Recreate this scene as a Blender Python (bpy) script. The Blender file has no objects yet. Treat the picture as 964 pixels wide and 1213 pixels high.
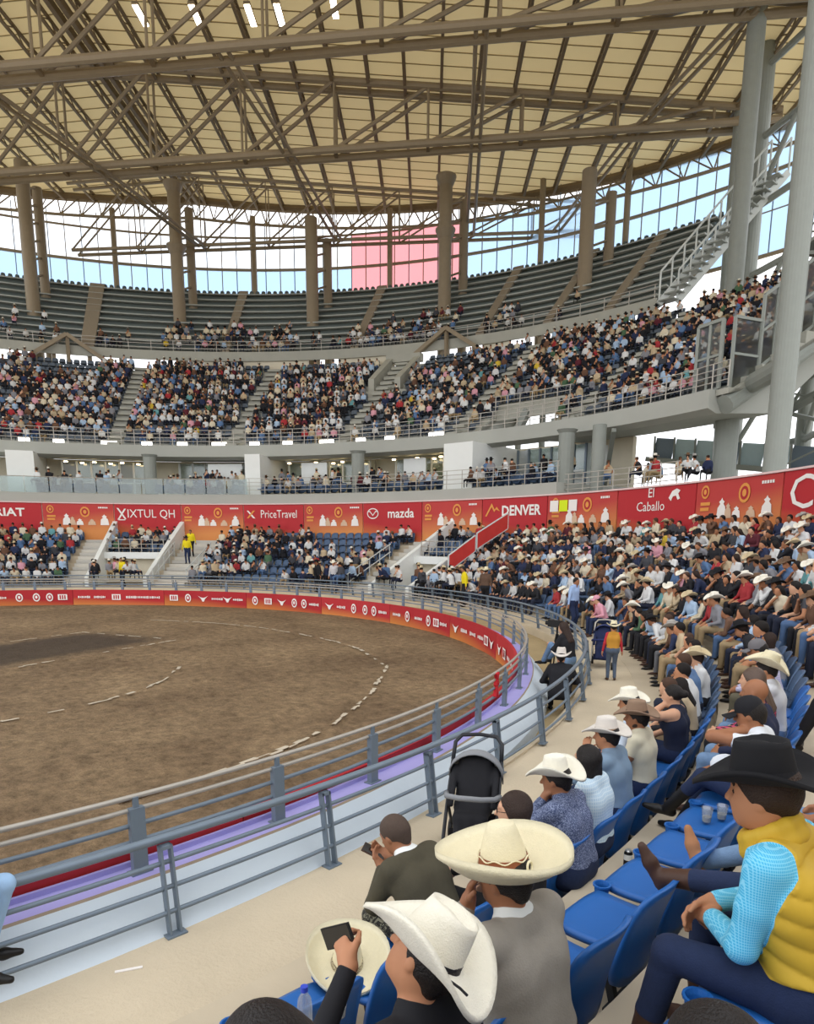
import bpy, bmesh, math, random
import numpy as np
from mathutils import Vector, Matrix, Euler

scene = bpy.context.scene
COL = scene.collection
random.seed(7)
rng = np.random.default_rng(11)

# ------------------------------------------------------------------ camera
cam_d = bpy.data.cameras.new('camera')
cam = bpy.data.objects.new('camera', cam_d)
COL.objects.link(cam)
cam_d.sensor_fit = 'HORIZONTAL'
cam_d.sensor_width = 36.0
cam_d.lens = 805.56 / 964.0 * 36.0
cam_d.shift_y = 183.5 / 964.0
cam_d.clip_end = 600
CAM = Vector((20.5552, 0.0, 3.0273))
_az = math.pi - 0.69377
_pt = 0.18495
_fw = Vector((math.cos(_az) * math.cos(_pt), math.sin(_az) * math.cos(_pt), -math.sin(_pt)))
_rt = Vector((math.sin(_az), -math.cos(_az), 0.0))
_up = _rt.cross(_fw)
_m = Matrix((_rt, _up, -_fw)).transposed()
_m = _m @ Matrix.Rotation(0.00601, 3, 'Z')
cam.matrix_world = Matrix.Translation(CAM) @ _m.to_4x4()
scene.camera = cam

# ------------------------------------------------------------------ world, exposure
world = bpy.data.worlds.new('overcast_sky')
scene.world = world
world.use_nodes = True
bg = world.node_tree.nodes['Background']
bg.inputs['Color'].default_value = (0.94, 0.96, 1.0, 1)
bg.inputs['Strength'].default_value = 1.95
scene.view_settings.view_transform = 'Standard'
scene.view_settings.look = 'None'
scene.view_settings.exposure = 0.0
scene.view_settings.gamma = 1.0
scene.view_settings.use_curve_mapping = False
try:
    scene.cycles.use_denoising = True
    scene.cycles.max_bounces = 5
    scene.cycles.diffuse_bounces = 3
    scene.cycles.glossy_bounces = 2
    scene.cycles.transmission_bounces = 3
    scene.cycles.transparent_max_bounces = 6
    scene.cycles.caustics_reflective = False
    scene.cycles.caustics_refractive = False
except Exception:
    pass
# ------------------------------------------------------------------ helpers
C2 = Vector((-4.0, 0.0, 0.0))          # centre of the stands; the ring fence is centred on the origin
C0 = Vector((0.0, 0.0, 0.0))


def lin(c):
    if isinstance(c, str):
        c = tuple(int(c[i:i + 2], 16) for i in (0, 2, 4))
    out = []
    for v in c[:3]:
        v = v / 255.0
        out.append(v / 12.92 if v <= 0.04045 else ((v + 0.055) / 1.055) ** 2.4)
    return tuple(out) + (1.0,)


MATS = {}


def mat(name, rgb, rough=0.7, var=0.12, scale=6.0, bump=0.0, metal=0.0, spec=0.3, bscale=None, coord='Object'):
    if name in MATS:
        return MATS[name]
    m = bpy.data.materials.new(name)
    m.use_nodes = True
    nt = m.node_tree
    b = nt.nodes['Principled BSDF']
    b.inputs['Roughness'].default_value = rough
    b.inputs['Metallic'].default_value = metal
    b.inputs['Specular IOR Level'].default_value = spec
    c = lin(rgb)
    m.diffuse_color = c
    b.inputs['Base Color'].default_value = c
    if var > 0 or bump > 0:
        tc = nt.nodes.new('ShaderNodeTexCoord')
        if var > 0:
            n = nt.nodes.new('ShaderNodeTexNoise')
            n.inputs['Scale'].default_value = scale
            n.inputs['Detail'].default_value = 5
            nt.links.new(tc.outputs[coord], n.inputs['Vector'])
            mx = nt.nodes.new('ShaderNodeMix')
            mx.data_type = 'RGBA'
            mx.inputs['A'].default_value = tuple(min(1, v * (1 - var)) for v in c[:3]) + (1,)
            mx.inputs['B'].default_value = tuple(min(1, v * (1 + var)) for v in c[:3]) + (1,)
            nt.links.new(n.outputs['Fac'], mx.inputs['Factor'])
            nt.links.new(mx.outputs['Result'], b.inputs['Base Color'])
        if bump > 0:
            n2 = nt.nodes.new('ShaderNodeTexNoise')
            n2.inputs['Scale'].default_value = bscale or scale * 4
            n2.inputs['Detail'].default_value = 6
            nt.links.new(tc.outputs[coord], n2.inputs['Vector'])
            bp = nt.nodes.new('ShaderNodeBump')
            bp.inputs['Strength'].default_value = bump
            bp.inputs['Distance'].default_value = 0.05
            nt.links.new(n2.outputs['Fac'], bp.inputs['Height'])
            nt.links.new(bp.outputs['Normal'], b.inputs['Normal'])
    MATS[name] = m
    return m


def emit(name, rgb, strength):
    if name in MATS:
        return MATS[name]
    m = bpy.data.materials.new(name)
    m.use_nodes = True
    b = m.node_tree.nodes['Principled BSDF']
    b.inputs['Base Color'].default_value = lin(rgb)
    b.inputs['Emission Color'].default_value = lin(rgb)
    b.inputs['Emission Strength'].default_value = strength
    MATS[name] = m
    return m


def pane_mat(name, rgb, clear, gloss=0.1):
    """thin translucent sheet: part clear, part scattering"""
    if name in MATS:
        return MATS[name]
    m = bpy.data.materials.new(name)
    m.use_nodes = True
    nt = m.node_tree
    nt.nodes.remove(nt.nodes['Principled BSDF'])
    out = nt.nodes['Material Output']
    tr = nt.nodes.new('ShaderNodeBsdfTransparent')
    tr.inputs['Color'].default_value = lin(rgb)
    tl = nt.nodes.new('ShaderNodeBsdfTranslucent')
    tl.inputs['Color'].default_value = lin(rgb)
    gl = nt.nodes.new('ShaderNodeBsdfGlossy')
    gl.inputs['Roughness'].default_value = 0.15
    m1 = nt.nodes.new('ShaderNodeMixShader')
    m1.inputs[0].default_value = clear
    nt.links.new(tl.outputs[0], m1.inputs[1])
    nt.links.new(tr.outputs[0], m1.inputs[2])
    m2 = nt.nodes.new('ShaderNodeMixShader')
    m2.inputs[0].default_value = gloss
    nt.links.new(m1.outputs[0], m2.inputs[1])
    nt.links.new(gl.outputs[0], m2.inputs[2])
    nt.links.new(m2.outputs[0], out.inputs['Surface'])
    MATS[name] = m
    return m


def tag(o, label=None, cat=None, group=None, kind=None):
    if label:
        o['label'] = label
    if cat:
        o['category'] = cat
    if group:
        o['group'] = group
    if kind:
        o['kind'] = kind
    return o


def link(o, parent=None):
    COL.objects.link(o)
    if parent is not None:
        o.parent = parent
    return o


def empty(name, loc=(0, 0, 0), rz=0.0, parent=None):
    o = bpy.data.objects.new(name, None)
    o.empty_display_size = 0.2
    link(o, parent)
    o.location = loc
    o.rotation_euler = (0, 0, rz)
    return o


def mesh_obj(name, verts, faces, m=None, parent=None, smooth=False, mats=None, fmat=None):
    me = bpy.data.meshes.new(name)
    me.from_pydata([tuple(v) for v in verts], [], [tuple(f) for f in faces])
    if mats:
        for x in mats:
            me.materials.append(x)
        if fmat is not None:
            me.polygons.foreach_set('material_index', np.asarray(fmat, dtype=np.int32))
    elif m:
        me.materials.append(m)
    if smooth:
        me.polygons.foreach_set('use_smooth', [True] * len(me.polygons))
    me.update()
    o = bpy.data.objects.new(name, me)
    return link(o, parent)


def copy_obj(o, parent=None, loc=None, rz=None):
    c = o.copy()
    link(c)
    c.parent = parent
    if loc is not None:
        c.location = loc
    if rz is not None:
        c.rotation_euler = (0, 0, rz)
    return c


def copy_tree(o, parent=None):
    kids = list(o.children)
    c = o.copy()
    link(c)
    c.parent = parent
    for k in kids:
        copy_tree(k, c)
    return c


class MB:
    """collects vertices and faces of one mesh"""

    def __init__(self):
        self.v = []
        self.f = []
        self.fm = []

    def add(self, vs, fs, mi=0):
        b = len(self.v)
        self.v.extend(tuple(v) for v in vs)
        for f in fs:
            self.f.append(tuple(i + b for i in f))
            self.fm.append(mi)

    def box(self, x0, x1, y0, y1, z0, z1, mi=0, M=None):
        vs = [Vector(p) for p in ((x0, y0, z0), (x1, y0, z0), (x1, y1, z0), (x0, y1, z0), (x0, y0, z1), (x1, y0, z1), (x1, y1, z1), (x0, y1, z1))]
        if M is not None:
            vs = [M @ p for p in vs]
        self.add(vs, ((0, 3, 2, 1), (4, 5, 6, 7), (0, 1, 5, 4), (1, 2, 6, 5), (2, 3, 7, 6), (3, 0, 4, 7)), mi)

    def bar(self, a, b, w, h=None, mi=0, up=(0, 0, 1)):
        """square bar from a to b"""
        a = Vector(a); b = Vector(b)
        h = h or w
        d = b - a
        if d.length < 1e-6:
            return
        d.normalize()
        u = Vector(up)
        s = d.cross(u)
        if s.length < 1e-3:
            s = d.cross(Vector((1, 0, 0)))
        s.normalize()
        t = s.cross(d)
        s = s * (w / 2); t = t * (h / 2)
        vs = [a - s - t, a + s - t, a + s + t, a - s + t, b - s - t, b + s - t, b + s + t, b - s + t]
        self.add(vs, ((0, 3, 2, 1), (4, 5, 6, 7), (0, 1, 5, 4), (1, 2, 6, 5), (2, 3, 7, 6), (3, 0, 4, 7)), mi)

    def tube(self, pts, r, n=8, mi=0, closed=False, r1=None):
        """round tube along a polyline"""
        pts = [Vector(p) for p in pts]
        k = len(pts)
        base = len(self.v)
        prev = None
        for i, p in enumerate(pts):
            if closed:
                d = pts[(i + 1) % k] - pts[i - 1]
            else:
                d = pts[min(i + 1, k - 1)] - pts[max(i - 1, 0)]
            d.normalize()
            u = Vector((0, 0, 1)) if abs(d.z) < 0.9 else Vector((1, 0, 0))
            if prev is not None:
                u = prev
            s = d.cross(u); s.normalize()
            t = s.cross(d); t.normalize()
            prev = t
            rr = r if r1 is None else r + (r1 - r) * i / max(1, k - 1)
            for j in range(n):
                a = 2 * math.pi * j / n
                self.v.append(tuple(p + s * (rr * math.cos(a)) + t * (rr * math.sin(a))))
        segs = k if closed else k - 1
        for i in range(segs):
            for j in range(n):
                a = base + i * n + j
                b = base + i * n + (j + 1) % n
                c = base + ((i + 1) % k) * n + (j + 1) % n
                d = base + ((i + 1) % k) * n + j
                self.f.append((a, b, c, d)); self.fm.append(mi)
        if not closed:
            self.f.append(tuple(base + j for j in range(n))[::-1]); self.fm.append(mi)
            self.f.append(tuple(base + (k - 1) * n + j for j in range(n))); self.fm.append(mi)

    def lathe(self, prof, n=24, mi=0, M=None, cap=True):
        """profile of (r, z) turned about z"""
        base = len(self.v)
        for (r, z) in prof:
            for j in range(n):
                a = 2 * math.pi * j / n
                p = Vector((r * math.cos(a), r * math.sin(a), z))
                self.v.append(tuple(M @ p if M is not None else p))
        for i in range(len(prof) - 1):
            for j in range(n):
                self.f.append((base + i * n + j, base + i * n + (j + 1) % n, base + (i + 1) * n + (j + 1) % n, base + (i + 1) * n + j)); self.fm.append(mi)
        if cap:
            self.f.append(tuple(base + j for j in range(n))[::-1]); self.fm.append(mi)
            self.f.append(tuple(base + (len(prof) - 1) * n + j for j in range(n))); self.fm.append(mi)

    def build(self, name, m=None, parent=None, smooth=False, mats=None):
        return mesh_obj(name, self.v, self.f, m, parent, smooth, mats, self.fm if mats else None)


def P(c, R, phi, z):
    t = math.radians(phi)
    return Vector((c.x + R * math.cos(t), c.y + R * math.sin(t), z))


def ring(name, prof, p0, p1, m, parent=None, c=C2, step=1.5, smooth=False, mats=None, fm=None):
    """closed polygon profile [(R, z)] swept about centre c from angle p0 to p1"""
    n = max(1, int(round(abs(p1 - p0) / step)))
    k = len(prof)
    vs = []
    for i in range(n + 1):
        ph = p0 + (p1 - p0) * i / n
        t = math.radians(ph)
        ct, st = math.cos(t), math.sin(t)
        for (R, z) in prof:
            vs.append((c.x + R * ct, c.y + R * st, z))
    fs = []
    fmi = []
    for i in range(n):
        for j in range(k):
            j2 = (j + 1) % k
            fs.append((i * k + j, i * k + j2, (i + 1) * k + j2, (i + 1) * k + j))
            fmi.append(fm[j] if fm else 0)
    fs.append(tuple(range(k))[::-1])
    fs.append(tuple(n * k + j for j in range(k)))
    fmi += [0, 0]
    o = mesh_obj(name, vs, fs, m, parent, False, mats, fmi if mats else None)
    fix_normals(o)
    return o


def fix_normals(o):
    bm = bmesh.new()
    bm.from_mesh(o.data)
    bmesh.ops.recalc_face_normals(bm, faces=bm.faces)
    bm.to_mesh(o.data)
    bm.free()


def arc(c, R, p0, p1, z, step=1.5):
    n = max(2, int(round(abs(p1 - p0) / step)))
    return [P(c, R, p0 + (p1 - p0) * i / n, z) for i in range(n + 1)]


def bend_text(name, text, height, c, R, phi_mid, z, m, parent=None, sx=1.0, inward=True, font_space=1.0, bold=0.0):
    """lettering cut from the built-in font and laid on a curved wall (inner face when inward)"""
    cu = bpy.data.curves.new(name, 'FONT')
    cu.body = text
    cu.size = 1.0
    cu.space_character = font_space
    cu.align_x = 'CENTER'
    cu.align_y = 'CENTER'
    cu.resolution_u = 2
    cu.offset = bold
    o = bpy.data.objects.new(name, cu)
    COL.objects.link(o)
    dg = bpy.context.evaluated_depsgraph_get()
    me = bpy.data.meshes.new_from_object(o.evaluated_get(dg))
    COL.objects.unlink(o)
    bpy.data.objects.remove(o)
    vs = np.array([v.co[:] for v in me.vertices]) if len(me.vertices) else np.zeros((0, 3))
    fs = [tuple(p.vertices) for p in me.polygons]
    bpy.data.meshes.remove(me)
    out = []
    for x, y, _ in vs:
        ph = phi_mid - math.degrees(x * height * sx / R) if inward else phi_mid + math.degrees(x * height * sx / R)
        out.append(P(c, R, ph, z + y * height))
    return mesh_obj(name, out, fs, m, parent)


def shape_on_wall(mb, pts, c, R, phi_mid, z, mi=0):
    """flat polygon (x, y in metres) laid on the inner face of a curved wall"""
    vs = [P(c, R, phi_mid - math.degrees(x / R), z + y) for x, y in pts]
    mb.add(vs, [tuple(range(len(vs)))], mi)


def disc_pts(x, y, rx, ry, n=14):
    return [(x + rx * math.cos(2 * math.pi * i / n), y + ry * math.sin(2 * math.pi * i / n)) for i in range(n)]
# ------------------------------------------------------------------ materials of the place
def sheet_mat(name, rgb, through):
    """roof sheeting that lets a little daylight through"""
    m = mat(name, rgb, 0.8, 0.06, 0.5)
    nt = m.node_tree
    out = nt.nodes['Material Output']
    tl = nt.nodes.new('ShaderNodeBsdfTranslucent')
    tl.inputs['Color'].default_value = lin(rgb)
    mx = nt.nodes.new('ShaderNodeMixShader')
    mx.inputs[0].default_value = through
    nt.links.new(nt.nodes['Principled BSDF'].outputs[0], mx.inputs[1])
    nt.links.new(tl.outputs[0], mx.inputs[2])
    nt.links.new(mx.outputs[0], out.inputs['Surface'])
    return m


M_CONC = mat('concrete_floor', 'c9baa0', 0.85, 0.24, 0.9, 0.25, bscale=30)
M_CONCG = mat('concrete_grey', 'a8a79c', 0.85, 0.12, 1.2, 0.15)
M_STEPS = mat('concrete_steps', 'c2b49c', 0.85, 0.14, 1.5, 0.15)
M_WHITEW = mat('white_paint_wall', 'cfdbe4', 0.6, 0.06, 2.0, 0.1)
M_PURPLE = mat('lilac_ledge', 'a8a2da', 0.6, 0.08, 3.0)
M_DIRTY = mat('dirty_concrete', '9a8a76', 0.9, 0.2, 8.0)
M_RAIL = mat('grey_rail_paint', '76838f', 0.45, 0.08, 10.0, metal=0.2)
M_RAILW = mat('worn_pipe', 'b0aaa0', 0.4, 0.12, 8.0, metal=0.3)
M_STEEL = mat('beige_grey_steel', '8f8069', 0.5, 0.08, 3.0)
M_STEELG = mat('grey_green_steel', '8d918a', 0.5, 0.08, 3.0)
M_JOIST = mat('brown_joist_steel', '7c6b52', 0.6, 0.1, 4.0)
M_ROOF = sheet_mat('cream_roof_sheet', 'e6cf9a', 0.2)
M_WHITE = mat('white_plaster', 'e6e8e4', 0.6, 0.04, 2.0)
M_CREAM = mat('cream_plaster', 'd9cfb8', 0.7, 0.06, 2.0)
M_SLAB = mat('grey_slab', 'a9aaa2', 0.8, 0.08, 0.8)
M_DARK = mat('dark_opening', '3a3833', 0.9, 0.1, 2.0)
M_BENCH = mat('grey_bench', 'a5a8a2', 0.6, 0.1, 1.0)
M_BENCHR = mat('bench_riser', '57605e', 0.7, 0.1, 1.0)
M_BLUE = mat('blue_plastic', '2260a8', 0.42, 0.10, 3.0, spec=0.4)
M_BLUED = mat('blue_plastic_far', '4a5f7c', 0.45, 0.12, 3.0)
M_PRINTW = mat('white_print', 'f2ece6', 0.6, 0.02)
M_PRINTO = mat('orange_print', 'e39a4c', 0.6, 0.05)
M_PRINTT = mat('tan_print', 'd7b79a', 0.6, 0.1)
M_PRINTR = mat('red_print', 'b22c33', 0.6, 0.05)
M_GLASS = pane_mat('balustrade_glass', 'e4efee', 0.72, 0.12)
M_PANEB = pane_mat('blue_translucent_pane', 'b4d2f0', 0.32, 0.04)
M_PANEW = pane_mat('clear_translucent_pane', 'f2f6fb', 0.6, 0.04)
M_PANER = pane_mat('red_translucent_pane', 'ea9a9e', 0.35, 0.04)
M_LIT = emit('lit_interior_lamp', 'ffe2ae', 9.0)
M_FLOOD = emit('floodlight_lens', 'fff6e0', 14.0)
M_STRIP = emit('strip_light', 'fdfbf4', 4.0)


def grad_mat(name, lo, hi, a=0.9, b=0.35, off=0.15):
    """printed cloth running from orange at the lower left to red"""
    m = bpy.data.materials.new(name)
    m.use_nodes = True
    nt = m.node_tree
    p = nt.nodes['Principled BSDF']
    p.inputs['Roughness'].default_value = 0.6
    p.inputs['Specular IOR Level'].default_value = 0.25
    uv = nt.nodes.new('ShaderNodeUVMap')
    sp = nt.nodes.new('ShaderNodeSeparateXYZ')
    nt.links.new(uv.outputs[0], sp.inputs[0])
    m1 = nt.nodes.new('ShaderNodeMath'); m1.operation = 'MULTIPLY'; m1.inputs[1].default_value = a
    m2 = nt.nodes.new('ShaderNodeMath'); m2.operation = 'MULTIPLY_ADD'; m2.inputs[1].default_value = b
    nt.links.new(sp.outputs['Y'], m1.inputs[0])
    nt.links.new(sp.outputs['X'], m2.inputs[0])
    nt.links.new(m1.outputs[0], m2.inputs[2])
    r = nt.nodes.new('ShaderNodeValToRGB')
    r.color_ramp.elements[0].color = lin(lo); r.color_ramp.elements[0].position = max(0, off)
    r.color_ramp.elements[1].color = lin(hi); r.color_ramp.elements[1].position = off + 0.55
    nt.links.new(m2.outputs[0], r.inputs[0])
    nt.links.new(r.outputs[0], p.inputs['Base Color'])
    MATS[name] = m
    return m


M_PAN1 = grad_mat('red_orange_cloth', 'cf8440', 'b02a30', 0.8, 0.45, 0.05)
M_PAN2 = grad_mat('red_cloth', 'd58c46', 'b93136', 0.95, 0.25, -0.05)
M_PAN3 = grad_mat('red_coral_cloth', 'd98f52', 'bf4340', 1.0, -0.2, 0.1)


def wall_panel(name, c, R, ph_left, ph_right, z0, z1, m, parent, t=0.05, n=10):
    """one cloth panel on the inner face of a round wall, with its own edges and thickness"""
    vs = []; fs = []; uvs = []
    for i in range(n + 1):
        u = i / n
        ph = ph_left + (ph_right - ph_left) * u
        bul = 0.012 * math.sin(math.pi * u * 3)
        for (r, z, v) in ((R + bul, z0, 0), (R - bul * 0.5, z1, 1), (R + t, z1, 1), (R + t, z0, 0)):
            vs.append(P(c, r, ph, z)); uvs.append((u, v))
    for i in range(n):
        for j in range(4):
            fs.append((i * 4 + j, i * 4 + (j + 1) % 4, i * 4 + 4 + (j + 1) % 4, i * 4 + 4 + j))
    fs.append((0, 1, 2, 3)); fs.append((n * 4 + 3, n * 4 + 2, n * 4 + 1, n * 4))
    o = mesh_obj(name, vs, fs, m, parent)
    ul = o.data.uv_layers.new(name='UVMap')
    for p in o.data.polygons:
        for li in p.loop_indices:
            ul.data[li].uv = uvs[o.data.loops[li].vertex_index]
    fix_normals(o)
    return o


# ------------------------------------------------------------------ arena ground
def make_ground():
    m = bpy.data.materials.new('arena_soil')
    m.use_nodes = True
    nt = m.node_tree
    b = nt.nodes['Principled BSDF']
    b.inputs['Roughness'].default_value = 0.95
    b.inputs['Specular IOR Level'].default_value = 0.1
    tc = nt.nodes.new('ShaderNodeTexCoord')

    def noise(s, d=6, rough=0.6):
        n = nt.nodes.new('ShaderNodeTexNoise')
        n.inputs['Scale'].default_value = s; n.inputs['Detail'].default_value = d; n.inputs['Roughness'].default_value = rough
        nt.links.new(tc.outputs['Object'], n.inputs['Vector'])
        return n
    n1 = noise(0.35); n2 = noise(4.5, 10, 0.8); n3 = noise(22.0, 4)
    r1 = nt.nodes.new('ShaderNodeValToRGB')
    r1.color_ramp.elements[0].color = lin('7f6a53'); r1.color_ramp.elements[0].position = 0.3
    r1.color_ramp.elements[1].color = lin('ad9575'); r1.color_ramp.elements[1].position = 0.72
    nt.links.new(n1.outputs['Fac'], r1.inputs[0])
    r2 = nt.nodes.new('ShaderNodeValToRGB')
    r2.color_ramp.elements[0].color = (0.3, 0.29, 0.28, 1); r2.color_ramp.elements[0].position = 0.33
    r2.color_ramp.elements[1].color = (1.15, 1.12, 1.08, 1); r2.color_ramp.elements[1].position = 0.62
    nt.links.new(n2.outputs['Fac'], r2.inputs[0])
    mul = nt.nodes.new('ShaderNodeMix'); mul.data_type = 'RGBA'; mul.blend_type = 'MULTIPLY'; mul.inputs['Factor'].default_value = 0.85
    nt.links.new(r1.outputs[0], mul.inputs['A']); nt.links.new(r2.outputs[0], mul.inputs['B'])
    # the damp, watered lane with its own outline
    mp = nt.nodes.new('ShaderNodeMapping'); mp.vector_type = 'TEXTURE'
    mp.inputs['Location'].default_value = (2.77, 2.62, 0)
    mp.inputs['Rotation'].default_value = (0, 0, math.atan2(0.915, -0.404))
    wob = nt.nodes.new('ShaderNodeMix'); wob.data_type = 'RGBA'; wob.inputs['Factor'].default_value = 0.05; wob.blend_type = 'ADD'
    nt.links.new(tc.outputs['Object'], wob.inputs['A']); nt.links.new(n1.outputs['Color'], wob.inputs['B'])
    nt.links.new(wob.outputs['Result'], mp.inputs['Vector'])
    sp = nt.nodes.new('ShaderNodeSeparateXYZ')
    nt.links.new(mp.outputs[0], sp.inputs[0])

    def step(src, a, bb):
        s = nt.nodes.new('ShaderNodeMapRange'); s.interpolation_type = 'SMOOTHSTEP'
        s.inputs['From Min'].default_value = a; s.inputs['From Max'].default_value = bb
        nt.links.new(src, s.inputs['Value'])
        return s.outputs[0]
    parts = [step(sp.outputs['Y'], 0.1, 1.0), step(sp.outputs['Y'], 4.2, 3.3), step(sp.outputs['X'], 6.3, 4.6)]
    pm = nt.nodes.new('ShaderNodeMath'); pm.operation = 'MULTIPLY'
    nt.links.new(parts[0], pm.inputs[0]); nt.links.new(parts[1], pm.inputs[1])
    pm2 = nt.nodes.new('ShaderNodeMath'); pm2.operation = 'MULTIPLY'
    nt.links.new(pm.outputs[0], pm2.inputs[0]); nt.links.new(parts[2], pm2.inputs[1])
    pm3 = nt.nodes.new('ShaderNodeMath'); pm3.operation = 'MULTIPLY'; pm3.inputs[1].default_value = 0.85
    nt.links.new(pm2.outputs[0], pm3.inputs[0])
    wet = nt.nodes.new('ShaderNodeMix'); wet.data_type = 'RGBA'
    nt.links.new(pm3.outputs[0], wet.inputs['Factor'])
    nt.links.new(mul.outputs['Result'], wet.inputs['A']); wet.inputs['B'].default_value = lin('4b423a')
    nt.links.new(wet.outputs['Result'], b.inputs['Base Color'])
    bp = nt.nodes.new('ShaderNodeBump'); bp.inputs['Strength'].default_value = 0.9; bp.inputs['Distance'].default_value = 0.08
    add = nt.nodes.new('ShaderNodeMath'); add.operation = 'ADD'
    nt.links.new(n2.outputs['Fac'], add.inputs[0]); nt.links.new(n3.outputs['Fac'], add.inputs[1])
    nt.links.new(add.outputs[0], bp.inputs['Height'])
    nt.links.new(bp.outputs['Normal'], b.inputs['Normal'])
    nr, na = 60, 180
    vs = [(0, 0, 0)]; fs = []
    for i in range(1, nr + 1):
        R = 15.52 * i / nr
        for j in range(na):
            t = 2 * math.pi * j / na
            z = 0.0 if i == nr else float(rng.normal(0, 0.012))
            vs.append((R * math.cos(t), R * math.sin(t), z))
    for j in range(na):
        fs.append((0, 1 + j, 1 + (j + 1) % na))
    for i in range(nr - 1):
        for j in range(na):
            a = 1 + i * na + j; bb = 1 + i * na + (j + 1) % na
            fs.append((a, a + na, bb + na, bb))
    o = mesh_obj('floor', vs, fs, m, smooth=True)
    tag(o, 'round brown soil floor of the arena with a damp dark lane', 'floor', kind='structure')


make_ground()
o = mesh_obj('ground_outside', [(-140, -140, -0.3), (140, -140, -0.3), (140, 140, -0.3), (-140, 140, -0.3)], [(0, 1, 2, 3)], mat('pale_ground', 'b9b2a4', 0.9, 0.1, 0.2))
tag(o, 'pale open ground around and under the stadium', 'ground', kind='structure')


def chalk(pts, w, label):
    m = mat('chalk_powder', 'bdb19c', 0.95, 0.2, 5.0)
    mb = MB()
    # resample to broken dabs of powder
    pts = [Vector((p[0], p[1], 0)) for p in pts]
    L = 0.0
    for a, b in zip(pts[:-1], pts[1:]):
        n = max(1, int((b - a).length / 0.16))
        d = (b - a).normalized(); s = Vector((-d.y, d.x, 0))
        for i in range(n):
            if random.random() < 0.36:
                continue
            p = a + (b - a) * (i / n); q = a + (b - a) * ((i + 1.15) / n)
            w1 = w * random.uniform(0.15, 0.75); w2 = w * random.uniform(0.15, 0.75); off = s * random.uniform(-0.5, 0.5) * w
            z = Vector((0, 0, 0.028))
            z2 = Vector((0, 0, 0.034))
            vs = [p - s * w1 + off + z, q - s * w2 + off + z, q + off + z2, p + off + z2, q + s * w2 + off + z, p + s * w1 + off + z]
            mb.add(vs, [(0, 1, 2, 3), (3, 2, 4, 5)])
    o = mb.build('trim_chalk_line', m)
    tag(o, label, 'chalk line', kind='structure')


def smooth_pts(pts, n=8):
    out = []
    pts = [Vector((p[0], p[1], 0)) for p in pts]
    for i in range(len(pts) - 1):
        p0 = pts[max(i - 1, 0)]; p1 = pts[i]; p2 = pts[i + 1]; p3 = pts[min(i + 2, len(pts) - 1)]
        for k in range(n):
            t = k / n
            out.append(0.5 * ((2 * p1) + (p2 - p0) * t + (2 * p0 - 5 * p1 + 4 * p2 - p3) * t * t + (3 * p1 - p0 - 3 * p2 + p3) * t ** 3))
    out.append(pts[-1])
    return out


e1 = Vector((-0.404, 0.915, 0)); e2 = Vector((-0.915, -0.404, 0)); o0 = Vector((2.77, 2.62, 0))
chalk([o0 + e1 * -6, o0 + e1 * 5.7], 0.07, 'straight chalk line along the near edge of the damp lane')
chalk([o0 + e1 * 5.5 + e2 * 0.3, o0 + e1 * 5.3 + e2 * 3.9], 0.06, 'chalk line across the end of the damp lane')
chalk([o0 + e1 * -6 + e2 * 4.2, o0 + e1 * 5.3 + e2 * 3.9], 0.06, 'straight chalk line along the far edge of the damp lane')
chalk(smooth_pts([(7.9, -3), (8.1, 0), (7.85, 1.8), (7.3, 3.69), (6.3, 5.0), (4.9, 6.0)]), 0.06, 'short curved chalk arc in front of the damp lane')
chalk(smooth_pts([(12.5, -3), (12.85, 0.0), (12.7, 2.2), (12.2, 4.4), (11.6, 5.7), (10.79, 6.81), (10.2, 7.6), (8.2, 9.58), (7.26, 10.18), (3.93, 11.2), (-1.34, 10.79), (-5.0, 8.85)]), 0.07, 'long curved chalk arc nearest the ring fence')

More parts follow.
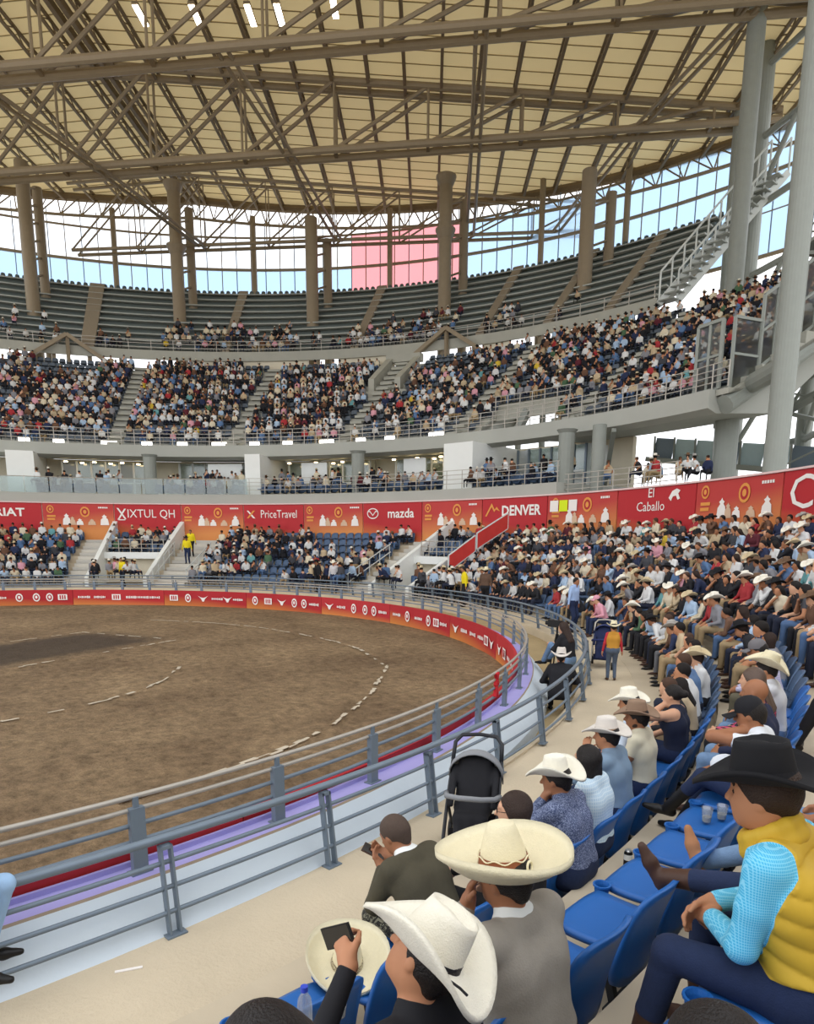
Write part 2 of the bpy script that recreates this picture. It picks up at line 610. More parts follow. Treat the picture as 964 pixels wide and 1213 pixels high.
# ------------------------------------------------------------------ ring fence wall (centre of the arena)
Wl = ring('wall_ring', [(15.57, 0), (15.57, 0.61), (15.6, 0.61), (15.6, 0.57), (15.84, 0.57), (15.86, 0.555), (16.14, 0.234), (16.14, -0.1), (15.57, -0.1)], 0, 360, None,
          c=C0, step=2.0, mats=[M_WHITEW, M_PURPLE, M_DIRTY], fm=[0, 1, 1, 1, 2, 0, 0, 0, 0])
tag(Wl, 'low white ring wall with a lilac ledge around the arena', 'wall', kind='structure')
for k in range(24):
    a = 148.2 + 15.45 * 6 - 15.45 * k
    if k == 23:
        continue
    pn = wall_panel('banner_panel', C0, 15.49, a, a - 15.38, 0.0, 0.69, M_PAN1 if k % 3 else M_PAN2, Wl, t=0.06)
    if 4 <= k <= 13:
        mid = a - 7.7
        mb = MB()
        R = 15.46
        lay = random.Random(k)
        xs = [-1.6, -0.9, -0.15, 0.55, 1.1, 1.65]
        for i, x in enumerate(xs):
            t = lay.choice(['word', 'crest', 'box', 'horn', 'word'])
            if t == 'word':
                x0 = x - 0.26
                while x0 < x + 0.24:
                    w = lay.uniform(0.04, 0.07); h = lay.uniform(0.07, 0.12)
                    shape_on_wall(mb, [(x0, -h / 2), (x0 + w, -h / 2), (x0 + w, h / 2), (x0 + 0.01, h / 2)], C0, R, mid, 0.36)
                    x0 += w + 0.02
            elif t == 'crest':
                shape_on_wall(mb, disc_pts(x, 0, 0.15, 0.19), C0, R, mid, 0.36)
                shape_on_wall(mb, disc_pts(x, 0, 0.10, 0.13), C0, R - 0.006, mid, 0.36, 1)
                shape_on_wall(mb, disc_pts(x, 0.01, 0.05, 0.07), C0, R - 0.012, mid, 0.36)
            elif t == 'box':
                shape_on_wall(mb, [(x - 0.2, -0.13), (x + 0.2, -0.13), (x + 0.2, 0.13), (x - 0.2, 0.13)], C0, R, mid, 0.36)
                for q in (-0.1, 0, 0.1):
                    shape_on_wall(mb, [(x + q - 0.03, -0.09), (x + q + 0.03, -0.09), (x + q + 0.03, 0.09), (x + q - 0.03, 0.09)], C0, R - 0.006, mid, 0.36, 1)
            else:
                shape_on_wall(mb, [(x - 0.25, 0.12), (x - 0.12, 0.05), (x, 0.03), (x + 0.12, 0.05), (x + 0.25, 0.12), (x + 0.1, -0.02), (x + 0.04, -0.14), (x - 0.04, -0.14), (x - 0.1, -0.02)], C0, R, mid, 0.36)
        mb.build('printed_logos', None, pn, mats=[M_PRINTW, M_PRINTR])

# ------------------------------------------------------------------ walkway and lower stand
ROWS = 7
RISE = 0.41
Z1 = 0.234


def row_back(k):
    return 22.17 + 0.97 * (k - 1)


def row_floor(k):
    return Z1 + RISE * (k - 1)


wk = ring('floor_walkway', [(16.0, Z1), (22.12, Z1), (22.12, 0.0), (16.0, 0.0)], -12, 60, M_CONC, step=2)
bm = bmesh.new(); bm.from_mesh(wk.data)
# the walkway starts at the outer railing: its inner edge follows the ring wall near the camera
for v in bm.verts:
    r = math.hypot(v.co.x, v.co.y)
    r2 = math.hypot(v.co.x - C2.x, v.co.y)
    if r2 < 17:
        ang = math.atan2(v.co.y, v.co.x - C2.x)
        R = 19.95
        # but never inside the ring wall
        p = C2 + Vector((math.cos(ang) * R, math.sin(ang) * R, 0))
        if math.hypot(p.x, p.y) < 16.13:
            s = 16.13 / math.hypot(p.x, p.y)
            p = Vector((p.x * s, p.y * s, 0))
        v.co.x, v.co.y = p.x, p.y
bm.to_mesh(wk.data); bm.free()
tag(wk, 'pale concrete walkway between the railing and the first row of seats', 'walkway', kind='structure')
wk2 = ring('floor_walkway', [(19.95, Z1), (22.12, Z1), (22.12, 0.0), (19.95, 0.0)], 60, 172, M_CONC, step=2)
tag(wk2, 'concrete walkway at the foot of the stand across the arena', 'walkway', kind='structure')
vs = []; fs = []
pit_phis = list(np.arange(-12, 173, 2.0))
for ph in pit_phis:
    t = math.radians(ph)
    # inner end on the ring wall, outer end under the railing
    ox, dx_, dy_ = C2.x, math.cos(t), math.sin(t)
    bq = ox * dx_
    rin = -bq + math.sqrt(bq * bq - (ox * ox - 16.0 ** 2))
    rin = min(rin, 19.9)
    vs.append(P(C2, rin, ph, 0.02)); vs.append(P(C2, 19.97, ph, 0.02))
fs = [(2 * i, 2 * i + 1, 2 * i + 3, 2 * i + 2) for i in range(len(pit_phis) - 1)]
pit = mesh_obj('floor_pit', vs, fs, mat('pit_soil', 'a8946f', 0.9, 0.2, 1.5, 0.2))
tag(pit, 'sandy service lane between the ring wall and the outer railing', 'lane', kind='structure')
kb = ring('kerb', [(19.95, 0.0), (20.05, 0.0), (20.05, Z1 + 0.03), (19.95, Z1 + 0.03)], 14.5, 172, M_CONC, step=2)
tag(kb, 'concrete kerb edge of the walkway above the sandy lane', 'kerb', kind='structure')

VOMS = [(139.4, 148.4), (92.6, 99.8)]        # passages through the lower stand
STAIRS = [(149.4, 152.0), (133.6, 138.4), (100.6, 104.6)]


def terrace_profile(k0):
    pr = []
    for k in range(k0, ROWS + 1):
        R0 = row_back(k - 1) + 0.08 if k > 1 else 21.0
        R1 = row_back(k) + 0.08 if k < ROWS else 28.3
        pr += [(R0, row_floor(k) + (0.004 if k == 1 else 0)), (R1, row_floor(k) + (0.004 if k == 1 else 0))]
    pr += [(28.3, 0.0), (pr[0][0], 0.0)]
    return pr


def blocked(phi):
    return any(a <= phi <= b for a, b in VOMS)


segs = [(-12, 92.6), (99.8, 139.4), (148.4, 172)]
for i, (a, b) in enumerate(segs):
    o = ring('terrace', terrace_profile(1), a, b, M_STEPS, step=1.5)
    tag(o, ['stepped concrete terrace under the crowd beside the camera, curving far round', 'stepped concrete terrace across the arena between the two passages', 'stepped concrete terrace under the crowd beyond the far passage'][i], 'terrace', kind='structure')
for i, (a, b) in enumerate(VOMS):
    pr = [(row_back(4) + 0.08, 2.0)] + [q for q in terrace_profile(5)[:-2]] + [(28.3, 0.0), (row_back(4) + 0.08, 0.0)]
    pr[0] = (row_back(4) + 0.08, row_floor(5))
    o = ring('terrace', pr[1:], a, b, M_STEPS, step=1.5)
    tag(o, ['upper terrace steps over the passage with white side fins', 'upper terrace steps over the nearer passage across the arena'][i], 'terrace', kind='structure')
    v = empty('passage_portal', P(C2, 24, (a + b) / 2, 0))
    tag(v, ['white passage portal with slanted fins in the far stand', 'white passage portal in the stand between stairs and red sloping panels'][i], 'portal', kind='structure')
    v.location = (0, 0, 0)
    ring('lintel', [(24.6, 1.75), (25.15, 1.75), (25.15, 2.15), (24.6, 2.15)], a, b, M_WHITE, v)
    ring('opening', [(25.06, 0.24), (25.1, 0.24), (25.1, 1.75), (25.06, 1.75)], a + 0.3, b - 0.3, M_CREAM, v)
    for j, s in enumerate((a, b)):
        mb = MB()
        t = 0.3
        pts = [(21.2, Z1), (21.2, Z1 + 0.5), (25.2, 2.7), (28.2, 4.15), (28.2, 3.3), (25.2, 1.0), (25.2, Z1)]
        vs = [P(C2, R, s - t, z) for R, z in pts] + [P(C2, R, s + t, z) for R, z in pts]
        n = len(pts)
        fs = [tuple(range(n)), tuple(range(2 * n - 1, n - 1, -1))] + [(q, n + q, n + (q + 1) % n, (q + 1) % n) for q in range(n)]
        f = mb.add(vs, fs)
        ob = mb.build('fin', M_WHITE, v); fix_normals(ob)
    r = MB()
    for z in (2.4, 2.65, 2.95):
        r.tube(arc(C2, 25.1, a + 0.5, b - 0.5, z), 0.025, 6)
    for q in np.linspace(a + 0.5, b - 0.5, 6):
        r.tube([P(C2, 25.1, q, 2.1), P(C2, 25.1, q, 2.95)], 0.025, 6)
    r.build('guard_rail', M_RAILW, v)
M_STAIR = mat('pale_stair_concrete', 'cdc8bd', 0.8, 0.08)
for i, (a, b) in enumerate(STAIRS):
    st = empty('stairway')
    tag(st, ['stairway left of the passage with white fins across the arena', 'stairway right of the passage with white fins across the arena', 'stairway beside the nearer passage, under the car maker banner'][i], 'stairway', kind='structure')
    prev = None
    n = 2 * ROWS
    for k in range(n):
        z = Z1 + RISE * 0.5 * (k + 1)
        R0 = 21.7 + 0.485 * k
        if z > row_floor(ROWS) + 0.21:
            break
        ob = ring('step', [(R0, z - 0.4), (R0 + 0.62, z - 0.4), (R0 + 0.62, z), (R0, z)], a, b, M_STAIR, st, step=2)
# white sloping handrails by the stairs
M_HAND = mat('white_handrail', 'c9cdca', 0.5, 0.05)
for (ph, lab) in ((138.6, 'white sloping handrail of the stairway by the yellow shirted pair'), (105.0, 'white sloping handrail of the stairway near the car maker banner'), (133.2, 'grey sloping handrail beside the stairs across the arena')):
    h = empty('stair_handrail'); tag(h, lab, 'handrail')
    for dz in (0.95, 0.5):
        mb = MB(); mb.tube([P(C2, 21.6, ph, Z1 + dz), P(C2, 25.5, ph, row_floor(4.9) + dz)], 0.03, 6); mb.build('rail', M_HAND, h)
    for q in np.linspace(21.7, 25.4, 5):
        mb = MB(); zf = Z1 + RISE * (q - 21.6) / 0.97
        mb.tube([P(C2, q, ph, zf - 0.1), P(C2, q, ph, zf + 0.95)], 0.025, 6); mb.build('post', M_HAND, h)

# ------------------------------------------------------------------ banner wall behind the lower stand
bw = ring('wall_banner', [(28.25, 2.0), (28.55, 2.0), (28.55, 5.26), (28.25, 5.26)], -12, 172, M_CREAM, step=1.5)
tag(bw, 'round back wall of the lower stand hung with red banners', 'wall', kind='structure')
cap = ring('trim_banner_cap', [(28.1, 5.26), (28.6, 5.26), (28.6, 5.33), (28.1, 5.33)], -12, 172, mat('pale_pink_trim', 'e6c8c4', 0.6, 0.05), step=1.5)
tag(cap, 'pale trim along the top of the red banners', 'trim', kind='structure')
SEAMS = [166.4, 157.4, 148.4, 139.4, 130.6, 121.8, 113.0, 104.2, 95.4, 86.2, 76.9, 67.4, 58.2, 49.0, 39.8, 30.6]
RB = 28.16
TXT = {0: 'ARIAT', 2: 'IXTUL QH', 4: 'PriceTravel', 6: 'mazda', 8: 'DENVER', 10: 'El\nCaballo', 12: 'C'}
for i in range(len(SEAMS) - 1):
    a, b = SEAMS[i], SEAMS[i + 1]
    pn = wall_panel('banner_panel', C2, RB, a, b + 0.12, 2.9, 5.25, M_PAN2 if i % 2 == 0 else M_PAN3, bw, t=0.07, n=8)
    mid = (a + b) / 2
    zc = 4.62
    R = RB - 0.03
    if i in TXT:
        t = TXT[i]
        if t == 'ARIAT':
            bend_text('lettering', t, 0.72, C2, R, mid - 0.0, zc - 0.0, M_PRINTW, pn, 1.15, bold=0.025)
        elif t == 'IXTUL QH':
            bend_text('lettering', t, 0.78, C2, R, mid - 0.4, zc, M_PRINTW, pn, 0.9)
            mb = MB()
            for s in (1, -1):
                shape_on_wall(mb, [(-2.05, 0.38 * s), (-1.93, 0.38 * s), (-1.45, -0.34 * s), (-1.57, -0.34 * s)], C2, R - 0.004 * s, mid, zc)
            shape_on_wall(mb, [(-1.98, -0.42), (-1.52, -0.42), (-1.52, -0.36), (-1.98, -0.36)], C2, R, mid, zc)
            mb.build('printed_emblem', M_PRINTW, pn)
        elif t == 'PriceTravel':
            bend_text('lettering', t, 0.74, C2, R, mid - 0.7, zc, M_PRINTW, pn, 0.78)
            mb = MB()
            shape_on_wall(mb, [(-1.95, 0.25), (-1.82, 0.25), (-1.35, -0.25), (-1.5, -0.25)], C2, R, mid, zc)
            shape_on_wall(mb, [(-1.35, 0.25), (-1.5, 0.25), (-1.95, -0.25), (-1.82, -0.25)], C2, R - 0.004, mid, zc, 1)
            mb.build('printed_emblem', None, pn, mats=[M_PRINTW, M_PRINTO])
        elif t == 'mazda':
            bend_text('lettering', t, 0.78, C2, R, mid - 1.2, zc - 0.03, M_PRINTW, pn, 0.98, bold=0.015)
            mb = MB()
            n = 20
            for q in range(n):
                a0 = 2 * math.pi * q / n; a1 = 2 * math.pi * (q + 1) / n
                shape_on_wall(mb, [(-1.45 + 0.42 * math.cos(a0), 0.33 * math.sin(a0)), (-1.45 + 0.42 * math.cos(a1), 0.33 * math.sin(a1)), (-1.45 + 0.36 * math.cos(a1), 0.27 * math.sin(a1)), (-1.45 + 0.36 * math.cos(a0), 0.27 * math.sin(a0))], C2, R, mid, zc)
            shape_on_wall(mb, [(-1.82, 0.1), (-1.66, 0.17), (-1.45, -0.08), (-1.45, -0.16), (-1.66, 0.09)], C2, R - 0.004, mid, zc)
            shape_on_wall(mb, [(-1.08, 0.1), (-1.24, 0.17), (-1.45, -0.08), (-1.45, -0.16), (-1.24, 0.09)], C2, R - 0.008, mid, zc)
            mb.build('printed_emblem', M_PRINTW, pn)
        elif t == 'DENVER':
            bend_text('lettering', t, 0.72, C2, R, mid - 0.9, zc - 0.05, M_PRINTW, pn, 1.0, bold=0.03)
            mb = MB()
            shape_on_wall(mb, [(-2.05, -0.3), (-1.6, 0.4), (-1.38, 0.05), (-1.25, 0.2), (-1.0, -0.05), (-1.3, 0.06), (-1.42, -0.08), (-1.6, 0.2), (-1.93, -0.3)], C2, R, mid, zc)
            mb.build('printed_emblem', M_PRINTO, pn)
        elif t.startswith('El'):
            bend_text('lettering', t, 0.56, C2, R, mid + 0.6, zc + 0.12, M_PRINTW, pn, 1.0)
            mb = MB()
            shape_on_wall(mb, [(0.75, 0.15), (0.95, 0.42), (1.2, 0.5), (1.42, 0.42), (1.3, 0.3), (1.42, 0.1), (1.28, 0.05), (1.18, 0.22), (1.0, 0.2), (0.9, 0.02)], C2, R, mid, zc)
            mb.build('printed_emblem', M_PRINTW, pn)
        else:
            bend_text('lettering', 'C', 1.5, C2, R, a - 1.9, zc - 0.1, M_PRINTW, pn, 1.2)
    else:
        lay = random.Random(i)
        mb = MB()
        # round crest, small words, riders in tan and white, as on every second banner
        for x, y, rr in ((-1.75, 0.25, 0.22), (0.35, 0.1, 0.30)):
            shape_on_wall(mb, disc_pts(x, y, rr, rr * 1.15), C2, R, mid, zc, 0)
            shape_on_wall(mb, disc_pts(x, y, rr * 0.7, rr * 0.8), C2, R - 0.005, mid, zc, 2)
            shape_on_wall(mb, disc_pts(x, y, rr * 0.35, rr * 0.45), C2, R - 0.01, mid, zc, 0)
        shape_on_wall(mb, [(-1.97, -0.25), (-1.45, -0.25), (-1.45, -0.13), (-1.97, -0.13)], C2, R, mid, zc, 0)
        shape_on_wall(mb, [(-1.97, -0.45), (-1.5, -0.45), (-1.5, -0.33), (-1.97, -0.33)], C2, R, mid, zc, 0)
        x0 = -0.55
        for q in range(5):
            w = lay.uniform(0.07, 0.12)
            shape_on_wall(mb, [(1.2 + x0 + 0.55, 0.34), (1.2 + x0 + 0.55 + w, 0.34), (1.2 + x0 + 0.55 + w, 0.44), (1.2 + x0 + 0.55, 0.44)], C2, R, mid, zc, 1)
            x0 += w + 0.03
        for (x, hgt, wd, mi) in ((-0.8, 0.75, 0.5, 1), (-0.45, 0.55, 0.4, 3), (0.0, 0.42, 0.45, 1), (0.75, 0.4, 0.5, 3), (1.55, 0.7, 0.55, 1)):
            b0 = -0.75
            pts = [(x - wd / 2, b0), (x + wd / 2, b0), (x + wd * 0.4, b0 + hgt * 0.55), (x + wd * 0.18, b0 + hgt * 0.7), (x + wd * 0.3, b0 + hgt * 0.8), (x + wd * 0.1, b0 + hgt * 0.88), (x, b0 + hgt), (x - wd * 0.12, b0 + hgt * 0.88), (x - wd * 0.3, b0 + hgt * 0.8), (x - wd * 0.16, b0 + hgt * 0.7), (x - wd * 0.42, b0 + hgt * 0.5)]
            shape_on_wall(mb, pts, C2, R - 0.003, mid, zc, mi)
        mb.build('printed_logos', None, pn, mats=[M_PRINTO, M_PRINTW, M_PRINTR, M_PRINTT])
# three sheets of paper taped to a banner
for j, (dx, mm, lab) in enumerate(((-0.62, M_PRINTW, 'white paper sheet taped to the red banner, left of the yellow sheet'), (0.0, mat('neon_yellow_paper', 'dcee1f', 0.6, 0.02), 'bright yellow paper sheet taped to the red banner'), (0.62, M_PRINTW, 'white paper sheet taped to the red banner, right of the yellow sheet'))):
    mid = 84.0
    mb = MB()
    vs = [P(C2, r, mid - math.degrees((dx + x) / RB), 4.72 + y) for r in (RB - 0.05, RB - 0.035) for x, y in ((-0.27, -0.27), (0.27, -0.27), (0.27, 0.27), (-0.27, 0.27))]
    mb.add(vs, [(0, 1, 2, 3), (7, 6, 5, 4), (0, 4, 5, 1), (1, 5, 6, 2), (2, 6, 7, 3), (3, 7, 4, 0)])
    o = mb.build('paper_sheet', mm); tag(o, lab, 'paper', 'paper sheets taped to the banner')
# red cloth-covered sloping panels beside the nearer passage
rp = empty('sloping_banner_rail'); tag(rp, 'two red cloth panels in white frames on the sloping stair rail', 'railing panel')
for (R0, R1, z0, z1) in ((22.3, 24.0, 1.55, 2.5), (24.1, 26.2, 2.6, 3.6)):
    mb = MB(); ph = 88.0
    pts = [P(C2, R0, ph, z0), P(C2, R1, ph, z1), P(C2, R1, ph, z1 + 0.75), P(C2, R0, ph, z0 + 0.75)]
    d = Vector((0.03, 0, 0))
    mb.add([p - d for p in pts] + [p + d for p in pts], [(0, 1, 2, 3), (7, 6, 5, 4), (0, 4, 5, 1), (1, 5, 6, 2), (2, 6, 7, 3), (3, 7, 4, 0)])
    cl = mb.build('cloth_panel', mat('red_cloth_plain', 'c23a35', 0.7, 0.2, 2.0), rp)
    fr = MB()
    for q in range(4):
        fr.tube([pts[q], pts[(q + 1) % 4]], 0.04, 6)
    fr.build('frame', M_HAND, cl)
# ------------------------------------------------------------------ suites and balcony above the banners
PH_END = 86.0
bal = ring('balcony_slab', [(28.62, 5.36), (35.0, 5.36), (35.0, 5.95), (28.62, 5.95)], PH_END, 172, M_SLAB)
tag(bal, 'grey balcony slab running above the red banners', 'slab', kind='structure')
bk = ring('wall_suites', [(34.6, 5.95), (34.9, 5.95), (34.9, 8.7), (34.6, 8.7)], PH_END, 172, M_CREAM)
tag(bk, 'cream back wall of the suites under the upper deck', 'wall', kind='structure')
sl = ring('deck_slab', [(31.0, 8.68), (31.0, 9.45), (31.35, 9.45), (31.35, 9.3), (43.8, 16.4), (43.8, 15.9), (35.6, 9.3), (35.0, 8.75), (31.5, 8.5)], 101.5, 172, M_SLAB)
slb = ring('deck_slab', [(31.0, 8.68), (31.0, 9.45), (31.35, 9.45), (31.35, 9.3), (43.8, 16.4), (43.8, 15.9), (35.6, 9.3), (35.0, 8.75), (31.5, 8.5)], 73.0, 92.0, M_SLAB)
tag(slb, 'curved grey edge slab of the upper deck between the opening and its end', 'slab', kind='structure')
slc = ring('edge_beam', [(31.0, 8.68), (31.0, 9.45), (31.6, 9.45), (31.6, 8.5)], 92.0, 101.5, M_SLAB)
tag(slc, 'edge beam carrying the railing across the bright opening', 'beam', kind='structure')
tag(sl, 'curved grey edge slab and raking underside of the upper deck', 'slab', kind='structure')
# suite partitions: broad white fins
for i, (a, b) in enumerate(((158.4, 161.6), (129.3, 131.4), (99.2, 103.2))):
    o = ring('wall_fin', [(29.6, 5.95), (34.6, 5.95), (34.6, 8.68), (29.6, 8.68)], a, b, M_WHITE, step=1)
    tag(o, ['broad white suite fin near the frame edge', 'white suite fin above the travel agency banner', 'broad white suite fin above the car maker banner'][i], 'wall', kind='structure')
for i, ph in enumerate((144.4, 115.8, 87.3)):
    mb = MB(); p = P(C2, 30.0, ph, 0)
    mb.lathe([(0.42, 5.95), (0.42, 8.5), (0.55, 8.68)], 16, M=Matrix.Translation((p.x, p.y, 0)))
    o = mb.build('column', M_STEELG, smooth=False)
    tag(o, ['round grey column between two suites on the left', 'round grey column right of the middle suites', 'grey column at the open end of the balcony'][i], 'column', kind='structure')
# suite window fronts: frames, panes, lit rooms
winspecs = [(156.5, 146.5), (142.5, 132.5), (128.3, 117.5), (114.0, 104.5), (98.2, 90.0)]
for i, (a, b) in enumerate(winspecs):
    w = empty('window_%d' % (i + 1)); tag(w, ['suite window front at the far left end', 'suite window front left of the white fin', 'suite window front beside the white fin', 'suite window front with warm lamps', 'suite window front with dark frames at the open end'][i], 'window', kind='structure')
    R = 33.6
    lit = i in (0, 3)
    room = ring('room_wall', [(34.45, 6.0), (34.55, 6.0), (34.55, 8.6), (34.45, 8.6)], a, b, M_CREAM if i != 4 else M_WHITE, w)
    n = 6
    for k in range(n + 1):
        ph = a + (b - a) * k / n
        mb = MB(); mb.bar(P(C2, R, ph, 5.95), P(C2, R, ph, 8.5), 0.12); mb.build('mullion', M_WHITE if i != 4 else M_RAIL, w)
    mb = MB(); mb.tube(arc(C2, R, a, b, 7.0), 0.07, 6); mb.build('transom', M_WHITE, w)
    for k in range(n):
        p0 = a + (b - a) * (k + 0.06) / n; p1 = a + (b - a) * (k + 0.94) / n
        ring('pane', [(R - 0.01, 7.05), (R + 0.01, 7.05), (R + 0.01, 8.45), (R - 0.01, 8.45)], p0, p1, M_GLASS if (k * 7 + i * 3) % 4 else M_PANEW, w, step=1)
    if lit or i == 2:
        for k in range(6):
            ph = a + (b - a) * (k + 0.5) / 6
            mb = MB(); p = P(C2, 32.4 + 0.7 * (k % 2), ph, 0)
            mb.lathe([(0.13, 8.3), (0.13, 8.38)], 10, M=Matrix.Translation((p.x, p.y, 0)))
            mb.build('ceiling_lamp', M_LIT, w)
# white screens in front of some suites
for i, (a, b) in enumerate(((138.0, 133.5), (125.5, 122.0), (111.5, 108.5))):
    o = ring('screen', [(32.0, 6.9), (32.06, 6.9), (32.06, 8.3), (32.0, 8.3)], b, a, M_WHITE, step=1)
    tag(o, ['white suite screen left of the fin above the travel agency banner', 'white suite screen right of the fin above the travel agency banner', 'small white screen in the suite with lamps'][i], 'screen')
# glass balustrade
gb = empty('glass_balustrade'); tag(gb, 'clear glass balustrade panels along the suites with a steel top rail', 'balustrade')
ph = 171.0
while ph > 132:
    ring('glass_panel', [(28.75, 5.97), (28.79, 5.97), (28.79, 6.95), (28.75, 6.95)], ph - 2.75, ph, M_GLASS, gb, step=1.5)
    ph -= 2.9
mb = MB(); mb.tube(arc(C2, 28.77, 132, 171, 6.98), 0.03, 6); mb.build('top_rail', M_RAILW, gb)
rb = empty('balcony_railing'); tag(rb, 'thin steel railing along the nearer suites', 'railing')
for z in (6.25, 6.5, 6.75, 7.0):
    mb = MB(); mb.tube(arc(C2, 28.77, 86, 131.0, z), 0.02, 5); mb.build('rail', M_RAILW, rb)
for ph in np.arange(86.2, 131, 2.2):
    mb = MB(); mb.tube([P(C2, 28.77, ph, 5.95), P(C2, 28.77, ph, 7.0)], 0.025, 5); mb.build('post', M_RAILW, rb)
# strip lights under the front of the upper deck
for i, ph in enumerate((165, 160.5, 156.6, 151, 146, 141.5, 137.0, 132.0, 127.5, 122.5, 117.5, 113.5, 107.5)):
    ln = 1.25 if i % 3 else 1.9
    o = ring('strip_light', [(31.42, 9.5), (31.55, 9.5), (31.55, 9.72), (31.42, 9.72)], ph - ln, ph, M_STRIP, step=1)
    tag(o, 'bright strip light behind the upper deck rail, number %s from the left' % ['one', 'two', 'three', 'four', 'five', 'six', 'seven', 'eight', 'nine', 'ten', 'eleven', 'twelve', 'thirteen'][i], 'lamp', 'strip lights along the upper deck')

# ------------------------------------------------------------------ open corridor at the right end
for i, (R, ph, z0, z1, r, lab) in enumerate(((30.2, 83.6, 5.3, 8.7, 0.34, 'square-looking grey column under the slab, beside the diagonal brace'), (36, 91.6, 5.3, 9.4, 0.38, 'grey column behind the diagonal brace under the slab'), (34.3, 76.2, 4.6, 9.2, 0.55, 'stout grey column carrying the slab end beside the mesh gate'), (37.5, 80.5, 4.5, 10.0, 0.42, 'slim grey column in shade behind the slab end'))):
    mb = MB(); p = P(C2, R, ph, 0)
    mb.lathe([(r, z0), (r, z1)], 20, M=Matrix.Translation((p.x, p.y, 0)))
    o = mb.build('column', M_STEELG, smooth=False); tag(o, lab, 'column', kind='structure')
br = MB(); br.bar(P(C2, 31, 83.2, 8.5), P(C2, 35, 89.5, 5.5), 0.22); o = br.build('brace', M_STEELG); tag(o, 'diagonal steel brace between two columns under the slab', 'brace', kind='structure')
wl = ring('wall_corridor', [(34.6, 5.3), (34.8, 5.3), (34.8, 8.4), (34.6, 8.4)], 88.5, 93.5, M_WHITE); tag(wl, 'short white corridor wall under the slab end', 'wall', kind='structure')
fl = ring('floor_corridor', [(28.6, 5.0), (38.0, 5.0), (38.0, 5.3), (28.6, 5.3)], 62, 86, M_SLAB); tag(fl, 'grey corridor floor behind the banners at the open end', 'floor', kind='structure')
rc = empty('corridor_railing'); tag(rc, 'thin railing along the open corridor under the slab end', 'railing')
for z in (5.6, 5.85, 6.1, 6.35):
    mb = MB(); mb.tube(arc(C2, 29.2, 72, 86, z), 0.022, 5); mb.build('rail', M_RAILW, rc)
for ph in np.arange(72.2, 86, 1.9):
    mb = MB(); mb.tube([P(C2, 29.2, ph, 5.3), P(C2, 29.2, ph, 6.35)], 0.025, 5); mb.build('post', M_RAILW, rc)
# footbridge with glass sides seen below the slab
fb = empty('footbridge'); tag(fb, 'footbridge with pale blue glass sides seen under the slab end', 'footbridge')
B0 = P(C2, 44, 92.5, 9.3); B1 = P(C2, 44, 78.5, 7.6)
d = (B1 - B0)
for k in range(7):
    a0 = B0 + d * (k / 7.0); a1 = B0 + d * ((k + 0.92) / 7.0)
    mb = MB(); mb.bar(a0, a1, 0.06, 1.3); mb.build('glass_panel' if k % 3 else 'steel_panel', mat('pale_blue_glazing', 'b9cdd2', 0.25, 0.05) if k % 3 else M_RAIL, fb)
mb = MB(); mb.bar(B0 - Vector((0, 0, 0.8)), B1 - Vector((0, 0, 0.8)), 2.0, 0.3); mb.build('deck', M_STEELG, fb)
for k in range(8):
    p = B0 + d * (k / 7.0)
    mb = MB(); mb.bar(p + Vector((0, -0.1, -0.9)), p + Vector((0, -0.1, 0.75)), 0.1); mb.build('post', M_STEELG, fb)

# ------------------------------------------------------------------ upper deck
UR = 15


def up_R(k):
    return 32.0 + 0.8 * (k - 1)


def up_z(k):
    return 9.45 + 0.535 * (k - 1)


UAISLES = [164.5, 149.5, 134.5, 119.5, 104.4, 89.4]
prf = []
for k in range(1, UR + 1):
    R0 = 31.4 if k == 1 else up_R(k) - 0.42
    R1 = up_R(k + 1) - 0.42
    prf += [(R0, up_z(k)), (R1, up_z(k))]
prf += [(prf[-1][0], up_z(UR) - 0.8), (31.4, 9.2)]
o = ring('terrace', prf, 101.5, 172, M_CONCG); tag(o, 'raking grey terrace of the crowded upper deck', 'terrace', kind='structure')
o = ring('terrace', prf, 71.8, 92.0, M_CONCG); tag(o, 'raking grey terrace at the end of the upper deck beside the mesh gate', 'terrace', kind='structure')
pr4 = prf[6:-2]
pr4 = pr4 + [(pr4[-1][0], pr4[-1][1] - 0.6), (pr4[0][0], pr4[0][1] - 0.6)]
o = ring('terrace', pr4, 92.0, 101.5, M_CONCG); tag(o, 'raking grey terrace above the bright opening in the upper deck', 'terrace', kind='structure')
og = empty('opening_railing'); tag(og, 'railing, props and slanting brace in the bright opening of the upper deck', 'railing')
for z in (11.25, 11.55, 11.85):
    mb = MB(); mb.tube(arc(C2, 33.6, 92.0, 101.5, z), 0.025, 5); mb.build('rail', M_RAILW, og)
for q in np.arange(92.2, 101.5, 1.5):
    mb = MB(); mb.tube([P(C2, 33.6, q, 10.5), P(C2, 33.6, q, 11.85)], 0.03, 5); mb.build('post', M_RAILW, og)
for q in (92.4, 95.2, 98.4, 101.2):
    mb = MB(); mb.bar(P(C2, 36.5, q, 8.0), P(C2, 36.5, q, 12.3), 0.28); mb.build('prop', M_STEELG, og)
mb = MB(); mb.bar(P(C2, 34.0, 99.6, 9.0), P(C2, 34.0, 97.6, 10.9), 0.45, 0.4); mb.build('brace', M_STEELG, og)
mb = MB(); mb.bar(P(C2, 34.6, 92.5, 10.0), P(C2, 34.6, 95.0, 10.0), 0.8, 0.5); mb.build('landing', M_STEELG, og)
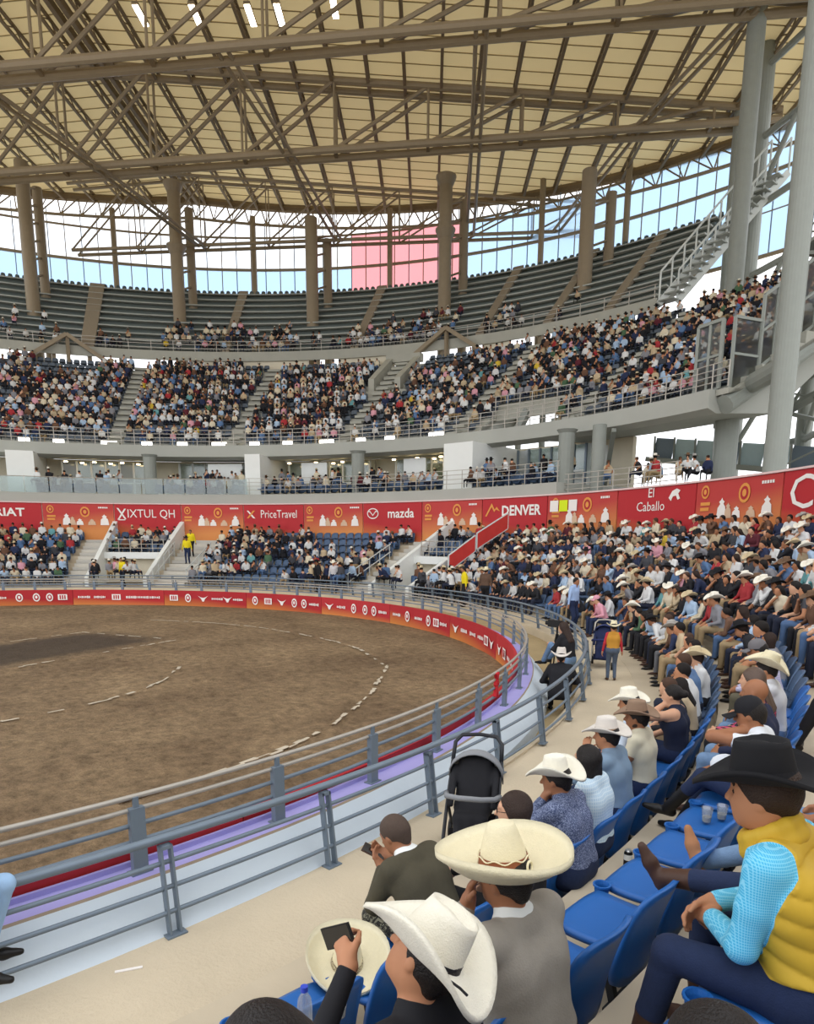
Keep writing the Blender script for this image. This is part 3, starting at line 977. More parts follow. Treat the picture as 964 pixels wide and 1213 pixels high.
for i, ph in enumerate(UAISLES):
    st = empty('stairway'); tag(st, 'grey stair aisle of the upper deck, %s' % ['nearest the frame edge on the left', 'by the person in yellow above the left suites', 'above the travel agency banner', 'below the middle portal', 'beside the white openings', 'nearest the mesh gate'][i], 'stairway', kind='structure')
    for k in range(1, UR + 1):
        R0 = up_R(k) - 0.62
        ring('step', [(R0, up_z(k) + 0.02), (R0 + 1.0, up_z(k) + 0.02), (R0 + 1.0, up_z(k) + 0.27), (R0 + 0.4, up_z(k) + 0.27), (R0 + 0.4, up_z(k) + 0.2), (R0, up_z(k) + 0.2)], ph - 0.75, ph + 0.75, M_CONCG, st, step=1.5)
ur = empty('deck_railing'); tag(ur, 'steel railing of thin bars along the front of the upper deck', 'railing')
for z in (9.75, 10.0, 10.25, 10.5):
    mb = MB(); mb.tube(arc(C2, 31.25, 71.6, 172, z), 0.022, 5); mb.build('rail', M_RAILW, ur)
for ph in np.arange(71.6, 172, 1.6):
    mb = MB(); mb.tube([P(C2, 31.25, ph, 9.45), P(C2, 31.25, ph, 10.5)], 0.03, 5); mb.build('post', M_RAILW, ur)
# portals in the upper deck: roofed openings with light behind
for i, ph in enumerate((157.2, 119.5, 114.8)):
    pt = empty('portal'); tag(pt, ['gabled portal at the back of the upper deck near the left frame edge', 'grey walled portal in the middle of the upper deck', 'gabled portal beside the empty bleachers'][i], 'portal', kind='structure')
    if i == 1:
        for s in (-1.6, 1.6):
            ring('side_wall', [(39.0, 13.5), (43.0, 16.2), (43.0, 17.6), (39.0, 15.2)], ph + s - 0.35, ph + s + 0.35, M_CONCG, pt)
        ring('lintel', [(43.0, 17.3), (43.7, 17.3), (43.7, 17.9), (43.0, 17.9)], ph - 2, ph + 2, M_CONCG, pt)
    else:
        for s in (-3.6, 0, 3.6):
            mb = MB(); mb.bar(P(C2, 43.5, ph + s, 16.2), P(C2, 43.5, ph + s, 18.3 + (1.2 if s == 0 else -0.6)), 0.25); mb.build('post', M_STEEL, pt)
        for s in (-1, 1):
            mb = MB(); mb.bar(P(C2, 43.4, ph, 19.6), P(C2, 43.4, ph + 4.4 * s, 17.4), 0.35, 0.3); mb.build('gable_beam', M_STEEL, pt)
# ------------------------------------------------------------------ top tier of bare bleachers
tt = empty('bleachers'); tag(tt, 'nearly empty grey bleachers of the top tier under the glazed band', 'bleachers', kind='structure')
TR = 10
PT0, PT1 = 93.2, 172.0
for k in range(TR):
    R0 = 43.9 + 0.83 * k
    z0 = 18.75 + 0.76 * k
    ring('riser', [(R0, z0 - 0.6), (R0 + 0.86, z0 - 0.15), (R0 + 0.86, z0), (R0, z0)], PT0, PT1, M_BENCHR, tt)
    ring('bench', [(R0 + 0.25, z0 + 0.36), (R0 + 0.62, z0 + 0.36), (R0 + 0.62, z0 + 0.46), (R0 + 0.25, z0 + 0.46)], PT0, PT1, M_BENCH, tt)
ring('front_beam', [(43.75, 18.1), (43.9, 18.1), (43.9, 18.85), (43.75, 18.85)], PT0, PT1, M_CONCG, tt)
ring('back_beam', [(52.2, 25.2), (52.5, 25.2), (52.5, 26.2), (52.2, 26.2)], PT0, PT1, M_BENCHR, tt)
for i, ph in enumerate((155.3, 140.5, 125.6, 111.3, 104.0, 97.8)):
    ring('stair_aisle', [(43.85, 19.0), (52.2, 26.5), (52.2, 26.25), (43.85, 18.6)], ph - (0.7 if i == 0 else 0.45), ph + (0.7 if i == 0 else 0.45), mat('tan_steps', '8c8170', 0.8, 0.1), tt, step=1)
# scalloped rim along the top row
mb = MB()
for ph in np.arange(PT0, PT1, 0.62):
    p = P(C2, 52.3, ph, 26.2)
    mb.lathe([(0.02, 0.32), (0.17, 0.25), (0.22, 0.0)], 6, M=Matrix.Translation(p), cap=False)
o = mb.build('seat_back_rim', M_BENCHR, tt); o['kind'] = 'stuff'
tr_ = empty('bleacher_railing'); tag(tr_, 'thin railing along the front of the empty bleachers', 'railing')
for z in (19.1, 19.4, 19.7):
    mb = MB(); mb.tube(arc(C2, 43.8, PT0, PT1, z), 0.03, 5); mb.build('rail', M_RAILW, tr_)
for ph in np.arange(PT0 + 0.2, PT1, 2.4):
    mb = MB(); mb.tube([P(C2, 43.8, ph, 18.8), P(C2, 43.8, ph, 19.7)], 0.035, 5); mb.build('post', M_RAILW, tr_)
# props between the decks
for i, ph in enumerate(np.arange(94, 172, 3.6)):
    mb = MB(); mb.bar(P(C2, 44.2, ph, 15.8), P(C2, 44.2, ph, 18.3), 0.3); o = mb.build('deck_prop', M_STEEL)
    tag(o, 'steel prop between the upper deck and the bleachers', 'prop', 'props between the two upper decks', kind='structure')
# panelled back wall in places between the decks
for i, (a, b) in enumerate(((144.5, 131), (127.5, 121.0), (111.0, 108.0))):
    o = ring('wall_back', [(43.95, 16.0), (44.1, 16.0), (44.1, 18.2), (43.95, 18.2)], b, a, M_CREAM); tag(o, ['long cream back wall behind the upper deck crowd', 'short cream back wall behind the middle crowd', 'cream back wall left of the gabled portal'][i], 'wall', kind='structure')

# ------------------------------------------------------------------ glazed facade behind the top tier
fc = empty('facade'); tag(fc, 'tall glazed band with white, blue and red translucent sheets behind the bleachers', 'facade', kind='structure')
RF = 56.0
FA, FB = 88.0, 172.0
STEP = 1.5


def pane_proto(z0, z1, m):
    vs = [(R * math.cos(t), R * math.sin(t), z) for R in (RF - 0.02, RF + 0.02) for t, z in ((0.02 / RF, z0), (math.radians(STEP) - 0.02 / RF, z0), (math.radians(STEP) - 0.02 / RF, z1), (0.02 / RF, z1))]
    me = bpy.data.meshes.new('pane')
    me.from_pydata(vs, [], [(0, 1, 2, 3)])      # a sheet: one skin carries the translucent shader
    me.materials.append(m)
    return me


PZ = [(24.0, 27.0), (27.0, 29.6), (29.7, 32.6)]
PM = {}
for zi, (z0, z1) in enumerate(PZ):
    for nm, m in (('b', M_PANEB), ('w', M_PANEW), ('r', M_PANER)):
        PM[(zi, nm)] = pane_proto(z0, z1, m)
ph = FA
while ph < FB - 0.1:
    for zi in range(3):
        red = 117.4 < ph + 0.7 < 130.4
        nm = 'r' if red else ('w' if (zi == 2 and ph > 117) else 'b')
        o = bpy.data.objects.new('pane', PM[(zi, nm)]); link(o, fc)
        o.location = C2; o.rotation_euler = (0, 0, math.radians(ph))
    mb = MB(); mb.bar(P(C2, RF - 0.08, ph, 24.0), P(C2, RF - 0.08, ph, 34.0), 0.07); mb.build('mullion', M_STEEL if int(ph * 2) % 2 else M_RAIL, fc)
    ph += STEP
for z, w in ((24.0, 0.3), (27.0, 0.1), (29.65, 0.28), (32.6, 0.2)):
    mb = MB(); mb.tube(arc(C2, RF - 0.1, FA, FB, z), w / 2, 6); mb.build('transom', M_STEEL, fc)
# ------------------------------------------------------------------ roof: gabled, on parallel joists
ED = Vector((math.cos(math.radians(138.5)), math.sin(math.radians(138.5)), 0))
ES = Vector((math.sin(math.radians(138.5)), -math.cos(math.radians(138.5)), 0))
CXY = Vector((CAM.x, CAM.y, 0))


def rz(s):
    return 36.3 - 0.07 * abs(s + 23.5)


def SD(s, d, z):
    p = CXY + ES * s + ED * d
    return Vector((p.x, p.y, z))


def d_far(s, R=56.2):
    # distance along the joists to the round eaves
    o = CXY + ES * s - C2
    b = o.dot(ED); c = o.length_squared - R * R
    return -b + math.sqrt(max(0.01, b * b - c))


S0, S1 = -46.0, 25.5
D0 = 16.0
rf = None
vs = []; fs = []
ns = 52
ss = sorted(set([S0 + (S1 - S0) * i / ns for i in range(ns + 1)] + [-23.5]))
nd = 14
for s in ss:
    de = d_far(s)
    for j in range(nd + 1):
        d = D0 + (de - D0) * j / nd
        vs.append(SD(s, d, rz(s)))
n1 = len(ss) * (nd + 1)
for i in range(len(ss) - 1):
    for j in range(nd):
        a = i * (nd + 1) + j
        fs.append((a, a + 1, a + nd + 2, a + nd + 1))
rf = mesh_obj('ceiling_roof', vs, fs, M_ROOF)
tag(rf, 'huge cream sheet roof on parallel joists above the stands', 'roof', kind='structure')
# eaves beam following the round edge
mb = MB(); mb.tube([SD(s, d_far(s) - 0.1, rz(s) - 0.35) for s in np.linspace(S0, S1, 60)], 0.38, 8); mb.build('eaves_beam', M_JOIST, rf)
mb = MB(); mb.tube([SD(s, d_far(s, 54.5), rz(s) - 2.6) for s in np.linspace(S0, S1, 60)], 0.13, 6); mb.build('eaves_lower_chord', M_STEEL, rf)
s = S0
k = 0
while s < S1 - 1:
    a = SD(s, d_far(s) - 0.2, rz(s) - 0.5); b = SD(s + 0.85, d_far(s + 0.85, 54.5), rz(s + 0.85) - 2.6); c = SD(s + 1.7, d_far(s + 1.7) - 0.2, rz(s + 1.7) - 0.5)
    mb = MB(); mb.bar(a, b, 0.1); mb.bar(b, c, 0.1); mb.bar(b, SD(s + 0.85, d_far(s + 0.85) - 0.2, rz(s) - 0.5), 0.07); mb.build('eaves_web', M_STEEL, rf)
    s += 1.7
# joists
s = S0 + 0.6
while s < S1:
    de = d_far(s) - 0.3
    z = rz(s)
    mb = MB()
    mb.bar(SD(s, D0, z - 0.1), SD(s, de, z - 0.1), 0.2, 0.14)
    mb.bar(SD(s, D0, z - 0.7), SD(s, de, z - 0.7), 0.2, 0.14)
    n = int((de - D0) / 1.1)
    for j in range(n):
        d0 = D0 + (de - D0) * j / n; d1 = D0 + (de - D0) * (j + 1) / n
        mb.bar(SD(s, d0, z - (0.12 if j % 2 else 0.7)), SD(s, d1, z - (0.7 if j % 2 else 0.12)), 0.07)
    mb.build('joist', M_JOIST, rf)
    s += 2.55
M_PURL = mat('tan_purlin', 'a8956c', 0.7, 0.05)
# purlin seams across the joists
d = 15.0
while d < 74:
    sl_, sr_ = None, None
    for q in np.linspace(S0, S1, 120):
        if d_far(q) > d:
            sl_ = q if sl_ is None else sl_
            sr_ = q
    if sl_ is not None and sr_ - sl_ > 1:
        mb = MB()
        pts = [SD(sl_, d, rz(sl_) - 0.03)] + ([SD(-23.5, d, rz(-23.5) - 0.03)] if sl_ < -23.5 < sr_ else []) + [SD(sr_, d, rz(sr_) - 0.03)]
        for a, b in zip(pts[:-1], pts[1:]):
            mb.bar(a, b, 0.06, 0.04)
        mb.build('purlin', M_PURL, rf)
    d += 1.35
# ridge girder
mb = MB()
for q in (-0.35, 0.35):
    mb.bar(SD(-23.5 + q, D0, 35.6), SD(-23.5 + q, d_far(-23.5) - 0.3, 35.6), 0.3, 0.5)
mb.build('ridge_girder', M_JOIST, rf)
# right edge girder
mb = MB()
mb.bar(SD(S1 - 0.3, D0, rz(S1) - 0.4), SD(S1 - 0.3, d_far(S1), rz(S1) - 0.4), 0.6, 0.7); mb.build('edge_girder', M_STEEL, rf)


def truss(dd, zl, zr, sl, sr, nodes, r, lab, top_drop=0.6):
    t = empty('roof_truss'); tag(t, lab, 'truss', kind='structure')

    def zb(s):
        return zl + (zr - zl) * (s + 31) / 56.8
    for q in (0, 1.15):
        mb = MB()
        mb.tube([SD(sl, dd + q, rz(sl) - top_drop), SD(-23.5, dd + q, rz(-23.5) - top_drop), SD(sr, dd + q, rz(sr) - top_drop)], r, 8); mb.build('top_chord', M_STEEL, t)
        mb = MB()
        mb.tube([SD(sl, dd + q, zb(sl)), SD(sr, dd + q, zb(sr))], r * 1.1, 8); mb.build('bottom_chord', M_STEEL, t)
    w = nodes
    s = sl
    i = 0
    while s < sr - 0.5:
        s2 = min(s + w, sr)
        for q in (0, 1.15):
            mb = MB(); mb.tube([SD(s2, dd + q, rz(s2) - top_drop), SD(s2, dd + q, zb(s2))], r * 0.42, 6); mb.build('vertical', M_STEEL, t)
            mb = MB(); mb.tube([SD(s, dd + q, zb(s)), SD(s2, dd + q, rz(s2) - top_drop)], r * 0.55, 6); mb.build('diagonal', M_STEEL, t)
        mb = MB(); mb.bar(SD(s2, dd, zb(s2)), SD(s2, dd + 1.15, zb(s2)), r, r); mb.build('tie', M_JOIST, t)
        s = s2
        i += 1
    return zb


zbA = truss(54.0, 29.0, 31.9, -40, 24.0, 6.6, 0.23, 'deep twin-chord roof truss in the middle of the roof')
zbB = truss(43.6, 29.0, 32.5, -36, 24.0, 6.6, 0.23, 'nearest twin-chord roof truss, crossing the top of the frame')
zbC = truss(67.3, 29.0, 30.6, -33, 14.0, 6.0, 0.14, 'farthest slim roof truss in front of the glazed band', 1.2)
# long braces running back between the trusses
for i, (s, dx) in enumerate(((2.6, 0.8), (-12.0, 3.5), (-27.0, 6.0), (17.5, -6.5))):
    bt = empty('roof_brace'); tag(bt, ['bright straight steel brace running back under the middle of the roof', 'slanting steel brace under the roof left of the middle', 'slanting steel brace under the far left roof', 'slanting double steel brace near the right roof edge'][i], 'brace', kind='structure')
    for q in (-0.3, 0.3):
        mb = MB(); mb.tube([SD(s + q, 44, zbB(s)), SD(s + q + dx * 0.5, 54.5, zbA(s)), SD(s + q + dx, 67.5, zbC(min(s + dx, 13)))], 0.13, 6); mb.build('brace_tube', M_STEEL, bt)
# floodlights under the roof
for i, (s, d) in enumerate(((-18.0, 47.7), (-14.5, 47.4), (-11.1, 47.1), (-9.3, 46.9), (-5.9, 46.0))):
    fl = empty('floodlight', SD(s, d, rz(s) - 1.45), math.radians(138.5)); tag(fl, 'bright strip floodlight under the roof, %s from the left' % ['first', 'second', 'third', 'fourth', 'fifth'][i], 'lamp', 'floodlights under the roof')
    mb = MB(); mb.box(-0.9, 0.9, -0.2, 0.2, 0.0, 0.16); mb.build('housing', M_STEEL, fl)
    mb = MB(); mb.box(-0.85, 0.85, -0.17, 0.17, -0.05, -0.005); mb.build('lens', M_FLOOD, fl)
    for x in (-0.6, 0.6):
        mb = MB(); mb.tube([(x, 0, 0.16), (x, 0, 0.6)], 0.03, 6); mb.build('hanger', M_STEEL, fl)
# ------------------------------------------------------------------ tall columns
NAMES = {160.9: 'nearest the left frame edge', 146.4: 'left of the middle over the left suites', 131.9: 'short, standing right of the ridge', 117.3: 'in front of the red sheets', 102.8: 'rising out of the bleachers right of the red sheets', 88.3: 'tall, beyond the end of the bleachers'}
for ph, lab in NAMES.items():
    c = empty('column'); tag(c, 'round steel column %s' % lab, 'column', kind='structure')
    top = {160.9: 34.0, 146.4: 33.6, 131.9: 30.9, 117.3: 32.6, 102.8: 30.3, 88.3: 37.0}[ph]
    mb = MB(); p = P(C2, 48.0, ph, 0)
    mb.lathe([(0.55, -0.3), (0.55, top), (0.5, top + 0.05)], 20, M=Matrix.Translation((p.x, p.y, 0))); mb.build('shaft', M_STEEL if ph > 90 else M_STEELG, c)
    if ph in (146.4, 117.3):
        for z in (top - 0.6, 28.0):
            mb = MB(); mb.lathe([(0.58, z), (0.85, z + 0.6), (0.85, z + 0.75)], 16, M=Matrix.Translation((p.x, p.y, 0))); mb.build('bracket', M_STEEL, c)
    if ph > 90:
        p2 = P(C2, 50.5, ph - 0.9, 0)
        mb = MB(); mb.lathe([(0.4, 16), (0.4, top - 0.8)], 14, M=Matrix.Translation((p2.x, p2.y, 0))); mb.build('back_shaft', M_STEEL, c)
        for z in np.arange(25, top - 1.5, 1.4):
            mb = MB(); mb.tube([(p.x, p.y, z), (p2.x, p2.y, z + 1.2)], 0.1, 6); mb.build('lacing', M_STEEL, c)
for i, ph in enumerate((168.0, 153.8, 139.9, 125.6, 110.2, 102.3)):
    mb = MB(); p = P(C2, 54.6, ph, 0)
    mb.lathe([(0.26, 20), (0.26, 34.0)], 12, M=Matrix.Translation((p.x, p.y, 0))); o = mb.build('column', M_STEEL)
    tag(o, 'slim facade post %s' % ['past the left column', 'between the two left columns', 'left of the short column', 'at the left side of the red sheets', 'right of the red sheets', 'behind the right bleachers'][i], 'column', kind='structure')
for i, (R, ph, z0, z1, r, lab) in enumerate(((31.3, 66.5, 0, 40, 0.43, 'stout pale steel column nearest the right frame edge'), (43.5, 86.2, 10, 33.5, 0.5, 'grey steel column with a bracket under the roof edge at right'), (52.0, 92.2, 16, 36, 0.4, 'slim grey column at the right end of the roof'), (45.5, 81.0, 0, 40, 0.45, 'pale column behind the lattice at the right frame edge'))):
    mb = MB(); p = P(C2, R, ph, 0)
    mb.lathe([(r, z0), (r, z1)], 24, M=Matrix.Translation((p.x, p.y, 0))); o = mb.build('column', M_STEELG)
    tag(o, lab, 'column', kind='structure')
# steel lattice beyond the right end
lt = empty('steel_lattice'); tag(lt, 'open lattice of steel beams and diagonal braces at the right edge', 'lattice', kind='structure')
A = [P(C2, 48, 88.3, 0), P(C2, 45.5, 81.0, 0), P(C2, 41.0, 74.5, 0), P(C2, 35.5, 66.5, 0)]
for z in (5.5, 9.0, 12.5, 16.0, 20.0, 24.0, 28.0, 32.0):
    for a, b in zip(A[:-1], A[1:]):
        mb = MB(); mb.tube([a + Vector((0, 0, z)), b + Vector((0, 0, z))], 0.2, 8); mb.build('beam', M_STEELG, lt)
zs = (3.0, 9.0, 16.0, 24.0, 32.0)
for z0, z1 in zip(zs[:-1], zs[1:]):
    for a, b in zip(A[:-1], A[1:]):
        mb = MB(); mb.tube([a + Vector((0, 0, z0)), b + Vector((0, 0, z1))], 0.16, 8); mb.build('diagonal', M_STEELG, lt)
        mb = MB(); mb.tube([a + (b - a) * 0.5 + Vector((0, 0, z0)), b + (b - a) * 0.5 + Vector((0, 0, z1))], 0.11, 8); mb.build('diagonal', M_STEELG, lt)
for p in A[2:]:
    mb = MB(); mb.tube([p, p + Vector((0, 0, 38))], 0.35, 12); mb.build('post', M_STEELG, lt)
for k in range(9):      # light ramps and stair flights showing through the lattice
    z = 4.0 + 1.9 * k
    a = P(C2, 40, 78 if k % 2 else 70, z); b = P(C2, 40, 70 if k % 2 else 78, z + 1.9)
    mb = MB(); mb.bar(a, b, 0.8, 0.16); mb.build('stair_flight', M_STEELG, lt)
    mb = MB(); mb.tube([a + Vector((0, 0, 1)), b + Vector((0, 0, 1))], 0.05, 6); mb.build('handrail', M_STEELG, lt)
# raking side beam and mesh gates at the end of the upper deck
sb = empty('deck_end_beam'); tag(sb, 'heavy raking beam and cross girder closing the end of the upper deck', 'beam', kind='structure')
mb = MB(); mb.tube([P(C2, 31.6, 72.4, 8.8), P(C2, 44.5, 72.4, 16.6)], 0.42, 12); mb.build('raking_tube', M_STEELG, sb)
mb = MB(); mb.tube([P(C2, 34.5, 77, 9.7), P(C2, 31.3, 66.2, 9.7)], 0.4, 12); mb.build('cross_girder', M_STEELG, sb)
M_MESH = pane_mat('grey_wire_mesh', 'c4c8c6', 0.7, 0.02)
gt = empty('mesh_gate'); tag(gt, 'grey framed wire mesh screens stepping up the end of the upper deck', 'screen')
for k in range(5):
    Ra = 31.8 + 1.55 * k; Rb_ = Ra + 1.5
    z0 = up_z(1) + 0.67 * (Ra - 31.8); z1 = up_z(1) + 0.67 * (Rb_ - 31.8)
    h = 2.9
    q = [P(C2, Ra, 72.4, z0), P(C2, Rb_, 72.4, z1 if k else z0), P(C2, Rb_, 72.4, z1 + h if k else z0 + h), P(C2, Ra, 72.4, z0 + h)]
    mb = MB(); mb.add(q, [(0, 1, 2, 3)]); pn = mb.build('mesh_panel', M_MESH, gt)
    mb = MB()
    for i in range(4):
        mb.bar(q[i], q[(i + 1) % 4], 0.12)
    mb.bar((q[0] + q[3]) / 2, (q[1] + q[2]) / 2, 0.1)
    if k:
        mb.bar((q[0] + q[1]) / 2, (q[2] + q[3]) / 2, 0.1)
    mb.build('frame', M_STEELG, pn)
fg = MB()
q = [P(C2, 31.5, 75.4, 9.5), P(C2, 31.5, 73.0, 9.5), P(C2, 31.5, 73.0, 12.3), P(C2, 31.5, 75.4, 12.3)]
fg.add(q, [(0, 1, 2, 3)]); pn = fg.build('mesh_panel', M_MESH, gt)
mb = MB()
for i in range(4):
    mb.bar(q[i], q[(i + 1) % 4], 0.14)
mb.bar((q[0] + q[1]) / 2, (q[2] + q[3]) / 2, 0.12); mb.bar((q[0] + q[3]) / 2, (q[1] + q[2]) / 2, 0.1); mb.build('frame', M_STEELG, pn)
# white stair with balusters at the end of the bleachers
ws = empty('white_stair'); tag(ws, 'white railed stair climbing to the end of the bleachers', 'stairway')
A0 = P(C2, 42.5, 92.0, 18.0); A1 = P(C2, 47.5, 87.0, 25.5)
M_WST = mat('white_stair_paint', 'cfd3cf', 0.5, 0.05)
for side in (0, 1):
    o_ = Vector((0.9, 0.6, 0)) * side
    mb = MB(); mb.tube([A0 + o_ + Vector((0, 0, 1.9)), A1 + o_ + Vector((0, 0, 1.9))], 0.07, 6); mb.build('handrail', M_WST, ws)
    mb = MB(); mb.bar(A0 + o_, A1 + o_, 0.12, 0.4); mb.build('stringer', M_WST, ws)
    for k in range(10):
        p = A0 + (A1 - A0) * (k / 9.0) + o_
        mb = MB(); mb.tube([p, p + Vector((0, 0, 1.9))], 0.06, 6); mb.build('baluster', M_WST, ws)
for k in range(18):
    p = A0 + (A1 - A0) * (k / 18.0) + Vector((0.45, 0.3, 0.1))
    mb = MB(); mb.box(p.x - 0.55, p.x + 0.55, p.y - 0.4, p.y + 0.4, p.z, p.z + 0.08); mb.build('tread', M_STEELG, ws)
# ------------------------------------------------------------------ ring railings
ri = empty('ring_railing'); tag(ri, 'inner railing of worn pipes on flat grey posts standing on the lilac ledge', 'railing')
RR = 15.72
post_me = None
for k in range(77):
    th = 0.8 + 4.65 * k - 9.3
    if th > 350:
        break
    if post_me is None:
        mb = MB()
        mb.box(-0.028, 0.028, -0.055, 0.055, 0, 0.51); mb.box(-0.05, 0.05, -0.08, 0.08, 0.0, 0.012); mb.box(-0.012, 0.012, -0.02, 0.02, 0.51, 0.59)
        po = mb.build('post', M_RAIL, ri); post_me = po.data
    else:
        po = bpy.data.objects.new('post', post_me); link(po, ri)
    po.location = P(C0, RR, th, 0.57); po.rotation_euler = (0, 0, math.radians(th))
for z, r, m in ((1.158, 0.021, M_RAILW), (1.06, 0.019, M_RAILW), (0.94, 0.019, M_RAIL), (0.81, 0.019, M_RAIL)):
    mb = MB(); mb.tube(arc(C0, RR - 0.02, 0, 358, z, 1.5), r, 8, closed=True); mb.build('rail', m, ri, smooth=True)
ro = empty('walkway_railing'); tag(ro, 'outer railing along the walkway with paired flat posts and a thick top pipe', 'railing')
post_me = None
for k in range(44):
    th = 4.48 + 4.16 * (k - 2)
    if th > 171:
        break
    if post_me is None:
        mb = MB()
        M = Matrix(((1, 0, -0.13, 0), (0, 1, 0, 0), (0, 0, 1, 0), (0, 0, 0, 1)))
        for y in (-0.045, 0.03):
            mb.box(-0.03, 0.03, y, y + 0.016, 0, 0.655, M=M)
        mb.box(-0.03, 0.03, -0.045, 0.046, 0.63, 0.655, M=M)
        mb.box(-0.05, 0.05, -0.075, 0.075, 0, 0.012)
        po = mb.build('post', M_RAIL, ro); post_me = po.data
    else:
        po = bpy.data.objects.new('post', post_me); link(po, ro)
    po.location = P(C2, 20.14, th, Z1 + (0.03 if th > 14 else 0)); po.rotation_euler = (0, 0, math.radians(th))
for z, R, r in ((0.93, 20.03, 0.032), (0.76, 20.06, 0.018), (0.58, 20.09, 0.018), (0.405, 20.12, 0.018)):
    mb = MB(); mb.tube(arc(C2, R, -5, 171, z, 1.0), r, 10); mb.build('rail', M_RAIL, ro, smooth=True)


# ------------------------------------------------------------------ blue stadium seats
def shell_grid(fn, nu, nv, t):
    """two-sided shell from a surface function fn(u, v) -> (point, normal)"""
    vs = []; fs = []
    for side in (0, 1):
        for i in range(nu + 1):
            for j in range(nv + 1):
                p, n = fn(i / nu, j / nv)
                vs.append(p + n * (t if side else 0))
    N = (nu + 1) * (nv + 1)
    idx = lambda s, i, j: s * N + i * (nv + 1) + j
    for i in range(nu):
        for j in range(nv):
            fs.append((idx(0, i, j), idx(0, i, j + 1), idx(0, i + 1, j + 1), idx(0, i + 1, j)))
            fs.append((idx(1, i, j), idx(1, i + 1, j), idx(1, i + 1, j + 1), idx(1, i, j + 1)))
    for i in range(nu):
        fs.append((idx(0, i, 0), idx(0, i + 1, 0), idx(1, i + 1, 0), idx(1, i, 0)))
        fs.append((idx(0, i + 1, nv), idx(0, i, nv), idx(1, i, nv), idx(1, i + 1, nv)))
    for j in range(nv):
        fs.append((idx(0, 0, j + 1), idx(0, 0, j), idx(1, 0, j), idx(1, 0, j + 1)))
        fs.append((idx(0, nu, j), idx(0, nu, j + 1), idx(1, nu, j + 1), idx(1, nu, j)))
    return vs, fs


def squircle(u, v, e=4.0):
    """map the unit square to a rounded rectangle in [-1, 1]^2"""
    x = 2 * u - 1; y = 2 * v - 1
    m = max(abs(x), abs(y))
    if m < 1e-6:
        return 0.0, 0.0
    a = math.atan2(y, x)
    r = 1.0 / (abs(math.cos(a)) ** e + abs(math.sin(a)) ** e) ** (1 / e)
    f = r * m
    return f * math.cos(a), f * math.sin(a)


def seat_fn(u, v):
    x, y = squircle(u, v, 5)
    z = 0.365 + 0.02 * (x * x) + 0.018 * y * y - (0.035 * max(0, x - 0.75) / 0.25) + 0.006 * math.cos(3 * y)
    return Vector((0.015 + 0.215 * x, 0.235 * y * (1 + 0.04 * x), z)), Vector((0, 0, 0.8))


def back_fn(u, v):
    y, w = squircle(u, v, 5)
    z = 0.45 + 0.285 * w
    x = -0.195 - 0.075 * (w + 0.2) - 0.02 * w * w + 0.045 * y * y
    return Vector((x, 0.235 * y * (1.0 - 0.05 * w), z)), Vector((-1, 0, 0.2))


vs_, fs_ = shell_grid(seat_fn, 10, 10, 0.045)
seat_o = mesh_obj('seat', vs_, fs_, M_BLUE, smooth=True); fix_normals(seat_o); SEAT_ME = seat_o.data; bpy.data.objects.remove(seat_o)
vs_, fs_ = shell_grid(back_fn, 10, 10, 0.032)
seat_o = mesh_obj('backrest', vs_, fs_, M_BLUE, smooth=True); fix_normals(seat_o); BACK_ME = seat_o.data; bpy.data.objects.remove(seat_o)
mb = MB()
mb.lathe([(0.034, 0.0), (0.044, 0.085), (0.052, 0.09), (0.052, 0.1), (0.042, 0.1), (0.036, 0.08), (0.03, 0.012), (0.002, 0.01)], 16, M=Matrix.Translation((0.185, -0.285, 0.335)))
mb.box(0.1, 0.2, -0.26, -0.2, 0.355, 0.375)
co = mb.build('cup_holder', M_BLUE, smooth=False); CUP_ME = co.data; bpy.data.objects.remove(co)
mb = MB()
mb.bar((-0.02, -0.12, 0.375), (-0.12, -0.12, 0.02), 0.04); mb.bar((-0.02, 0.12, 0.375), (-0.12, 0.12, 0.02), 0.04); mb.bar((-0.12, -0.2, 0.03), (-0.12, 0.2, 0.03), 0.06, 0.03)
co = mb.build('support', mat('black_bracket', '2c2d30', 0.5, 0.05)); SUP_ME = co.data; bpy.data.objects.remove(co)
# one joined low copy for seats too far off to show their pieces
mb = MB()
for me in (SEAT_ME, BACK_ME):
    pass
vs_, fs_ = shell_grid(seat_fn, 4, 4, 0.045); mb.add(vs_, fs_)
vs_, fs_ = shell_grid(back_fn, 4, 4, 0.032); mb.add(vs_, fs_)
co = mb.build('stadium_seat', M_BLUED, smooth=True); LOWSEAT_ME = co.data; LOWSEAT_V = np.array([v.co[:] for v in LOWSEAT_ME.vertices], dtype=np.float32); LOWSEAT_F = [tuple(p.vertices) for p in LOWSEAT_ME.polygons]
bpy.data.objects.remove(co)
SEAT_PITCH = 0.56


def seat_phi(k, i):
    """angle of the i-th seat of row k"""
    off = {1: 6.9, 2: 4.55, 3: 5.76}.get(k, 5.2 + 0.31 * k)
    return off + math.degrees(SEAT_PITCH / (row_back(k) - 0.2)) * i


def in_gap(phi, k):
    if any(a - 0.6 <= phi <= b + 0.6 for a, b in STAIRS):
        return True
    if k <= 4 and any(a - 0.5 <= phi <= b + 0.5 for a, b in VOMS):
        return True
    return False


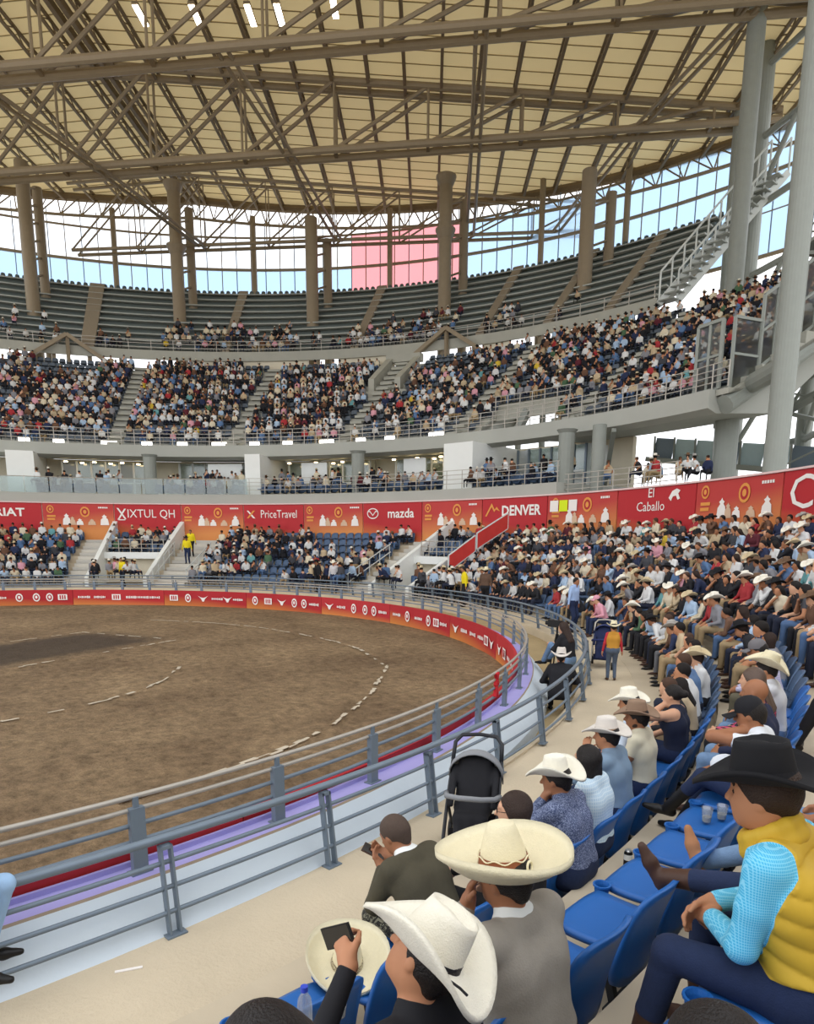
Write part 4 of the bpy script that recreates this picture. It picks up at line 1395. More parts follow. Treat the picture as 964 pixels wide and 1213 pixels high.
def add_seat(k, phi, detailed, label):
    R = row_back(k) - 0.24
    loc = P(C2, R, phi, row_floor(k) + 0.005)
    rzv = math.radians(phi + 180)
    if detailed:
        s = empty('stadium_seat', loc, rzv)
        for nm, me in (('seat', SEAT_ME), ('backrest', BACK_ME), ('cup_holder', CUP_ME), ('support', SUP_ME)):
            c = bpy.data.objects.new(nm, me); link(c, s)
    else:
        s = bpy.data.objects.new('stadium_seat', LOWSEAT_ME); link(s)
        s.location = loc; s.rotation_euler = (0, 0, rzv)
    tag(s, label, 'seat', 'blue stadium seats')
    return s
# ------------------------------------------------------------------ figures: smooth-blended bodies polygonised on a sparse grid
def V3(*a):
    return np.array(a, dtype=np.float64)


def nrm(v):
    n = np.linalg.norm(v)
    return v / n if n > 1e-9 else v


class Fig:
    def __init__(self):
        self.p = []      # (type, data, label, k)

    def rc(self, a, b, ra, rb, lab=0, k=0.03):
        self.p.append(('rc', (np.array(a, float), np.array(b, float), ra, rb), lab, k))

    def el(self, c, r, lab=0, k=0.03, rot=None, op='+'):
        self.p.append(('el' if op == '+' else 'sub', (np.array(c, float), np.array(r, float), rot), lab, k))


def _prim(t, d, X):
    if t == 'rc':
        a, b, ra, rb = d
        ba = b - a
        L = float(ba @ ba) + 1e-12
        pa = X - a.astype(np.float32)
        tt = np.clip((pa @ ba.astype(np.float32)) / L, 0, 1)
        q = pa - tt[:, None] * ba.astype(np.float32)
        return np.sqrt(np.einsum('ij,ij->i', q, q)) - (ra + (rb - ra) * tt)
    c, r, rot = d
    q = X - c.astype(np.float32)
    if rot is not None:
        q = q @ rot.astype(np.float32)
    k0 = np.sqrt(np.sum((q / r.astype(np.float32)) ** 2, 1)) + 1e-6
    k1 = np.sqrt(np.sum((q / (r.astype(np.float32) ** 2)) ** 2, 1)) + 1e-6
    return k0 * (k0 - 1) / k1


def field(prims, X, fold=None):
    D = np.full(len(X), 9.0, dtype=np.float32)
    for t, d, lab, k in prims:
        v = _prim(t, d, X)
        if t == 'sub':
            h = np.maximum(k - np.abs(-v - D), 0) / k
            D = np.maximum(D, -v) + h * h * k * 0.25
        else:
            h = np.maximum(k - np.abs(D - v), 0) / k
            D = np.minimum(D, v) - h * h * k * 0.25
    if fold is not None:
        D = D + fold(X)
    return D


def labels(prims, X):
    best = np.full(len(X), 99.0, dtype=np.float32)
    L = np.zeros(len(X), dtype=np.int32)
    for t, d, lab, k in prims:
        if t == 'sub':
            continue
        v = _prim(t, d, X)
        m = v < best
        best[m] = v[m]; L[m] = lab
    return L


def polygonise(prims, res, fold=None):
    lo = np.full(3, 9e9); hi = -lo
    for t, d, lab, k in prims:
        if t == 'sub':
            continue
        if t == 'rc':
            r = max(d[2], d[3])
            lo = np.minimum(lo, np.minimum(d[0], d[1]) - r); hi = np.maximum(hi, np.maximum(d[0], d[1]) + r)
        else:
            r = d[1].max(); lo = np.minimum(lo, d[0] - r); hi = np.maximum(hi, d[0] + r)
    lo -= 3 * res; hi += 3 * res
    B = 4
    nb = np.ceil((hi - lo) / (res * B)).astype(int) + 1
    g = np.indices(nb).reshape(3, -1).T
    cc = (lo + (g + 0.5) * res * B - res * 0.5).astype(np.float32)
    dc = field(prims, cc, fold)
    near = np.abs(dc) < res * B * 0.87 + 0.035
    n = nb * B
    F = np.repeat(np.repeat(np.repeat(np.where(dc > 0, 1.0, -1.0).reshape(nb), B, 0), B, 1), B, 2).astype(np.float32)
    blk = g[near]
    sub = np.indices((B, B, B)).reshape(3, -1).T
    idx = (blk[:, None, :] * B + sub[None]).reshape(-1, 3)
    X = (lo + idx * res).astype(np.float32)
    F[idx[:, 0], idx[:, 1], idx[:, 2]] = field(prims, X, fold)
    S = F < 0
    # surface nets
    c = S[:-1, :-1, :-1].astype(np.int8)
    tot = np.zeros_like(c)
    for dx in (0, 1):
        for dy in (0, 1):
            for dz in (0, 1):
                tot += S[dx:n[0] - 1 + dx, dy:n[1] - 1 + dy, dz:n[2] - 1 + dz]
    act = (tot > 0) & (tot < 8)
    ci = np.argwhere(act)
    vid = np.full(act.shape, -1, dtype=np.int64)
    vid[act] = np.arange(len(ci))
    corners = np.array([(dx, dy, dz) for dx in (0, 1) for dy in (0, 1) for dz in (0, 1)])
    val = np.stack([F[ci[:, 0] + q[0], ci[:, 1] + q[1], ci[:, 2] + q[2]] for q in corners], 1)
    acc = np.zeros((len(ci), 3)); cnt = np.zeros(len(ci))
    for i in range(8):
        for j in range(i + 1, 8):
            if np.abs(corners[i] - corners[j]).sum() != 1:
                continue
            m = (val[:, i] < 0) != (val[:, j] < 0)
            t = val[m, i] / (val[m, i] - val[m, j])
            acc[m] += corners[i] + t[:, None] * (corners[j] - corners[i])
            cnt[m] += 1
    verts = lo + (ci + acc / np.maximum(cnt, 1)[:, None]) * res
    quads = []
    for ax in range(3):
        sl0 = [slice(None)] * 3; sl1 = [slice(None)] * 3
        sl0[ax] = slice(0, -1); sl1[ax] = slice(1, None)
        e = np.argwhere(S[tuple(sl0)] != S[tuple(sl1)])
        u, v = (ax + 1) % 3, (ax + 2) % 3
        ok = (e[:, u] > 0) & (e[:, v] > 0) & (e[:, u] < n[u] - 1) & (e[:, v] < n[v] - 1)
        e = e[ok]
        neg = S[e[:, 0], e[:, 1], e[:, 2]]

        def cell(du, dv):
            q = e.copy(); q[:, u] -= du; q[:, v] -= dv
            return vid[q[:, 0], q[:, 1], q[:, 2]]
        qd = np.stack([cell(1, 1), cell(0, 1), cell(0, 0), cell(1, 0)], 1)
        qd[~neg] = qd[~neg][:, ::-1]
        quads.append(qd)
    quads = np.concatenate(quads)
    quads = quads[(quads >= 0).all(1)]
    return verts, quads


def smooth_labels(q, L, n):
    """round off the ragged seams between cloth and skin: majority vote over neighbouring faces"""
    if n < 2 or len(q) < 3000:
        return L
    a = np.concatenate([q[:, [0, 1]], q[:, [1, 2]], q[:, [2, 3]], q[:, [3, 0]]])
    a.sort(1)
    fi = np.tile(np.arange(len(q)), 4)
    key = a[:, 0].astype(np.int64) * (int(q.max()) + 1) + a[:, 1]
    o = np.argsort(key, kind='stable')
    k, f = key[o], fi[o]
    m = k[:-1] == k[1:]
    p0, p1 = f[:-1][m], f[1:][m]
    for _ in range(9):
        c = np.zeros((len(q), n), dtype=np.float32)
        c[np.arange(len(q)), np.minimum(L, n - 1)] += 1.2
        lo = np.minimum(L, n - 1)
        np.add.at(c, (p0, lo[p1]), 1); np.add.at(c, (p1, lo[p0]), 1)
        L = c.argmax(1)
    return L


def ease_seams(v, q, L):
    """straighten the seam lines between cloth and skin by sliding their vertices along the seam"""
    a = np.concatenate([q[:, [0, 1]], q[:, [1, 2]], q[:, [2, 3]], q[:, [3, 0]]])
    a.sort(1)
    fi = np.tile(np.arange(len(q)), 4)
    key = a[:, 0].astype(np.int64) * (int(q.max()) + 1) + a[:, 1]
    o = np.argsort(key, kind='stable')
    k, f, e = key[o], fi[o], a[o]
    m = k[:-1] == k[1:]
    m &= L[f[:-1]] != L[f[1:]]
    e = e[:-1][m]
    if len(e) == 0:
        return v
    v = v.copy()
    n = len(v)
    deg = np.bincount(e.ravel(), minlength=n).astype(float)
    on = deg >= 2
    for _ in range(8):
        s = np.zeros((n, 3))
        np.add.at(s, e[:, 0], v[e[:, 1]]); np.add.at(s, e[:, 1], v[e[:, 0]])
        v[on] = v[on] * 0.45 + (s[on] / deg[on][:, None]) * 0.55
    return v


def sdf_mesh(name, prims, res, mats, fold=None):
    v, q = polygonise(prims, res, fold)
    L = smooth_labels(q, labels(prims, v[q].mean(1).astype(np.float32)), len(mats))
    if len(mats) > 1 and len(q) > 3000:
        v = ease_seams(v, q, L)
    me = bpy.data.meshes.new(name)
    me.vertices.add(len(v)); me.vertices.foreach_set('co', v.astype(np.float32).ravel())
    me.loops.add(len(q) * 4); me.loops.foreach_set('vertex_index', q.astype(np.int32).ravel())
    me.polygons.add(len(q)); me.polygons.foreach_set('loop_start', np.arange(0, len(q) * 4, 4, dtype=np.int32))
    try:
        me.polygons.foreach_set('loop_total', np.full(len(q), 4, dtype=np.int32))
    except Exception:
        pass
    for m in mats:
        me.materials.append(m)
    me.polygons.foreach_set('material_index', np.minimum(L, len(mats) - 1).astype(np.int32))
    me.polygons.foreach_set('use_smooth', np.ones(len(q), dtype=bool))
    me.update(calc_edges=True)
    me.validate()
    return me


def rotz(a):
    c, s = math.cos(a), math.sin(a)
    return np.array([[c, -s, 0], [s, c, 0], [0, 0, 1.0]])


def roty(a):
    c, s = math.cos(a), math.sin(a)
    return np.array([[c, 0, s], [0, 1.0, 0], [-s, 0, c]])


def rotx(a):
    c, s = math.cos(a), math.sin(a)
    return np.array([[1.0, 0, 0], [0, c, -s], [0, s, c]])


def ik(a, c, l1, l2, pole):
    d = c - a
    L = np.linalg.norm(d)
    L2 = min(L, (l1 + l2) * 0.999)
    u = nrm(d)
    x = (l1 * l1 - l2 * l2 + L2 * L2) / (2 * L2)
    h = math.sqrt(max(0.0, l1 * l1 - x * x))
    pv = np.array(pole, float)
    pv = pv - u * (pv @ u)
    m = a + u * x + nrm(pv) * h
    return m, a + u * L2


SKIN, TOP, PANTS, SHOE, EXTRA, EXTRA2 = 0, 1, 2, 3, 4, 5


def hand(F, wrist, fd, pn, side, detail=1, curl=0.5, s=1.0):
    """palm, four fingers of unequal length and a thumb. fd: finger direction, pn: palm normal, side: +1 left hand"""
    fd = nrm(np.array(fd, float)); pn = np.array(pn, float); pn = nrm(pn - fd * (pn @ fd))
    th = np.cross(pn, fd) * side      # towards the thumb
    if not detail:
        F.rc(wrist, wrist + fd * 0.11 * s, 0.036, 0.026, SKIN, 0.02)
        return
    F.rc(wrist, wrist + fd * 0.03, 0.028 * s, 0.03 * s, SKIN, 0.02)
    for o in (-0.024, -0.008, 0.008, 0.024):
        F.rc(wrist + fd * 0.025 + th * o * 0.8, wrist + fd * 0.088 * s + th * o, 0.017 * s, 0.013 * s, SKIN, 0.015)
    for o, l in ((0.030, 0.070), (0.010, 0.079), (-0.010, 0.073), (-0.030, 0.058)):
        k = wrist + fd * 0.088 * s + th * o
        c1 = curl * 0.8; c2 = curl * 1.7
        d1 = fd * math.cos(c1) + pn * math.sin(c1)
        d2 = fd * math.cos(c2) + pn * math.sin(c2)
        m = k + d1 * l * 0.55 * s
        F.rc(k, m, 0.0105 * s, 0.0095 * s, SKIN, 0.006)
        F.rc(m, m + d2 * l * 0.5 * s, 0.0095 * s, 0.008 * s, SKIN, 0.006)
    t0 = wrist + fd * 0.03 * s + th * 0.026
    d1 = nrm(fd * 0.7 + th * 0.75 + pn * 0.25)
    t1 = t0 + d1 * 0.042 * s
    F.rc(t0, t1, 0.016 * s, 0.0125 * s, SKIN, 0.012)
    F.rc(t1, t1 + nrm(fd * 0.95 + th * 0.2 + pn * 0.5) * 0.035 * s, 0.0125 * s, 0.0095 * s, SKIN, 0.008)


def figure(sp):
    """build the blended body of one person from a pose. local axes: +x faces the arena, +y left, z up from the floor"""
    F = Fig()
    det = sp.get('det', 1)
    b = sp.get('bulk', 1.0)
    wsh = sp.get('sh', 0.19)
    stand = sp.get('stand', False)
    zp = sp.get('zp', 0.93 if stand else 0.49)
    pel = V3(sp.get('px', 0.0), 0, zp)
    lean = math.radians(sp.get('lean', 8)); side = math.radians(sp.get('side', 0)); tw = math.radians(sp.get('twist', 0))
    T = rotx(-side) @ roty(lean)
    d = T @ V3(0, 0, 1)
    bend = math.radians(sp.get('hunch', 10))
    T2 = rotx(-side) @ roty(lean + bend)
    d2 = T2 @ V3(0, 0, 1)
    sd = T2 @ (rotz(tw) @ V3(0, 1, 0)); fw = T2 @ (rotz(tw) @ V3(1, 0, 0))
    waist = pel + d * 0.15
    chest = waist + d2 * 0.19
    neck = waist + d2 * 0.345
    tl = sp.get('top', TOP)
    hipw = 0.085 * b ** 0.5
    # pelvis and trunk
    F.rc(pel + V3(0, hipw, -0.01), pel + V3(0, -hipw, -0.01), 0.12 * b, 0.12 * b, PANTS, 0.04)
    for s in (-1, 1):
        F.rc(pel + d * 0.08 + V3(0, s * 0.07, 0), chest + sd * s * 0.085, 0.108 * b, 0.112 * b ** 0.5, tl, 0.06)
        F.rc(chest + sd * s * 0.085 - d2 * 0.01, chest + sd * s * (wsh - 0.055) + d2 * 0.10, 0.105 * b ** 0.5, 0.07, tl, 0.06)
    F.rc(waist + fw * 0.035 * b, chest + fw * 0.035, 0.105 * b * sp.get('belly', 1.0), 0.10, tl, 0.07)
    F.rc(neck + sd * (wsh - 0.07) - d2 * 0.03, neck - sd * (wsh - 0.07) - d2 * 0.03, 0.058, 0.058, tl, 0.06)
    if sp.get('bust'):
        for s in (-1, 1):
            F.el(chest + sd * s * 0.075 + fw * 0.1, (0.07, 0.07, 0.07), tl, 0.04)
    # head
    hy = math.radians(sp.get('hyaw', 0)); hp = math.radians(sp.get('hpitch', 5)); hr = math.radians(sp.get('hroll', 0))
    H = rotz(hy) @ roty(hp) @ rotx(hr)
    hf, hl, hu = H @ V3(1, 0, 0), H @ V3(0, 1, 0), H @ V3(0, 0, 1)
    hs = sp.get('hs', 1.0)
    hc = neck + nrm(d2 * 0.5 + hu * 0.5) * 0.15 * hs + hf * 0.03 + V3(*sp.get('hoff', (0, 0, 0)))
    F.rc(neck + d2 * 0.015 + fw * 0.01, hc - hu * 0.05 - hf * 0.01, 0.062, 0.056, SKIN, 0.03)
    if sp.get('collar', True):
        F.rc(neck + d2 * 0.012 + sd * 0.022 + fw * 0.004, neck + d2 * 0.012 - sd * 0.022 + fw * 0.004, 0.062, 0.062, sp.get('collar_lab', tl), 0.015)
        F.rc(neck - d2 * 0.025 + sd * 0.04 - fw * 0.005, neck - d2 * 0.025 - sd * 0.04 - fw * 0.005, 0.068, 0.068, tl, 0.02)
    F.el(hc + hu * 0.018 * hs - hf * 0.008, V3(0.098, 0.077, 0.098) * hs, SKIN, 0.02, H)
    F.el(hc - hu * 0.035 * hs + hf * 0.02, V3(0.078, 0.065, 0.082) * hs, SKIN, 0.03, H)
    F.rc(hc - hu * 0.088 * hs + hf * 0.062, hc - hu * 0.06 * hs - hf * 0.0, 0.026 * hs, 0.05 * hs, SKIN, 0.03)
    if det:
        F.rc(hc + hu * 0.014 + hf * 0.09, hc - hu * 0.026 + hf * 0.114, 0.0095, 0.014, SKIN, 0.012)     # nose
        F.rc(hc + hu * 0.03 + hf * 0.082 + hl * 0.03, hc + hu * 0.03 + hf * 0.082 - hl * 0.03, 0.012, 0.012, SKIN, 0.015)   # brow
        F.rc(hc - hu * 0.052 + hf * 0.088 + hl * 0.014, hc - hu * 0.052 + hf * 0.088 - hl * 0.014, 0.0085, 0.0085, SKIN, 0.008)  # lips
        F.rc(hc - hu * 0.066 + hf * 0.084 + hl * 0.01, hc - hu * 0.066 + hf * 0.084 - hl * 0.01, 0.0085, 0.0085, SKIN, 0.008)
        for s in (-1, 1):
            F.el(hc + hu * 0.006 + hf * 0.09 + hl * s * 0.032, V3(0.012, 0.018, 0.012), SKIN, 0.012, H, op='-')
            F.el(hc - hu * 0.008 - hf * 0.006 + hl * s * 0.078, V3(0.018, 0.009, 0.03) * hs, SKIN, 0.008, H)
    # arms
    J = dict(neck=neck, chest=chest, pel=pel, hc=hc, H=H, sd=sd, fw=fw, d2=d2)
    sl = sp.get('sleeve', 'long')
    al = sp.get('arm', tl)
    for s, key in ((1, 'L'), (-1, 'R')):
        sh = neck + sd * s * (wsh - 0.015) - d2 * 0.035
        tgt = sp.get('hand' + key)
        if tgt is None:
            tgt = V3(0.31, s * 0.12, zp + 0.115) if not stand else V3(0.03, s * 0.3, zp - 0.12)
        pole = sp.get('pole' + key, (-0.5, s * 0.8, -0.6))
        el, wr = ik(sh, np.array(tgt, float), 0.285, 0.25, pole)
        ar = sp.get('armr', 1.0)
        cuff = al if sl == 'long' else SKIN
        F.rc(sh, sh + (el - sh) * 0.5, 0.06 * ar, 0.05 * ar, al if sl != 'none' else SKIN, 0.035)
        F.rc(sh + (el - sh) * 0.5, el, 0.05 * ar, 0.044 * ar, al if sl == 'long' else SKIN, 0.02)
        F.rc(el, el + (wr - el) * 0.88, 0.044 * ar, 0.034 * ar, cuff, 0.02)
        F.rc(el + (wr - el) * 0.8, wr, 0.03, 0.026, SKIN, 0.01)
        fdir = sp.get('fdir' + key)
        if fdir is None:
            fdir = nrm(wr - el) + V3(0.1, 0, -0.25)
        pn = sp.get('palm' + key, (0, -s * 0.7, -0.6))
        hand(F, wr, fdir, pn, s, det and sp.get('fingers', 1), sp.get('curl' + key, 0.55))
        J['sh' + key] = sh; J['el' + key] = el; J['wr' + key] = wr
    # legs
    lg = sp.get('legr', 1.0)
    for s, key in ((1, 'L'), (-1, 'R')):
        hip = pel + V3(0.0, s * hipw * 1.02, -0.02)
        ft = sp.get('foot' + key)
        if ft is None:
            ft = V3(0.44, s * 0.14, 0.09) if not stand else V3(0.02, s * 0.1, 0.09)
        ft = np.array(ft, float)
        pole = sp.get('kpole' + key, (0.6, s * 0.15, 0.8) if not stand else (1, 0, 0))
        kn, an = ik(hip, ft, 0.43, 0.42, pole)
        sk = sp.get('skirtleg', PANTS)
        F.rc(hip, kn, 0.092 * b ** 0.4 * lg, 0.064 * lg, PANTS, 0.04)
        boot = sp.get('boot', 0.0)
        F.rc(kn, kn + (an - kn) * (1 - boot) * 0.96, 0.063 * lg, 0.054 * lg if boot else 0.05 * lg, PANTS, 0.02)
        if boot:
            F.rc(kn + (an - kn) * (1 - boot), an, 0.053, 0.046, SHOE, 0.015)
        else:
            F.rc(kn + (an - kn) * 0.9, an, 0.035, 0.035, sp.get('ankle', SHOE), 0.01)
        td = sp.get('toe' + key)
        if td is None:
            td = V3(1, s * 0.2, -0.12)
        td = nrm(np.array(td, float))
        dn = nrm(an - kn)
        sole = nrm(dn - td * (dn @ td))
        heel = an + sole * 0.045 - td * 0.035
        F.rc(an + sole * 0.02, heel, 0.038, 0.033, sp.get('footlab' + key, SHOE), 0.015)
        F.rc(heel + td * 0.02, heel + td * 0.13, 0.036, 0.036, sp.get('footlab' + key, SHOE), 0.02)
        F.rc(heel + td * 0.13, heel + td * 0.22 - sole * 0.004, 0.036, 0.022, sp.get('footlab' + key, SHOE), 0.02)
        J['kn' + key] = kn; J['an' + key] = an
    return F, J


def hair_mesh(J, style, m, res, hs=1.0):
    H, hc = J['H'], J['hc']
    hf, hl, hu = H @ V3(1, 0, 0), H @ V3(0, 1, 0), H @ V3(0, 0, 1)
    F = Fig()
    F.el(hc + hu * 0.026 * hs - hf * 0.014, V3(0.102, 0.086, 0.100) * hs, 0, 0.02, H)
    if style in ('short', 'crop'):
        F.rc(hc - hf * 0.07, hc - hf * 0.07 - hu * 0.05, 0.045, 0.035, 0, 0.03)
    if style == 'long':
        n = J['neck']
        for s in (-1, 0, 1):
            F.rc(hc - hf * 0.04 + hl * s * 0.055, n - J['d2'] * 0.14 + J['sd'] * s * 0.075 - J['fw'] * 0.1, 0.058, 0.035, 0, 0.04)
    if style == 'bob':
        for s in (-1, 0, 1):
            F.rc(hc - hf * 0.03 + hl * s * 0.05, hc - hu * 0.11 - hf * 0.05 + hl * s * 0.06, 0.06, 0.04, 0, 0.04)
    if style == 'bun':
        F.el(hc + hu * 0.02 - hf * 0.125, V3(0.045, 0.045, 0.045), 0, 0.02)
    # cut the face free
    F.el(hc + hf * 0.085 - hu * 0.035, V3(0.082, 0.075 if style in ('long', 'bob') else 0.11, 0.085), 0, 0.015, H, op='-')
    if style in ('short', 'crop'):
        F.el(hc - hu * 0.085 + hf * 0.03, V3(0.095, 0.12, 0.06), 0, 0.01, H, op='-')
    return sdf_mesh('hair', F.p, res, [m])


def hat_mesh(name, kind, m, scale=1.0):
    """felt and straw hats: one closed skin from the underside of the brim round its edge up to the crown"""
    nA = 40
    prm = dict(cowboy=dict(br=0.098, ch=0.115, ct=0.80, sx=1.15, curl=0.055, dip=0.03, edge=0.008, crease=0.03),
               cowgirl=dict(br=0.105, ch=0.12, ct=0.78, sx=1.12, curl=0.085, dip=0.035, edge=0.009, crease=0.032),
               sombrero=dict(br=0.16, ch=0.165, ct=0.55, sx=1.08, curl=0.0, dip=0.0, edge=0.022, crease=0.012),
               panama=dict(br=0.07, ch=0.10, ct=0.85, sx=1.12, curl=0.012, dip=0.01, edge=0.006, crease=0.02))[kind]
    r0 = 0.088
    prof = []
    for t in np.linspace(0.0, 1.0, 7):
        prof.append(('b', t, -0.004))
    for t in np.linspace(1.0, 0.0, 8):
        prof.append(('b', t, 0.004))
    for t in np.linspace(0.08, 1.0, 7):
        prof.append(('c', t, 0))
    for t in np.linspace(0.85, 0.0, 5):
        prof.append(('t', t, 0))
    vs = []; fs = []
    for (kd, t, off) in prof:
        for j in range(nA):
            a = 2 * math.pi * j / nA
            ca, sa = math.cos(a), math.sin(a)
            if kd == 'b':
                r = r0 + prm['br'] * t
                if kind == 'sombrero':
                    z = 0.012 * math.sin(t * 2.2) - 0.03 * t + 0.085 * max(0, t - 0.45) ** 1.5 * 2.2 + 0.035 * sa * sa * t * t
                else:
                    z = prm['curl'] * (abs(sa) ** 2.2) * t ** 1.6 - prm['dip'] * (ca * ca) * t ** 1.3
                ed = prm['edge'] if t > 0.93 else 0
                x, y = r * prm['sx'] * ca, r * sa * (1 - 0.05 * t * abs(sa))
                z += off + (ed * 0.5 if off > 0 else -ed * 0.5) * (1 if t > 0.9 else 0)
            elif kd == 'c':
                k = 1 - (1 - prm['ct']) * t ** (1.3 if kind != 'sombrero' else 1.6)
                x, y = r0 * k * prm['sx'] * ca, r0 * k * sa
                if kind in ('cowboy', 'cowgirl'):
                    y *= 1 - 0.16 * t * max(0, ca) ** 2          # front pinch
                z = 0.004 + prm['ch'] * t
            else:
                k = prm['ct'] * t
                x, y = r0 * k * prm['sx'] * ca, r0 * k * sa
                if kind in ('cowboy', 'cowgirl'):
                    y *= 1 - 0.16 * max(0, ca) ** 2
                dome = 0.018 * (1 - t * t)
                z = 0.004 + prm['ch'] + dome - prm['crease'] * (1 - min(1, (y / (r0 * 0.5)) ** 2)) * min(1, (1 - t) * 2.2) * (1 if kind != 'sombrero' else 0.6)
            vs.append((x * scale, y * scale, z * scale))
    n = len(prof)
    for i in range(n - 1):
        for j in range(nA):
            fs.append((i * nA + j, i * nA + (j + 1) % nA, (i + 1) * nA + (j + 1) % nA, (i + 1) * nA + j))
    fs.append(tuple(j for j in range(nA))[::-1])
    me = bpy.data.meshes.new(name)
    me.from_pydata(vs, [], fs)
    me.materials.append(m)
    me.polygons.foreach_set('use_smooth', [True] * len(fs))
    me.update()
    return me


def band_mesh(m, z0=0.006, z1=0.03, r=0.0895, sx=1.15, taper=0.96, scale=1.0):
    mb = MB()
    n = 32
    vs = []
    for (rr, z) in ((r, z0), (r * taper, z1), (r * taper - 0.003, z1), (r - 0.003, z0)):
        for j in range(n):
            a = 2 * math.pi * j / n
            vs.append((rr * sx * math.cos(a) * scale, rr * math.sin(a) * scale, z * scale))
    fs = [(i * n + j, i * n + (j + 1) % n, ((i + 1) % 4) * n + (j + 1) % n, ((i + 1) % 4) * n + j) for i in range(4) for j in range(n)]
    me = bpy.data.meshes.new('hat_band'); me.from_pydata(vs, [], fs); me.materials.append(m)
    return me


def cap_mesh(m):
    """baseball cap: six-panel dome and a curved peak"""
    mb = MB()
    n = 28
    prof = [(0.092, 0.0), (0.093, 0.03), (0.085, 0.07), (0.062, 0.1), (0.03, 0.115), (0.001, 0.118)]
    mb.lathe([(r * 1.0, z) for r, z in prof], n, M=Matrix.Diagonal((1.1, 0.95, 1, 1)), cap=False)
    vs = []
    for i in range(7):
        t = i / 6
        for j in range(11):
            y = (j / 10 - 0.5) * 2
            ext = (1 - y * y * 0.75)
            x = 0.075 + (0.105 * t) * ext ** 0.5 + 0.02 * (1 - abs(y))
            vs.append((x, y * 0.078, 0.008 - 0.022 * y * y - 0.02 * t))
    base = len(mb.v)
    fs = [(i * 11 + j, i * 11 + j + 1, (i + 1) * 11 + j + 1, (i + 1) * 11 + j) for i in range(6) for j in range(10)]
    vs2 = [(x, y, z - 0.006) for x, y, z in vs]
    mb.add(vs, fs); mb.add(vs2, [f[::-1] for f in fs])
    me = bpy.data.meshes.new('cap'); me.from_pydata(mb.v, [], mb.f); me.materials.append(m)
    me.polygons.foreach_set('use_smooth', [True] * len(mb.f)); me.update()
    return me


def head_matrix(J, up=0.0, fwd=0.0, tilt=0.0, hs=1.0):
    H, hc = J['H'], J['hc']
    R = H @ roty(math.radians(tilt))
    hf, hu = H @ V3(1, 0, 0), H @ V3(0, 0, 1)
    p = hc + hu * up * hs + hf * fwd
    M = Matrix(((R[0][0], R[0][1], R[0][2], p[0]), (R[1][0], R[1][1], R[1][2], p[1]), (R[2][0], R[2][1], R[2][2], p[2]), (0, 0, 0, 1)))
    return M


M_SKIN = mat('skin_tan', 'b98260', 0.55, 0.08, 12.0, spec=0.3)
M_SKIN2 = mat('skin_brown', '9c6a4c', 0.55, 0.08, 12.0, spec=0.3)
M_SKIN3 = mat('skin_light', 'cf9f80', 0.55, 0.08, 12.0, spec=0.3)
M_HAIRB = mat('black_hair', '1d1816', 0.45, 0.25, 60.0, 0.4, bscale=150)
M_HAIRD = mat('dark_brown_hair', '33241c', 0.5, 0.25, 60.0, 0.4, bscale=150)
M_STRAW = mat('white_straw', 'ece7d6', 0.75, 0.05, 40.0, 0.25, bscale=180)
M_STRAWY = mat('cream_straw', 'e3d9b8', 0.75, 0.06, 40.0, 0.25, bscale=180)
M_FELTB = mat('black_felt', '17171a', 0.85, 0.15, 30.0)
M_FELTG = mat('pale_grey_felt', 'd3ccc3', 0.85, 0.06, 30.0)
M_FELTT = mat('taupe_felt', '8d7460', 0.85, 0.1, 30.0)
M_BLACKC = mat('black_cloth', '1c1c20', 0.8, 0.2, 20.0)
M_DENIM = mat('dark_blue_denim', '232f4d', 0.85, 0.18, 40.0, 0.15)
M_DENIML = mat('light_blue_denim', '6d88a8', 0.85, 0.2, 30.0, 0.15)
M_DENIMG = mat('grey_blue_denim', '566274', 0.85, 0.2, 30.0, 0.15)
M_BROWNB = mat('brown_leather', '4a3328', 0.5, 0.2, 12.0)
M_BLACKB = mat('black_leather', '1b1a1a', 0.45, 0.2, 12.0)


def check_mat(name, a, b, scale=60.0):
    m = bpy.data.materials.new(name); m.use_nodes = True
    nt = m.node_tree; p = nt.nodes['Principled BSDF']; p.inputs['Roughness'].default_value = 0.8
    tc = nt.nodes.new('ShaderNodeTexCoord')
    out = None
    sep = nt.nodes.new('ShaderNodeSeparateXYZ'); nt.links.new(tc.outputs['Object'], sep.inputs[0])
    acc = None
    for ax, add in (('X', 'Y'), ('Z', None)):
        src = sep.outputs[ax]
        if add:
            q = nt.nodes.new('ShaderNodeMath'); q.operation = 'ADD'
            nt.links.new(sep.outputs[ax], q.inputs[0]); nt.links.new(sep.outputs[add], q.inputs[1]); src = q.outputs[0]
        mu = nt.nodes.new('ShaderNodeMath'); mu.operation = 'MULTIPLY'; mu.inputs[1].default_value = scale
        fr = nt.nodes.new('ShaderNodeMath'); fr.operation = 'FRACT'
        gt_ = nt.nodes.new('ShaderNodeMath'); gt_.operation = 'GREATER_THAN'; gt_.inputs[1].default_value = 0.72
        nt.links.new(src, mu.inputs[0]); nt.links.new(mu.outputs[0], fr.inputs[0]); nt.links.new(fr.outputs[0], gt_.inputs[0])
        if acc is None:
            acc = gt_.outputs[0]
        else:
            mx = nt.nodes.new('ShaderNodeMath'); mx.operation = 'MAXIMUM'
            nt.links.new(acc, mx.inputs[0]); nt.links.new(gt_.outputs[0], mx.inputs[1]); acc = mx.outputs[0]
    mix = nt.nodes.new('ShaderNodeMix'); mix.data_type = 'RGBA'
    mix.inputs['A'].default_value = lin(a); mix.inputs['B'].default_value = lin(b)
    nt.links.new(acc, mix.inputs['Factor']); nt.links.new(mix.outputs['Result'], p.inputs['Base Color'])
    MATS[name] = m
    return m


